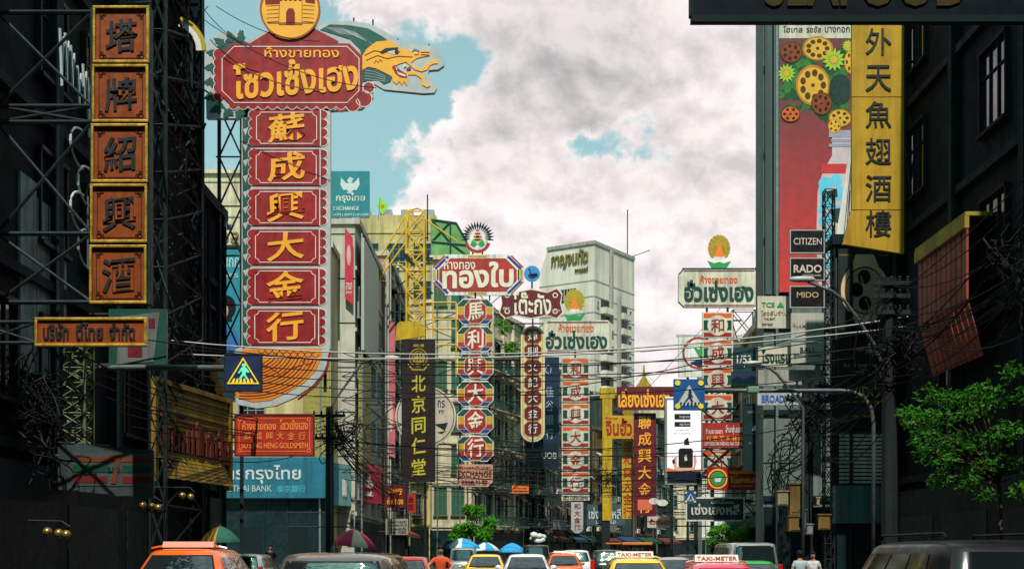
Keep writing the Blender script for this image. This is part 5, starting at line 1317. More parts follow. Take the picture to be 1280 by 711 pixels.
slice_(1022, 61, 19, 15, 9); slice_(1016, 107, 21, 25, 9); slice_(1064, 78, 9, 15, 6); slice_(1050, 148, 14, 11, 7); slice_(1043, 158, 8, 9, 5); slice_(989, 66, 14, 13, 7, fb); slice_(1027, 130, 13, 14, 7, fb); slice_(988, 143, 12, 10, 6, M('print orange slice', (.55, .12, .02), .5, var=.4, vs=3))
s.P('fruit', M('print dark green fruit', (.01, .03, .015), .35)).circ(1050, 112, 14, .2, .7, 24, 19).done()
for cx, cy, r in ((983, 92, 12), (1042, 75, 15), (1060, 58, 8)):
    o = s.P('flower', fl_)
    for g in ribs(cx, cy, r * .2, r, 13, 0, 332, r * .16): o.poly(g, .3, .8)
    o = o.done(); s.P('flower_eye', fy, o).circ(cx, cy, r * .32, .8, .9, 12).done()
bt = s.P('bottle', M('print pale bottle', (.55, .42, .45), .35, var=.2)); bt.poly([(1040, 170), (1066, 170), (1066, 190), (1066, 365), (1024, 365), (1020, 300), (1022, 240), (1028, 215), (1040, 195)], .2, .5); bt = bt.done()
s.P('cap', M('print grey cap', (.3, .28, .36), .3), bt).rect(1036, 163, 1066, 172, .5, .8).rect(1039, 174, 1066, 178, .5, .8).rect(1036, 180, 1066, 184, .5, .8).done()
s.P('bottle_label', M('print red label', (.5, .04, .04), .5), bt).rect(1026, 205, 1066, 217, .5, .7).done()
lb = s.P('bottle_pattern', M('print sky bubbles', (.12, .5, .65), .5), bt)
for x, y, r in ((1032, 230, 9), (1045, 226, 8), (1050, 242, 9), (1034, 252, 10), (1047, 268, 11), (1031, 276, 8), (1033, 296, 10), (1052, 300, 9), (1027, 262, 5), (1040, 316, 7), (1030, 330, 8), (1046, 340, 11), (1028, 240, 5)): lb.circ(x, y, r, .5, .6 + .01 * (x % 7), 16)
lb.done()
l2 = s.P('bottle_pattern', dletter, bt); l2.poly([(1032, 240), (1046, 236), (1047, 246), (1034, 248)], .6, .9).poly([(1038, 262), (1052, 260), (1050, 280), (1040, 276)], .7, .95); l2.done()
s = Sign('banner', 'narrow white banner of slanted black stripes between bottle and yellow character banner', 'banner', 1056, 366, 49)
s.P('board', white).poly([(1062, 185), (1066, 185), (1066, 366), (1046, 366), (1046, 290)], -1, 0).done()
q = s.P('stripe', ink)
for k in range(4): q.line([(1063.5 - k * 1.2 + 1.5, 190 + k * 24), (1048.5 + k * 4.2, 360)], .9, 0, .3)
q.done(); s.arms(1064, (200, 350), 15.0, .05, False)

# yellow vertical banner and the near top sign
s = Sign('vertical_sign', 'tall mustard banner with six black characters on the near right', 'sign', 1097, 318, 40)
must = M('mustard enamel', (.45, .27, .02), .5, var=.2, streak=.3)
s.P('board', must).rect(1065, 24, 1130, 121, -6, 0).done()
s.P('board', must).poly([(1065, 122), (1130, 122), (1130, 262), (1065, 262)], -6, 0).done()
s.P('board', must).poly([(1064, 263), (1130, 263), (1130, 317), (1054, 305)], -6, 0).done()
for k, (ch, y) in enumerate(zip('外天魚翅酒樓', (36, 82, 127, 173, 219, 263))): s.P('character', ink).text(ch, 1082, y, 1114, y + 33, -.2, 1.2, .004).done()
s.P('frame', steel).rect(1130.5, 24, 1133, 318, -6, .5).done()
s.arms(1131, (76, 166, 255, 310), 12.55, .045, True)
s = Sign('restaurant_sign', 'big dark navy sign with dull gold capitals overhead at the top right', 'sign', 1090, 27, 15.0)
s.P('board', M('near black navy', (.002, .006, .011), .5, spec=.15)).rect(866, -70, 1330, 20, -3, 0).done()
s.P('frame', M('dark teal steel', (.005, .016, .016), .5, spec=.2)).rect(864, 20, 1332, 28, -4, 1).rect(862, -70, 866, 20, -4, 1).done()
s.P('lettering', M('dull gold capitals', (.04, .03, .008), .5)).text('SEAFOOD', 956, -46, 1208, 9, -.2, 1, .02).done()
s.arms(1325, (-60, 24), 7.32, .08, False)
# ------------------------------------------------------------------ crossing signs, masts and poles
masts = M('weathered mast paint', (.075, .088, .086), .45, metal=.2, var=.3, vs=3)
def arc_pole(pts, r): return MB().tube(pts, r, 8)
s = Sign('crossing_sign', 'square navy crossing sign with a lit yellow triangle hung under the left mast arm', 'traffic sign', 304, 488, 30)
s.P('board', navy).rect(281, 443, 326, 488, -5, 0).done()
s.P('frame', steel).frame(280, 442, 327, 489, 1.5, -5.5, .5).done()
ylit = M('lit yellow tubing', (.75, .55, .02), .4, emit=.35)
t = s.P('triangle', ylit); t.line([(304, 448), (285, 479), (323, 479)], 3.0, 0, .7, True); t = t.done()
q = s.P('zebra_bars', ylit, t)
for k in range(6): q.poly([(289 + k * 5, 479), (292.5 + k * 5, 479), (294 + k * 4.2, 473), (292 + k * 4.2, 473)], 0, .8)
q.done()
s.P('walking_figure', M('lit mint tubing', (.12, .65, .42), .4, emit=.4)).circ(305, 456.5, 2.6, 0, .8, 12).poly([(302, 459), (308, 459), (312, 465), (310, 466), (308, 464), (307, 468), (311, 474), (308, 474), (305, 469), (301, 474), (298.5, 474), (303, 466), (302, 463), (299, 467), (297.5, 466)], 0, .8).done()
my = 30.2; g = lambda px, py: P(px, py, my)
m = thing('mast_arm', 'long grey mast arm bent over the left pavement carrying the navy triangle sign', 'mast', (g(74, 600).x, my, .14))
o = m.location
pts = [g(74, 0), g(74, 560), g(80, 500), g(88, 475), g(100, 463), g(116, 459.5), g(200, 459), g(300, 460)]
pts[0].z = .14
obj('pole', MB().tube([p - o for p in pts], .07, 8), masts, m, smooth=True)
obj('hanger', MB().box(g(290, 0).x - o.x, g(290, 0).x - o.x + .05, -.06, 0.0, g(0, 461).z - o.z, g(0, 443).z - o.z).box(g(316, 0).x - o.x, g(316, 0).x - o.x + .05, -.06, 0.0, g(0, 461).z - o.z, g(0, 443).z - o.z), steel, m)
def blue_cross(label, cx, cy, w, h, Y):
    s = Sign('crossing_sign', label, 'traffic sign', cx, cy + h / 2, Y)
    x0, x1, y0, y1 = cx - w / 2, cx + w / 2, cy - h / 2, cy + h / 2; f = w / 39
    s.P('board', M('traffic sign blue', (.012, .08, .26), .4, streak=.1)).rect(x0, y0, x1, y1, -3, 0).done()
    t = s.P('triangle', M('weathered sign grey', (.45, .46, .42), .5)).poly([(cx, cy - 12 * f), (cx + 16 * f, cy + 14 * f), (cx - 16 * f, cy + 14 * f)], 0, .5).done()
    q = s.P('walking_figure', navy, t); q.circ(cx + 1 * f, cy - 3.5 * f, 2.2 * f, .5, .9, 12).poly([(cx - 1.5 * f, cy - 1 * f), (cx + 3 * f, cy - 1 * f), (cx + 5 * f, cy + 4 * f), (cx + 2 * f, cy + 2 * f), (cx + 5 * f, cy + 9 * f), (cx + 2.5 * f, cy + 9 * f), (cx, cy + 4.5 * f), (cx - 4 * f, cy + 9 * f), (cx - 6 * f, cy + 9 * f), (cx - 1.5 * f, cy + 3 * f)], .5, .9)
    q.done()
    q = s.P('zebra_bars', navy, t)
    for k in range(6): q.poly([(cx - 11 * f + k * 4.4 * f, cy + 9.5 * f), (cx - 9 * f + k * 4.4 * f, cy + 9.5 * f), (cx - 10 * f + k * 4.8 * f, cy + 13.6 * f), (cx - 13 * f + k * 4.8 * f, cy + 13.6 * f)], .5, .8)
    q.done()
    for ax in (-1, 1):
        for ay in (-1, 1): s.P('beacon', M('amber beacon lens', (.75, .6, .03), .3)).circ(cx + ax * 14.5 * f, cy + ay * 14.5 * f, 3.4 * f, 0, 1.2, 16).done()
    return s
s = blue_cross('large blue pedestrian crossing sign with four yellow beacons under the right mast arm', 861.5, 493, 39, 39, 40)
my = 40.25
m = thing('mast_arm', 'long curved grey mast arm on the right pavement carrying the large blue crossing sign', 'mast', (g(1092, 0).x, my, .14))
o = m.location
pts = [g(1092, 0), g(1092, 530), g(1089, 510), g(1080, 496), g(1066, 489.5), g(1050, 488), g(960, 488), g(845, 488)]
pts[0].z = .14
obj('pole', MB().tube([p - o for p in pts], .065, 8), masts, m, smooth=True)
obj('camera_box', MB().box(g(933, 0).x - o.x, g(947, 0).x - o.x, -.3, .1, g(0, 492).z - o.z, g(0, 484).z - o.z), M('faded green box', (.12, .22, .15), .5), m, bevel=.03)
s = blue_cross('tiny blue crossing sign with yellow lights over the black signboard', 863, 621, 15, 16, 64)
s.arms(868, (616, 626), 12.6, .03, False)

steelgrey = M('weathered pole concrete', (.016, .022, .023), .8, var=.3, streak=.3)
def street_lamp(label, pts, Y, head, r=.05, base=True):
    p3 = [P(x, y, Y) for x, y in pts]
    if base: p3 = [Vector((p3[0].x, Y, .14))] + p3
    o = Vector((p3[0].x, Y, .14))
    t = thing('street_lamp', label, 'street lamp', o)
    obj('pole', MB().tube([p - o for p in p3], r, 8), M('painted lamp steel', (.06, .072, .07), .45), t, smooth=True)
    hx, hy, dx = head
    h = P(hx, hy, Y) - o
    obj('lamp_head', MB().lathe([(.02, .09), (.10, .07), (.13, 0), (.09, -.08), (.02, -.09)], 14, h, sx=abs(dx)), M('pale lamp housing', (.42, .43, .40), .4), t, smooth=True)
    return t
street_lamp('bent lamp arm reaching right from the left utility pole past the yellow lattice', [(414, 560), (414, 512), (420, 498), (440, 470), (452, 454), (464, 449), (486, 447)], 54.8, (490, 447, 2.6))
street_lamp('thin lamp arm with pale head curving from the right over the watch signs', [(1106, 560), (1106, 465), (1094, 432), (1072, 398), (1056, 376), (1040, 364), (1010, 352)], 38, (1003, 349, 3.2))
street_lamp('curved lamp arm over the hotel board in front of the utility pole', [(1004, 560), (1004, 510), (988, 488), (972, 468), (962, 460), (945, 455)], 44, (942, 454, 2.4))

def utility_pole(label, px, ptop, Y, r, cross=()):
    top = P(px, ptop, Y); t = thing('utility_pole', label, 'utility pole', (top.x, Y, .14))
    H = top.z - .14
    obj('pole', MB().tube([(0, 0, 0), (0, 0, H)], r * 1.25, 8, r), steelgrey, t)
    for py, w in cross:
        z = P(px, py, Y).z - .14
        c = obj('crossarm', MB().box(-w, w, -.27, -.15, z - .06, z + .06), steel, t)
        mb = MB()
        for k in range(5): mb.lathe([(.03, 0), (.05, .03), (.03, .07), (.05, .10), (.03, .14)], 8, (-w * .9 + k * w * .45, -.21, z + .06))
        obj('insulator', mb, M('brown glazed porcelain', (.03, .018, .012), .5), c)
    return t
utility_pole('grey utility pole with cable bundles in front of the blue bank fascia', 412, 508, 55, .16, ((520, .7), (548, .6)))
up = utility_pole('dark utility pole hung with boxes and tangled cables beside the hotel board', 1009, 474, 45, .19, ((484, .9), (500, .8), (520, .7)))
utility_pole('tall dark utility pole behind the right curved mast arm', 1112, 348, 36, .2, ((356, .5), (372, .5), (392, .5), (440, .7)))
tag(obj('downpipe', MB().tube([P(409, 570, 69) , Vector((P(409, 570, 69).x, 69, .14))], .09), skyblue), 'thin blue downpipe at the right end of the bank fascia', 'pipe')
def cab(label, px0, py0, px1, py1, Y, mat, dp=.45):
    a, b = P(px0, py1, Y), P(px1, py0, Y); w, h = b.x - a.x, b.z - a.z
    t = thing('electrical_box', label, 'electrical box', (a.x, Y, a.z), 0, 'electrical boxes on the right utility pole')
    obj('casing', MB().box(0, w, -dp, 0, 0, h), mat, t, bevel=.02)
    obj('lid', MB().box(-.03, w + .03, -dp - .04, .02, h + .001, h + .05), mat, t)
    obj('door', MB().box(w * .1, w * .9, -dp - .02, -dp, h * .1, h * .9), mat, t)
    obj('strap', MB().box(w * .45, w * .55, .0, .25, h * .3, h * .7), steel, t)
bx = M('old cream enamel', (.24, .21, .12), .5, streak=.5, var=.35); bo = M('dirty ochre enamel', (.17, .105, .03), .5, streak=.5, var=.35); bt_ = M('dull teal enamel', (.05, .12, .13), .5, streak=.3)
for a in (('pale cream electrical box, leftmost on the right utility pole', 969, 615, 982, 632, bx), ('tall ochre electrical box left of the pole', 984, 606, 1002, 644, bo), ('squat ochre electrical box at the foot of the tall ochre one', 983, 646, 1000, 664, bo),
          ('dull teal electrical box in front of the pole', 994, 638, 1004, 662, bt_), ('ochre electrical box just right of the pole', 1019, 644, 1034, 662, bo), ('small cream electrical box right of the pole', 1017, 623, 1021, 632, bx), ('small grey box low on the pole', 1005, 656, 1013, 668, steelg)):
    cab(a[0], a[1], a[2], a[3], a[4], 44.72, a[5])

# shiny globe lamps on the dark left shopfront
for k, (px, py, Y, n) in enumerate(((14, 601, 28, 4), (52, 603, 29, 4), (77, 664, 27, 3), (193, 631, 33, 3), (237, 619, 35.5, 2), (2, 668, 26, 2))):
    p = P(px, py, Y)
    t = thing('globe_lamp', ('cluster of brass globes at the left edge of the dark shopfront', 'second cluster of brass globes from the left on the dark shopfront', 'low cluster of brass globes under the striped store sign', 'cluster of brass globes right of the striped store sign', 'single bright globe under the yellow marquee', 'lowest brass globes at the very left edge')[k], 'wall lamp', p, 0, 'brass globe lamps on the left shopfront')
    obj('arm', MB().tube([(WL_X - p.x - .3, 0, .25), (0, 0, .22), (n * .06, 0, .1)], .02), steel, t)
    for j in range(n):
        obj('globe', MB().lathe([(.01, .1), (.06, .08), (.095, .03), (.1, 0), (.09, -.05), (.05, -.09), (.01, -.1)], 12, (j * .2 - n * .1, (j % 2) * .12, -.03 * j)), brass, t, smooth=True)
# awning with slatted side on the right
root = thing('awning', 'orange-red slatted awning with a bright yellow top edge on the dark right wall', 'awning', (12.24, 33.2, 6.6))
mb = MB()
for k in range(10): mb.add([(-.02, k * .4, 0), (-.02, k * .4 + .34, 0), (-.38, k * .4 + .5 , 1.5), (-.38, k * .4 + .16, 1.5), (.0, k * .4, .02), (.0, k * .4 + .34, .02), (-.36, k * .4 + .5, 1.52), (-.36, k * .4 + .16, 1.52)], [(0, 1, 2, 3), (7, 6, 5, 4), (0, 3, 7, 4), (1, 5, 6, 2)])
for k in range(10): mb.box(-.40, -.34, k * .4 + .16, k * .4 + .5, 1.5, 3.6)
obj('slats', mb, M('faded orange red slats', (.30, .06, .03), .6, streak=.4), root)
obj('top_edge', MB().box(-.5, .2, -.05, 4.1, 3.62, 3.72).box(-.52, -.4, -.05, 4.1, 3.3, 3.61), M('dirty yellow canvas', (.30, .23, .03), .7, streak=.3), root)

# ------------------------------------------------------------------ overhead cables
def cable(a, b, sag, r, mat, label, group, name='overhead_cable', n=14):
    a, b = Vector(a), Vector(b); mb = MB(); mid = a.copy()
    mb.tube([a + (b - a) * (i / n) - Vector((0, 0, sag * 4 * (i / n) * (1 - i / n))) - a for i in range(n + 1)], r, 5)
    o = obj(name, mb, mat); o.location = a
    tag(o, label, 'cable', group)
gw = 'pale cables sagging across the whole street'
for (x0, y0, Y0, x1, y1, Y1, sag) in ((198, 424, 38, 1135, 396, 36, .72), (198, 441, 38.6, 1135, 408, 36.2, .48)):
    cable(P(x0, y0, Y0), P(x1, y1, Y1), sag, .022, wiregrey, 'long pale cable sagging across the street in front of the signs', gw)
gk = 'black cables strung across the street between the pavements'
for (x0, y0, Y0, x1, y1, Y1, sag) in ((196, 433, 38.2, 1135, 430, 36.1, .55), (196, 447, 38.9, 1135, 441, 36.6, .6), (200, 455, 39.4, 1135, 424, 37, .9), (200, 463, 39.8, 1120, 462, 37.4, .75), (90, 409, 30.3, 1150, 402, 35.4, 1.1), (205, 472, 40.2, 1110, 384, 37.8, 1.5)):
    cable(P(x0, y0, Y0), P(x1, y1, Y1), sag, .016, wire, 'thin black cable strung across the street in front of the signs', gk)
gf = 'far cables crossing the street at lower height'
rr = random.Random(31)
for k in range(17):
    Y = 55 + k * 3.6; py = 548 + (k * 37 % 60)
    cable(P(412 + k * 6, py, Y), P(1004 - k * 6, py + rr.uniform(-16, 14), Y + rr.uniform(-3, 3)), rr.uniform(.4, 1.3), .022, wire, 'far black cable hanging low across the street', gf)
gb2 = 'telephone cables bundled along the left pavement'
for k in range(14):
    y0 = 516 + rr.uniform(0, 34)
    cable(P(412, y0, 55) + Vector((0, -.2, 0)), Vector((-8.2 + rr.uniform(-.2, .6), 92 + rr.uniform(-4, 4), 6.6 + rr.uniform(-1.6, .6))), rr.uniform(.3, 1.5), .022, wire, 'black telephone cable running along the left pavement from the utility pole', gb2)
for k in range(7):
    cable(P(412, 520 + k * 5, 55), Vector((-9.8, 28 + k, 6.0 - .25 * k)), rr.uniform(.3, .9), .018, wire, 'black telephone cable running back from the left utility pole to the dark scaffold', 'telephone cables behind the yellow marquee')
for k in range(22):
    y0 = 476 + rr.uniform(0, 90)
    cable(P(1009, y0, 45) + Vector((0, -.2, 0)), P(1112, 356 + rr.uniform(0, 180), 36) + Vector((0, .2, 0)), rr.uniform(.2, 1.5), .016, wire, 'black cable slung between the two right utility poles', 'cables slung between the right utility poles')
for k in range(18):
    cable(P(1112, 352 + rr.uniform(0, 130), 36), Vector((12.2, 24 + rr.uniform(0, 4), 7.5 + rr.uniform(0, 4.5))), rr.uniform(.3, 1.6), .016, wire, 'black cable slung from the tall right pole to the near dark wall', 'cables along the near right wall')
for k in range(12):
    cable(P(1009, 490 + rr.uniform(0, 110), 45), Vector((12.4 + rr.uniform(0, .6), 72 + rr.uniform(-5, 3), 4.5 + rr.uniform(0, 4))), rr.uniform(.3, 1.4), .02, wire, 'black cable running up the street behind the right utility pole', 'cables running up the right pavement')
for (x0, y0, x1, y1, Y, sg) in ((800, 440, 950, 412, 76, .2), (796, 500, 948, 330, 76, .1), (270, 8, 400, 52, 44, .3), (255, 12, 320, 60, 44.5, .25), (248, 20, 470, 110, 43, .5)):
    cable(P(x0, y0, Y), P(x1, y1, Y), sg, .014, wire, 'hair-thin guy wire against the sky', 'guy wires against the sky')
# loose tangles
def tangle(label, c, size, n, seed, loc_group='cable tangles on poles'):
    r2 = random.Random(seed); mb = MB(); c = Vector(c)
    for i in range(n):
        p = Vector((r2.uniform(-1, 1) * size[0], r2.uniform(-1, 1) * size[1], r2.uniform(-1, 1) * size[2])); d = Vector((r2.uniform(-1, 1), r2.uniform(-.5, .5), r2.uniform(-1, 1))) * .5; pts = [p]
        for j in range(12):
            d += Vector((r2.uniform(-.35, .35), r2.uniform(-.2, .2), r2.uniform(-.35, .35))) - pts[-1] * .22; d *= .9
            pts.append(pts[-1] + d * .33)
        mb.tube(pts, r2.choice((.012, .016, .024)), 4)
    o = obj('cable_tangle', mb, wire); o.location = c; tag(o, label, 'cables', loc_group)
tangle('thick tangle of black cables at the top of the left utility pole', P(428, 545, 54.8), (1.1, .4, .9), 34, 1)
tangle('tangle of coiled cables on the utility pole by the hotel board', P(1016, 520, 44.8), (.9, .4, 1.2), 30, 2)
tangle('tangle of cables low on the utility pole below the dark hanging advert', P(985, 590, 44.9), (.8, .4, 1.4), 22, 3)
tangle('loose looping cables on the tall right pole beside the watch advert', P(1118, 440, 35.8), (.8, .4, 1.8), 34, 4)
tangle('mess of cables on the near right wall above the leafy branch', Vector((12.0, 30, 8.0)), (.5, 2.2, 1.6), 30, 5)
tangle('mess of cables on the far left shopfronts under the black bank sign', P(650, 590, 108), (2.4, .8, 1.8), 40, 6)
tangle('mess of cables at the left bend above the green tree', P(615, 600, 98), (2.6, .8, 1.6), 36, 8)
tangle('mess of cables over the shaded shops at the far bend', P(760, 600, 118), (4.0, 1, 2.0), 50, 9)
tangle('mess of cables on the dark left wall over the striped store sign', P(40, 520, 27), (1.2, .5, 1.6), 46, 10)
# ------------------------------------------------------------------ vehicles
tyre = M('tyre rubber', (.02, .02, .02), .8); rimm = M('alloy wheel', (.45, .46, .47), .3, metal=.8)
carglass = M('car window glass', (.010, .016, .018), .03, var=0, spec=.5)
carglass.node_tree.nodes['Principled BSDF'].inputs['IOR'].default_value = 2.6
_cn = carglass.node_tree.nodes; _cb = _cn.new('ShaderNodeBump'); _cz = _cn.new('ShaderNodeTexNoise'); _cz.inputs['Scale'].default_value = 3.2; _cz.inputs['Detail'].default_value = 3
_cb.inputs['Strength'].default_value = .35; _cb.inputs['Distance'].default_value = .05
carglass.node_tree.links.new(_cz.outputs[0], _cb.inputs['Height']); carglass.node_tree.links.new(_cb.outputs[0], _cn['Principled BSDF'].inputs['Normal'])
tail = M('red tail light', (.45, .01, .01), .2, var=.05); headm = M('clear headlight', (.6, .62, .62), .15, var=.05)
blackp = M('black car plastic', (.012, .012, .013), .5)
chrome = M('chrome trim', (.6, .6, .6), .15, metal=1, var=.05)
def paint(name, c, metal=0.0): return M(name, c, .14, metal=metal, var=.03, spec=.6, coat=1.0)

def se_loop(hw, y0, y1, z, n=48, e=.28, crown=0):
    """rounded footprint loop at one height"""
    out = []; cy, hl = (y0 + y1) / 2, (y1 - y0) / 2
    for i in range(n):
        a = 2 * math.pi * i / n; c, s_ = math.cos(a), math.sin(a)
        x = hw * math.copysign(abs(c) ** e, c); y = cy + hl * math.copysign(abs(s_) ** e, s_)
        out.append((x, y, z(x, y) if callable(z) else z))
    return out

def make_car(name, label, cat, loc, pm, L=4.4, W=1.74, H=1.47, kind='sedan', rz=0.0, group=None, sign=None, signcol=None, lower=None, rack=False, glassm=None):
    t = thing(name, label, cat, loc, rz, group)
    hw = W / 2; zb = .22; belt = H * .63 if kind != 'van' else H * .55; n = 48
    hood = {'sedan': .98, 'suv': .95, 'van': .55}[kind]      # hood length
    deck = {'sedan': .62, 'suv': .06, 'van': .04}[kind]      # boot length (rear is at -y, nearest the camera)
    yr, yf = -L / 2, L / 2
    def ztop(x, y):
        z = belt
        if y > yf - hood: z -= (y - (yf - hood)) / hood * (.20 if kind != 'van' else .32)
        if y < yr + deck: z -= (yr + deck - y) / max(deck, .05) * .06
        return z - .05 * (abs(x) / hw) ** 4
    mb = MB()
    loops = [se_loop(hw * .86, yr + .12, yf - .12, zb), se_loop(hw * .95, yr + .03, yf - .03, zb + .08), se_loop(hw, yr, yf, .5), se_loop(hw * .995, yr + .01, yf - .02, lambda x, y: ztop(x, y) - .14), se_loop(hw * .96, yr + .05, yf - .07, lambda x, y: ztop(x, y) - .03), se_loop(hw * .80, yr + .16, yf - .2, ztop), se_loop(hw * .3, yr + .5, yf - .7, lambda x, y: ztop(x, y) + .015)]
    vs = [v for l in loops for v in l]; fs = []
    for i in range(len(loops) - 1):
        for k in range(n): fs.append((i * n + k, i * n + (k + 1) % n, (i + 1) * n + (k + 1) % n, (i + 1) * n + k))
    fs += [tuple(range(n - 1, -1, -1)), tuple((len(loops) - 1) * n + k for k in range(n))]
    mb.add(vs, fs)
    body = obj('body', mb, pm, t, smooth=True)
    # greenhouse: stacked loops from belt to roof
    base0, base1 = yr + deck + (.02 if kind != 'sedan' else -.05), yf - hood + .12
    rake_r = {'sedan': .55, 'suv': .28, 'van': .16}[kind]; rake_f = {'sedan': .72, 'suv': .62, 'van': .45}[kind]
    def gh(v):
        q = v ** 1.15
        return (hw * (.95 - (.27 if kind == 'sedan' else .20 if kind == 'suv' else .13) * q), base0 + rake_r * q, base1 - rake_f * q, belt - .06 + (H - .085 - belt + .06) * v)
    lv = [0, .25, .5, .75, 1.0]
    loops = [se_loop(*gh(v)[:3], gh(v)[3], n, .30) for v in lv]
    w1, a1, b1, z1 = gh(1.0)
    for ins, dz in ((.035, .026), (.10, .048), (.22, .066), (.42, .079), (.65, .085)): loops.append(se_loop(w1 * (1 - ins), a1 + (b1 - a1) * ins * .35, b1 - (b1 - a1) * ins * .35, z1 + dz, n, .34))
    vs = [v for l in loops for v in l]; fs = []
    for i in range(len(loops) - 1):
        for k in range(n): fs.append((i * n + k, i * n + (k + 1) % n, (i + 1) * n + (k + 1) % n, (i + 1) * n + k))
    fs.append(tuple((len(loops) - 1) * n + k for k in range(n)))
    obj('cabin', MB().add(vs, fs), pm, t, smooth=True)
    def pane(nm, side, u0, u1, v0, v1, off=.007, nu=10, nv=5):
        m2 = MB(); vs = []; fs = []
        for j in range(nv + 1):
            v = v0 + (v1 - v0) * j / nv; w, y0, y1, z = gh(v); cy, hl = (y0 + y1) / 2, (y1 - y0) / 2
            for i in range(nu + 1):
                u = u0 + (u1 - u0) * i / nu
                if side in 'rf':                     # rear / front screen: sweep across x
                    sx = u; k = (1 - min(1, abs(sx)) ** (2 / .30)) ** (.30 / 2); y = cy + (hl * k + off) * (1 if side == 'f' else -1); x = w * sx
                else:
                    sy = u; k = (1 - min(1, abs(sy)) ** (2 / .30)) ** (.30 / 2); x = (w * k + off) * (1 if side == 'R' else -1); y = cy + hl * sy
                vs.append((x, y, z + (off if side in 'rf' else 0)))
        for j in range(nv):
            for i in range(nu):
                a = j * (nu + 1) + i; fs.append((a, a + 1, a + nu + 2, a + nu + 1))
        return obj(nm, m2.add(vs, fs), glassm or carglass, t, smooth=True)
    pane('window_seal', 'r', -.82, .82, .14, .95, .004).data.materials[0] = blackp
    pane('rear_window', 'r', -.78, .78, .22 if kind == 'sedan' else .18, .9); pane('windscreen', 'f', -.88, .88, .16, .93)
    for sd in 'LR':
        for u0, u1 in (((-.78, -.06), (-.0, .80)) if kind == 'sedan' else ((-.72, -.36), (-.31, .12), (.17, .78))): pane('side_window', sd, u0, u1, .2, .88)
    for sd in (-1, 1):
        for y in (yr + .85, yf - .85):
            w = MB().tube([(sd * (hw - .2), y, .31), (sd * (hw - .01), y, .31)], .31, 18); wo_ = obj('wheel', w, tyre, t)
            obj('rim', MB().tube([(sd * (hw - .02), y, .31), (sd * (hw + .005), y, .31)], .2, 14), rimm, wo_)
        lz = belt - .28
        obj('tail_light', MB().prism([(sd * hw * .62, lz), (sd * hw * .93, lz + .01), (sd * hw * .92, lz + .17), (sd * hw * .64, lz + .15)], yr - .012, yr + .14) if kind == 'sedan' else MB().box(min(sd * hw * .80, sd * hw * .93), max(sd * hw * .80, sd * hw * .93), yr - .012, yr + .14, belt - .35, belt + .1), tail, t, bevel=.012)
        obj('headlight', MB().prism([(sd * hw * .55, .62), (sd * hw * .9, .62), (sd * hw * .9, .76), (sd * hw * .6, .72)], yf - .16, yf + .004), headm, t, bevel=.012)
        obj('mirror', MB().lathe([(.02, -.08), (.07, -.05), (.085, 0), (.07, .06), (.02, .09)], 12, (sd * (hw + .08), base1 - .3, belt + .06), sx=1.3, sy=.7).box(min(sd * (hw - .06), sd * (hw + .05)), max(sd * (hw - .06), sd * (hw + .05)), base1 - .33, base1 - .27, belt - .02, belt + .03), pm, t, smooth=True)
    obj('bumper', MB().box(-hw * .9, hw * .9, yr - .05, yr + .1, .3, .5), lower or blackp, t, bevel=.04)
    pl_ = obj('number_plate', MB().box(-.2, .2, yr - .016, yr + .05, .66, .80), white, t)
    obj('wiper', MB().tube([(0, gh(.2)[1] - .025, gh(.2)[3]), (.38, gh(.24)[1] - .02, gh(.24)[3] + .02)], .008), blackp, t)
    ym = a1 + (b1 - a1) * (.5 if sign != '-' else .25)
    if sign:
        sh_ = .155 if sign != '-' else .115
        b = obj('roof_sign', MB().add([(-.44, ym - .10, H + .012), (.44, ym - .10, H + .012), (.46, ym + .10, H + .012), (-.46, ym + .10, H + .012), (-.43, ym - .05, H + sh_), (.43, ym - .05, H + sh_), (.43, ym + .05, H + sh_), (-.43, ym + .05, H + sh_)],
                                      [(0, 1, 5, 4), (1, 2, 6, 5), (2, 3, 7, 6), (3, 0, 4, 7), (4, 5, 6, 7), (3, 2, 1, 0)]), signcol, t, bevel=.01)
        if sign != '-':
            mm = MB(); vs_, fs_ = [], []
            tm = MB().text(sign, -.40, H + .045, .40, H + .125, 0, -.012, .02)
            mm.add([(x, y + ym - .09 + (z - H - .045) * .35, z) for x, y, z in tm.v], tm.f); obj('lettering', mm, red, b)
        obj('roof_bar', MB().tube([(-hw * .72, ym - .0, H + .0), (-.5, ym, H + .03), (.5, ym, H + .03), (hw * .72, ym, H + .0)], .02), pm, t)
    if rack:
        mb = MB()
        for sd in (-1, 1): mb.tube([(sd * w1 * .85, a1 + .2, H + .02), (sd * w1 * .85, a1 + .3, H + .07), (sd * w1 * .85, b1 - .4, H + .07), (sd * w1 * .85, b1 - .3, H + .02)], .018)
        obj('roof_rail', mb, blackp, t)
    return t
def at(px, Y): return ((px - 640) * Y / F, Y, 0.0)
p_or = paint('taxi orange', (.72, .115, .012)); p_yel = paint('taxi yellow', (.72, .50, .03)); p_pink = paint('taxi pink', (.72, .06, .13)); p_grn = paint('taxi green', (.03, .30, .07))
p_wh = paint('car white', (.70, .68, .70)); p_sil = paint('car silver', (.40, .41, .42), .4); p_dk = paint('car dark grey', (.045, .045, .045), .3); p_blk = paint('car black', (.008, .009, .010)); p_red = paint('car red', (.42, .03, .02)); p_gm = paint('car gunmetal', (.16, .15, .14), .4)
sg_w = M('taxi sign white', (.72, .66, .55), .4); sg_o = M('taxi sign salmon', (.60, .20, .13), .4)
q = lambda px, Y, L: (at(px, Y)[0], Y + L / 2, 0)
make_car('taxi', 'orange taxi with a salmon roof box at the bottom left of the street', 'taxi', q(205, 20, 4.5), p_or, H=1.57, W=1.76, L=4.5, sign='-', signcol=sg_o)
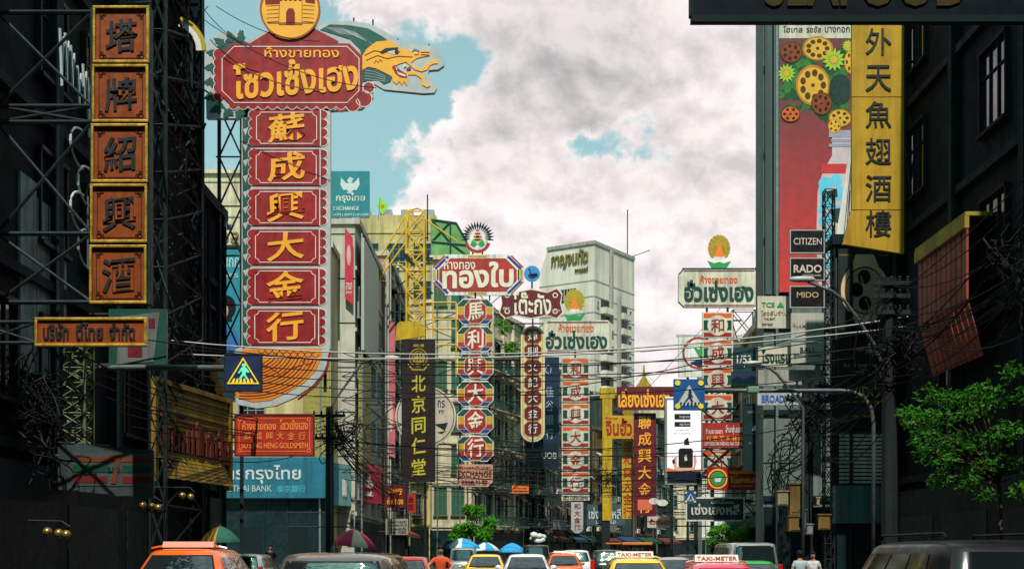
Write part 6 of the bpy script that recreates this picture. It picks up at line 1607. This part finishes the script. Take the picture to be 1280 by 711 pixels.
make_car('parked_car', 'small silver car half hidden between the orange taxi and the dark grey car', 'car', q(298, 44, 4.2), p_sil, H=1.46, L=4.2, kind='suv')
c = make_car('car', 'dark grey car with a shiny roof and black roof aerial in the front row', 'car', q(410, 15.2, 4.6), p_gm, H=1.505, W=1.8, L=4.6, kind='suv')
obj('aerial', MB().lathe([(.06, 0), (.05, .05), (.03, .08), (.012, .14)], 10, (-.12, -.9, 1.5)), blackp, c)
make_car('car', 'red car behind the dark grey car on the left side of the street', 'car', q(503, 36, 4.3), p_red, H=1.39)
make_car('taxi', 'yellow and green taxi with a dark rear window, left of the white sedan', 'taxi', q(606, 50, 4.4), p_yel, H=1.44, lower=p_grn)
make_car('car', 'white sedan facing away in the centre of the street', 'car', q(659, 41, 4.6), p_wh, H=1.46, W=1.76, L=4.6)
make_car('taxi', 'small orange taxi just right of the white sedan', 'taxi', q(706, 56, 4.4), p_or, H=1.46, sign='-', signcol=sg_o)
make_car('car', 'white hatchback with red tail lights between the orange taxi and the black car', 'car', q(720, 62, 4.4), p_wh, H=1.63, kind='suv')
make_car('van', 'dark van with white bundles on its roof in the middle distance', 'van', q(670, 72, 4.8), p_blk, H=1.95, kind='van', L=4.8, rack=True)
make_car('car', 'black car right of the white hatchback', 'car', q(762, 63, 4.5), p_blk, H=1.64, W=1.8, kind='suv')
make_car('taxi', 'yellow and green taxi with a lettered roof sign right of the centre', 'taxi', q(804, 27.5, 4.5), p_yel, H=1.37, W=1.70, L=4.5, sign='TAXI-METER', signcol=sg_w, lower=p_grn)
make_car('car', 'pale silver car just right of the yellow taxi with the roof sign', 'car', q(848, 46, 4.4), p_sil, H=1.33, kind='sedan')
make_car('car', 'black car far back behind the pale silver car', 'car', q(868, 60, 4.4), p_blk, H=1.40)
make_car('taxi', 'pink taxi with a white lettered roof sign, right of centre', 'taxi', q(917, 23.6, 4.5), p_pink, H=1.30, W=1.68, L=4.5, sign='TAXI-METER', signcol=sg_w)
make_car('van', 'grey van with a large dark rear window behind the pink taxi', 'van', q(945, 42, 4.9), p_sil, H=1.85, W=1.88, L=4.9, kind='van')
make_car('taxi', 'green taxi partly hidden between the pink taxi and the grey van', 'taxi', q(953, 36, 4.4), p_grn, H=1.27)
make_car('parked_car', 'large black sport utility car cut off at the bottom right corner', 'car', q(1275, 13.6, 4.8), M('dusty black paint', (.006, .007, .008), .33, var=.3, spec=.35), H=1.645, W=1.86, L=4.8, kind='suv', rack=True, glassm=M('dark tinted glass', (.006, .008, .009), .06, var=0, spec=.3))
make_car('van', 'silver delivery van behind the person in red, under the blue parasols', 'van', q(578, 74, 4.8), p_sil, H=1.78, L=4.8, kind='van')
# songthaew
o = at(797, 78); t = thing('minibus', 'red open-sided minibus with an orange roof near the far bend', 'minibus', (o[0], 78, 0))
obj('body', MB().box(-.85, .85, 0, 4.2, .45, 1.15).box(-.85, -.72, 0, .14, 1.151, 1.95).box(.72, .85, 0, .14, 1.151, 1.95).box(-.85, -.75, 4, 4.2, 1.151, 1.95).box(.75, .85, 4, 4.2, 1.151, 1.95), p_red, t, bevel=.03)
obj('rear_window', MB().box(-.719, .719, .05, .08, 1.152, 1.949), carglass, t)
obj('roof', MB().box(-.95, .95, -.25, 4.4, 1.951, 2.12), M('orange canopy', (.55, .16, .03), .5), t, bevel=.04)
obj('side_flap', MB().box(-1.9, -.96, .4, 3.6, 2.02, 2.10), M('orange canopy', (.55, .16, .03), .5), t)
for sd in (-.7, .7):
    for y in (.7, 3.5):
        w = obj('wheel', MB().tube([(sd - .1, y, .3), (sd + .1, y, .3)], .3, 14), tyre, t)
obj('lettering', MB().text('สาย 4', -.35, 1.6, .35, 1.85, .049, .03, .01), white, t)
# bundles on the van roof
o = at(672, 73); mb = MB(); r3 = random.Random(3)
for i in range(11):
    mb.lathe([(.02, -.16), (.16, -.12), (.22, 0), (.17, .12), (.03, .17)], 9, (o[0] - .1 + r3.uniform(-.3, .45), 73.6 + r3.uniform(-.3, 1.2), 2.14 + r3.uniform(0, .38)), sx=r3.uniform(.8, 1.4))
tag(obj('roof_load', mb, M('creased white plastic sacks', (.55, .54, .50), .5, var=.3, vs=4), smooth=True), 'heap of white sacks tied on the dark van roof', 'sacks')

# ------------------------------------------------------------------ parasols
def parasol(label, px, ptop, pbot, wpx, Y, cols, tilt=0.0):
    p = P(px, ptop, Y); r = wpx * Y / F / 2; h = (pbot - ptop) * Y / F
    t = thing('parasol', label, 'parasol', (p.x, Y, .14), 0, 'parasols over the pavement stalls'); z = p.z - .14
    obj('pole', MB().tube([(0, 0, 0), (0, 0, z + .04)], .02), steelg, t); obj('base', MB().lathe([(.28, 0), (.28, .06), (.05, .12)], 14), steelgrey, t)
    n = 8
    for k in range(n):
        mb = MB(); vs = []; fs = []
        for j in range(6):
            f = j / 5
            for i in range(5):
                a = 2 * math.pi * (k + i / 4) / n; sagf = 1 - .06 * math.sin(math.pi * i / 4) * f
                rr_ = r * f * sagf; vs.append((rr_ * math.cos(a), rr_ * math.sin(a), z - h * .86 * f ** 1.7 + tilt * rr_ * math.cos(a)))
        for i in range(5):
            a = 2 * math.pi * (k + i / 4) / n; vs.append((r * .995 * (1 - .06 * math.sin(math.pi * i / 4)) * math.cos(a), r * .995 * (1 - .06 * math.sin(math.pi * i / 4)) * math.sin(a), z - h + tilt * r * math.cos(a)))
        for j in range(6):
            for i in range(4): fs.append((j * 5 + i, j * 5 + i + 1, (j + 1) * 5 + i + 1, (j + 1) * 5 + i))
        obj('canopy_panel', mb.add(vs, fs), cols[k % len(cols)], t, smooth=True)
cy_ = M('faded mustard cloth', (.42, .23, .04), .8); cg = M('bottle green cloth', (.02, .10, .07), .8); cr = M('crimson cloth', (.45, .03, .07), .8); cw = M('peach white cloth', (.65, .50, .38), .8); cbl = M('bright blue cloth', (.03, .28, .55), .8); cpw = M('pale cloth', (.55, .6, .6), .8)
parasol('mustard and green parasol beside the orange taxi', 275, 657, 678, 50, 40, (cg, cg, cg, cy_, cy_, cy_, cg, cg))
parasol('crimson and peach parasol behind the dark grey car', 443, 661, 683, 54, 58, (cr, cr, cr, cr, cr, cr, cw, cr), -.10)
parasol('bright blue parasol nearest the green tree', 578, 672, 685, 44, 84, (cbl, cbl, cpw))
parasol('blue and white parasol, middle of the three blue ones', 607, 677, 688, 34, 96, (cbl, cpw))
parasol('bright blue parasol furthest right, beside the dark van', 640, 678, 690, 34, 97, (cbl,))

# ------------------------------------------------------------------ people
skin = M('tan skin', (.36, .20, .13), .5, var=.1); hairm = M('black hair', (.012, .010, .009), .5)
def skinned(name, joints, edges, mat, parent, sub=1, head=None):
    me = bpy.data.meshes.new(name); me.from_pydata([j[0] for j in joints], edges, []); o = bpy.data.objects.new(name, me); COL.objects.link(o)
    sk = o.modifiers.new('skin', 'SKIN'); sk.use_smooth_shade = True
    for i, j in enumerate(joints):
        me.skin_vertices[0].data[i].radius = j[1] if isinstance(j[1], tuple) else (j[1], j[1])
    me.skin_vertices[0].data[0].use_root = True
    sb = o.modifiers.new('sub', 'SUBSURF'); sb.levels = sub; sb.render_levels = sub
    m2 = bpy.data.meshes.new_from_object(o.evaluated_get(bpy.context.evaluated_depsgraph_get())); bpy.data.objects.remove(o)
    if head:
        bm = bmesh.new(); bm.from_mesh(m2)
        bmesh.ops.create_uvsphere(bm, u_segments=16, v_segments=12, radius=1.0, matrix=Matrix.Translation(head) @ Matrix.Diagonal((.078, .098, .122, 1)))
        bm.to_mesh(m2); bm.free()
    m2.materials.clear(); m2.materials.append(mat)
    for p in m2.polygons: p.use_smooth = True
    o = link(bpy.data.objects.new(name, m2), parent); return o
def person(label, loc, rz, shirt, trousers, pose='stand', H=1.68, group=None, z=0.14):
    t = thing('person', label, 'person', (loc[0], loc[1], z), rz, group); k = H / 1.7
    # faces -y (towards the camera) when rz = 0
    if pose == 'ride':
        pel = Vector((0, .0, .86)); hipz = .86; knee = lambda s_: Vector((s_ * .2, -.42, .74)); ank = lambda s_: Vector((s_ * .19, -.30, .34)); toe = lambda s_: Vector((s_ * .19, -.46, .30))
        sh = Vector((0, -.02, 1.32)); elb = lambda s_: Vector((s_ * .34, -.20, 1.12)); wr = lambda s_: Vector((s_ * .30, -.46, 1.06))
    else:
        pel = Vector((0, 0, .92)); knee = lambda s_: Vector((s_ * .11, -.03 + .05 * s_, .50)); ank = lambda s_: Vector((s_ * .12, .03 + .12 * s_, .09)); toe = lambda s_: Vector((s_ * .14, -.12 + .12 * s_, .035))
        sh = Vector((0, .02, 1.38)); elb = lambda s_: Vector((s_ * .27, .05, 1.10)); wr = lambda s_: Vector((s_ * .26, -.10, .86))
    J = [(pel, (.155, .11)), ((pel + sh) / 2 + Vector((0, 0, .04)), (.14, .095)), (sh - Vector((0, 0, .06)), (.165, .10)), (sh + Vector((0, 0, .07)), .055), (sh + Vector((0, -.02, .14)), .06), (sh + Vector((0, -.03, .22)), (.06, .075)), (sh + Vector((0, -.02, .30)), (.05, .06))]
    E_ = [(0, 1), (1, 2), (2, 3), (3, 4), (4, 5), (5, 6)]
    hands = []
    for s_ in (-1, 1):
        b = len(J); shp = sh + Vector((s_ * .17, 0, -.03)); w = wr(s_); e = elb(s_); hd = w + (w - e).normalized() * .08
        J += [(shp, .058), (e, .043), (w, .030), (hd, (.036, .02))]; E_ += [(2, b), (b, b + 1), (b + 1, b + 2), (b + 2, b + 3)]
        fd = (w - e).normalized()
        for f, ln in ((-.024, .075), (-.008, .085), (.008, .08), (.024, .062)):
            c0 = len(J); r0 = hd + Vector((f, 0, 0)); J += [(r0 + fd * .03, .010), (r0 + fd * (.03 + ln * .5) + Vector((0, -.006, 0)), .009), (r0 + fd * (.03 + ln) + Vector((0, -.02, -.006)), .007)]; E_ += [(b + 3, c0), (c0, c0 + 1), (c0 + 1, c0 + 2)]
        c0 = len(J); J += [(w + fd * .05 + Vector((-s_ * .035, -.01, 0)), .011), (w + fd * .09 + Vector((-s_ * .05, -.025, 0)), .009)]; E_ += [(b + 2, c0), (c0, c0 + 1)]
        b = len(J); J += [(pel + Vector((s_ * .09, 0, -.05)), .085), (knee(s_), .058), (ank(s_), .038), (toe(s_), .034)]; E_ += [(0, b), (b, b + 1), (b + 1, b + 2), (b + 2, b + 3)]
    J = [(p * k, r) for p, r in J]
    skinned('body', J, E_, skin, t, head=(sh + Vector((0, -.02, .232))) * k)
    S = [(J[0][0] + Vector((0, 0, -.04)), (.172, .125)), (J[1][0], (.165, .115)), (J[2][0], (.18, .115)), (J[3][0] - Vector((0, 0, .04)), .075)]; ES = [(0, 1), (1, 2), (2, 3)]
    for s_ in (-1, 1):
        b = len(S); shp = (sh + Vector((s_ * .17, 0, -.03))) * k; S += [(shp, .074), (shp + (elb(s_) * k - shp) * .7, .060)]; ES += [(2, b), (b, b + 1)]
    skinned('shirt', S, ES, shirt, t)
    T = [(J[0][0] + Vector((0, 0, .02)), (.165, .12))]; ET = []
    for s_ in (-1, 1):
        b = len(T); T += [((pel + Vector((s_ * .09, 0, -.06))) * k, .10), (knee(s_) * k, .072), ((ank(s_) + Vector((0, 0, .05))) * k, .055)]; ET += [(0, b), (b, b + 1), (b + 1, b + 2)]
    skinned('trousers', T, ET, trousers, t)
    hc = (sh + Vector((0, -.01, .30))) * k
    hd_ = (sh + Vector((0, -.02, .232))) * k
    obj('hair', MB().lathe([(.104, .035), (.108, .06), (.092, .095), (.058, .12), (.012, .134)], 16, hd_, sx=.84, sy=1.02).lathe([(.05, -.085), (.085, -.05), (.098, .01), (.098, .06), (.07, .10)], 14, hd_ + Vector((0, .022, 0)), sx=.86, sy=.96), hairm, t, smooth=True)
    fy_ = hd_.y - .104
    f = MB()
    for s_ in (-1, 1): f.lathe([(.004, -.008), (.012, 0), (.004, .008)], 8, (s_ * .032, fy_ + .012, hc.z - .055))
    obj('eyes', f, black, t)
    obj('nose', MB().add([(-.012, fy_ + .015, hc.z - .10), (.012, fy_ + .015, hc.z - .10), (0, fy_ + .015, hc.z - .055), (0, fy_ - .014, hc.z - .096)], [(0, 1, 3), (1, 2, 3), (2, 0, 3)]), skin, t)
    obj('mouth', MB().box(-.02, .02, fy_ + .008, fy_ + .016, hc.z - .128, hc.z - .120), maroon, t)
    return t
L3 = at(551, 35)
person('person in a red shirt riding a motorcycle towards the camera', (L3[0], 35), 0, M('red orange shirt', (.55, .07, .02), .8), M('dark trousers', (.02, .022, .03), .8), 'ride', 1.72, z=0.0)
t = thing('motorcycle', 'small dark motorcycle ridden by the person in the red shirt', 'motorcycle', (L3[0], 35, 0))
for y in (-.62, .62):
    w = obj('wheel', MB().tube([(-.05, y, .29), (.05, y, .29)], .29, 18), tyre, t); obj('rim', MB().tube([(-.055, y, .29), (.055, y, .29)], .2, 14), rimm, w)
obj('body', MB().hprism([(-.1, -.35), (.1, -.35), (.13, .1), (.11, .75), (-.11, .75), (-.13, .1)], .42, .66), p_dk, t, bevel=.04)
obj('seat', MB().box(-.12, .12, -.15, .65, .665, .74), blackp, t, bevel=.03)
obj('fork', MB().tube([(0, -.62, .29), (0, -.42, .95)], .035), steelg, t)
obj('handlebar', MB().tube([(-.34, -.40, 1.03), (0, -.44, .98), (.34, -.40, 1.03)], .016), blackp, t)
obj('front_shield', MB().prism([(-.16, .5), (.16, .5), (.2, .8), (.12, 1.02), (-.12, 1.02), (-.2, .8)], -.56, -.50), p_dk, t, bevel=.02)
obj('headlight', MB().tube([(0, -.55, .9), (0, -.58, .9)], .08, 14), headm, t)
P1 = at(1000, 37); P2 = at(1016, 38.5)
person('person in a pale blue shirt standing on the right pavement', (10.35 if P1[0] < 8 else P1[0], 45.0 if False else 46.0), R(170), M('pale blue shirt', (.35, .42, .46), .8), M('dark trousers', (.02, .022, .03), .8), H=1.62) if False else None
person('person in a pale blue shirt on the right roadside seen from behind', (P1[0], 37), R(180), M('pale blue shirt', (.35, .42, .46), .8), M('dark trousers', (.02, .022, .03), .8), H=1.52, z=0)
person('person in a white and brown top facing the camera on the right roadside', (P2[0], 38.5), R(-20), M('pale patterned top', (.5, .5, .5), .8, var=.5, vs=20), M('dark trousers', (.02, .022, .03), .8), H=1.50, z=0)
person('person in dark clothes standing in the shade by the bank', at(338, 52)[:2], R(30), M('dark shirt', (.02, .02, .03), .8), M('dark trousers', (.02, .022, .03), .8), H=1.66)

# ------------------------------------------------------------------ trees
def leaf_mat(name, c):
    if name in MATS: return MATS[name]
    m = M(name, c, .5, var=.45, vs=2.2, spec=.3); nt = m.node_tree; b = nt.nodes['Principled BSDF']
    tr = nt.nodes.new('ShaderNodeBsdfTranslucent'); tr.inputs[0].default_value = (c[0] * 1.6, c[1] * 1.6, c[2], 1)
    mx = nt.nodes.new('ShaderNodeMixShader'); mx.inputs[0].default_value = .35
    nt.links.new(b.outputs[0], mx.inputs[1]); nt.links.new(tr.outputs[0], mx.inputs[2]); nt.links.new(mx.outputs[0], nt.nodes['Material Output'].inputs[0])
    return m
leaf1 = leaf_mat('fresh green leaf', (.07, .26, .015)); bark = M('grey bark', (.07, .055, .04), .9, var=.4, vs=4)
def crown(clumps, n, size, seed, mat, parent, aspect=2.0):
    r4 = random.Random(seed); mb = MB()
    for i in range(n):
        c, rad = clumps[r4.randrange(len(clumps))]
        d = Vector((r4.gauss(0, 1), r4.gauss(0, 1), r4.gauss(0, 1))).normalized() * (r4.random() ** .45)
        p = Vector(c) + Vector((d.x * rad[0], d.y * rad[1], d.z * rad[2]))
        a = Vector((r4.gauss(0, 1), r4.gauss(0, 1), r4.gauss(0, .6) - .35)).normalized(); b = a.cross(Vector((r4.gauss(0, .4), r4.gauss(0, .4), 1))).normalized()
        s1 = size * r4.uniform(.6, 1.3); s2 = s1 / aspect; nn = a.cross(b) * s2 * .25
        mb.add([p, p + a * s1 * .5 + b * s2 * .5 + nn, p + a * s1, p + a * s1 * .5 - b * s2 * .5 + nn], [(0, 1, 2, 3)])
    return obj('crown', mb, mat, parent)
def tree(label, loc, H, clumps, n, size, seed, r=.09, mat=None, limbs=None):
    t = thing('tree', label, 'tree', loc)
    mb = MB(); r5 = random.Random(seed)
    mb.tube([(0, 0, 0), (.05, .02, H * .35), (-.03, .05, H * .6)], r, 7, r * .6)
    for c, rad in clumps: mb.tube([(-.02, .04, H * .5), (Vector(c) * .5 + Vector((0, 0, H * .28))), c], r * .5, 5, r * .12)
    obj('trunk', mb, bark, t)
    crown(clumps, n, size, seed, mat or leaf1, t)
    return t
b = P(590, 690, 92); r6 = random.Random(17); cl_ = []
for i in range(16):
    px = 566 + r6.random() * 48; py = 632 + (px - 588) ** 2 * .022 + r6.random() * 34; c = P(px, min(py, 678), 92)
    cl_.append(((c.x - b.x, r6.uniform(-1.2, 1.2), c.z - .14), (.5, .6, .38)))
tree('bright green street tree beside the blue parasols on the left', (b.x, 92, .14), 5.0, cl_, 4200, .26, 5)
b = P(912, 690, 60); cl_ = []
for px, py, rx in ((893, 664, .35), (900, 672, .4), (889, 676, .3), (920, 668, .4), (930, 662, .35), (937, 668, .4), (926, 676, .45), (941, 658, .25), (912, 678, .4), (905, 660, .25)):
    c = P(px, py, 60); cl_.append(((c.x - b.x, r6.uniform(-.5, .5), c.z - .14), (rx, .4, .26)))
tree('bushy bright green kerbside shrubs under the black signboard', (b.x, 60, .14), 2.0, cl_, 2600, .15, 6, r=.05)
b = Vector((11.6, 30.5, .14)); cl_ = []
for px, py, rx in ((1130, 502, .28), (1150, 508, .34), (1170, 500, .36), (1192, 492, .4), (1215, 480, .42), (1238, 470, .4), (1258, 492, .4), (1228, 500, .42), (1205, 512, .4), (1180, 522, .4), (1160, 532, .34), (1198, 538, .4), (1225, 530, .45), (1250, 522, .45), (1190, 560, .34), (1176, 575, .28), (1210, 562, .36), (1262, 458, .3), (1172, 592, .2), (1275, 520, .45), (1215, 590, .3), (1240, 585, .3), (1262, 575, .36), (1160, 556, .2), (1186, 540, .3), (1150, 522, .24), (1232, 610, .22), (1206, 605, .2), (1272, 600, .3), (1140, 515, .2), (1246, 555, .4), (1270, 480, .35)):
    Y = 28.5 + r6.random() * 2.2; c = P(px + r6.uniform(-12, 12), py + r6.uniform(-8, 18), Y); cl_.append(((c.x - b.x, c.y - b.y, c.z - .14), (rx * .95, .6, .24)))
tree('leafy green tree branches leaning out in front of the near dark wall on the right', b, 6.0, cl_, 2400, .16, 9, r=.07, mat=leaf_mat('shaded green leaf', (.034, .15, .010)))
b = P(632, 445, 113.2); mbv = []
for px, py in ((626, 402), (634, 408), (640, 430), (634, 436), (628, 414), (642, 441)):
    c = P(px, py, 113.2); mbv.append(((c.x - b.x, 0, c.z - b.z), (.55, .3, .3)))
t = thing('climbing_plant', 'green plants hanging on the old cream shophouse balconies', 'plant', b); crown(mbv, 500, .3, 4, leaf1, t)
obj('pot', MB().box(-1.0, 1.2, -.2, .9, -.3, -.02), browny, t)
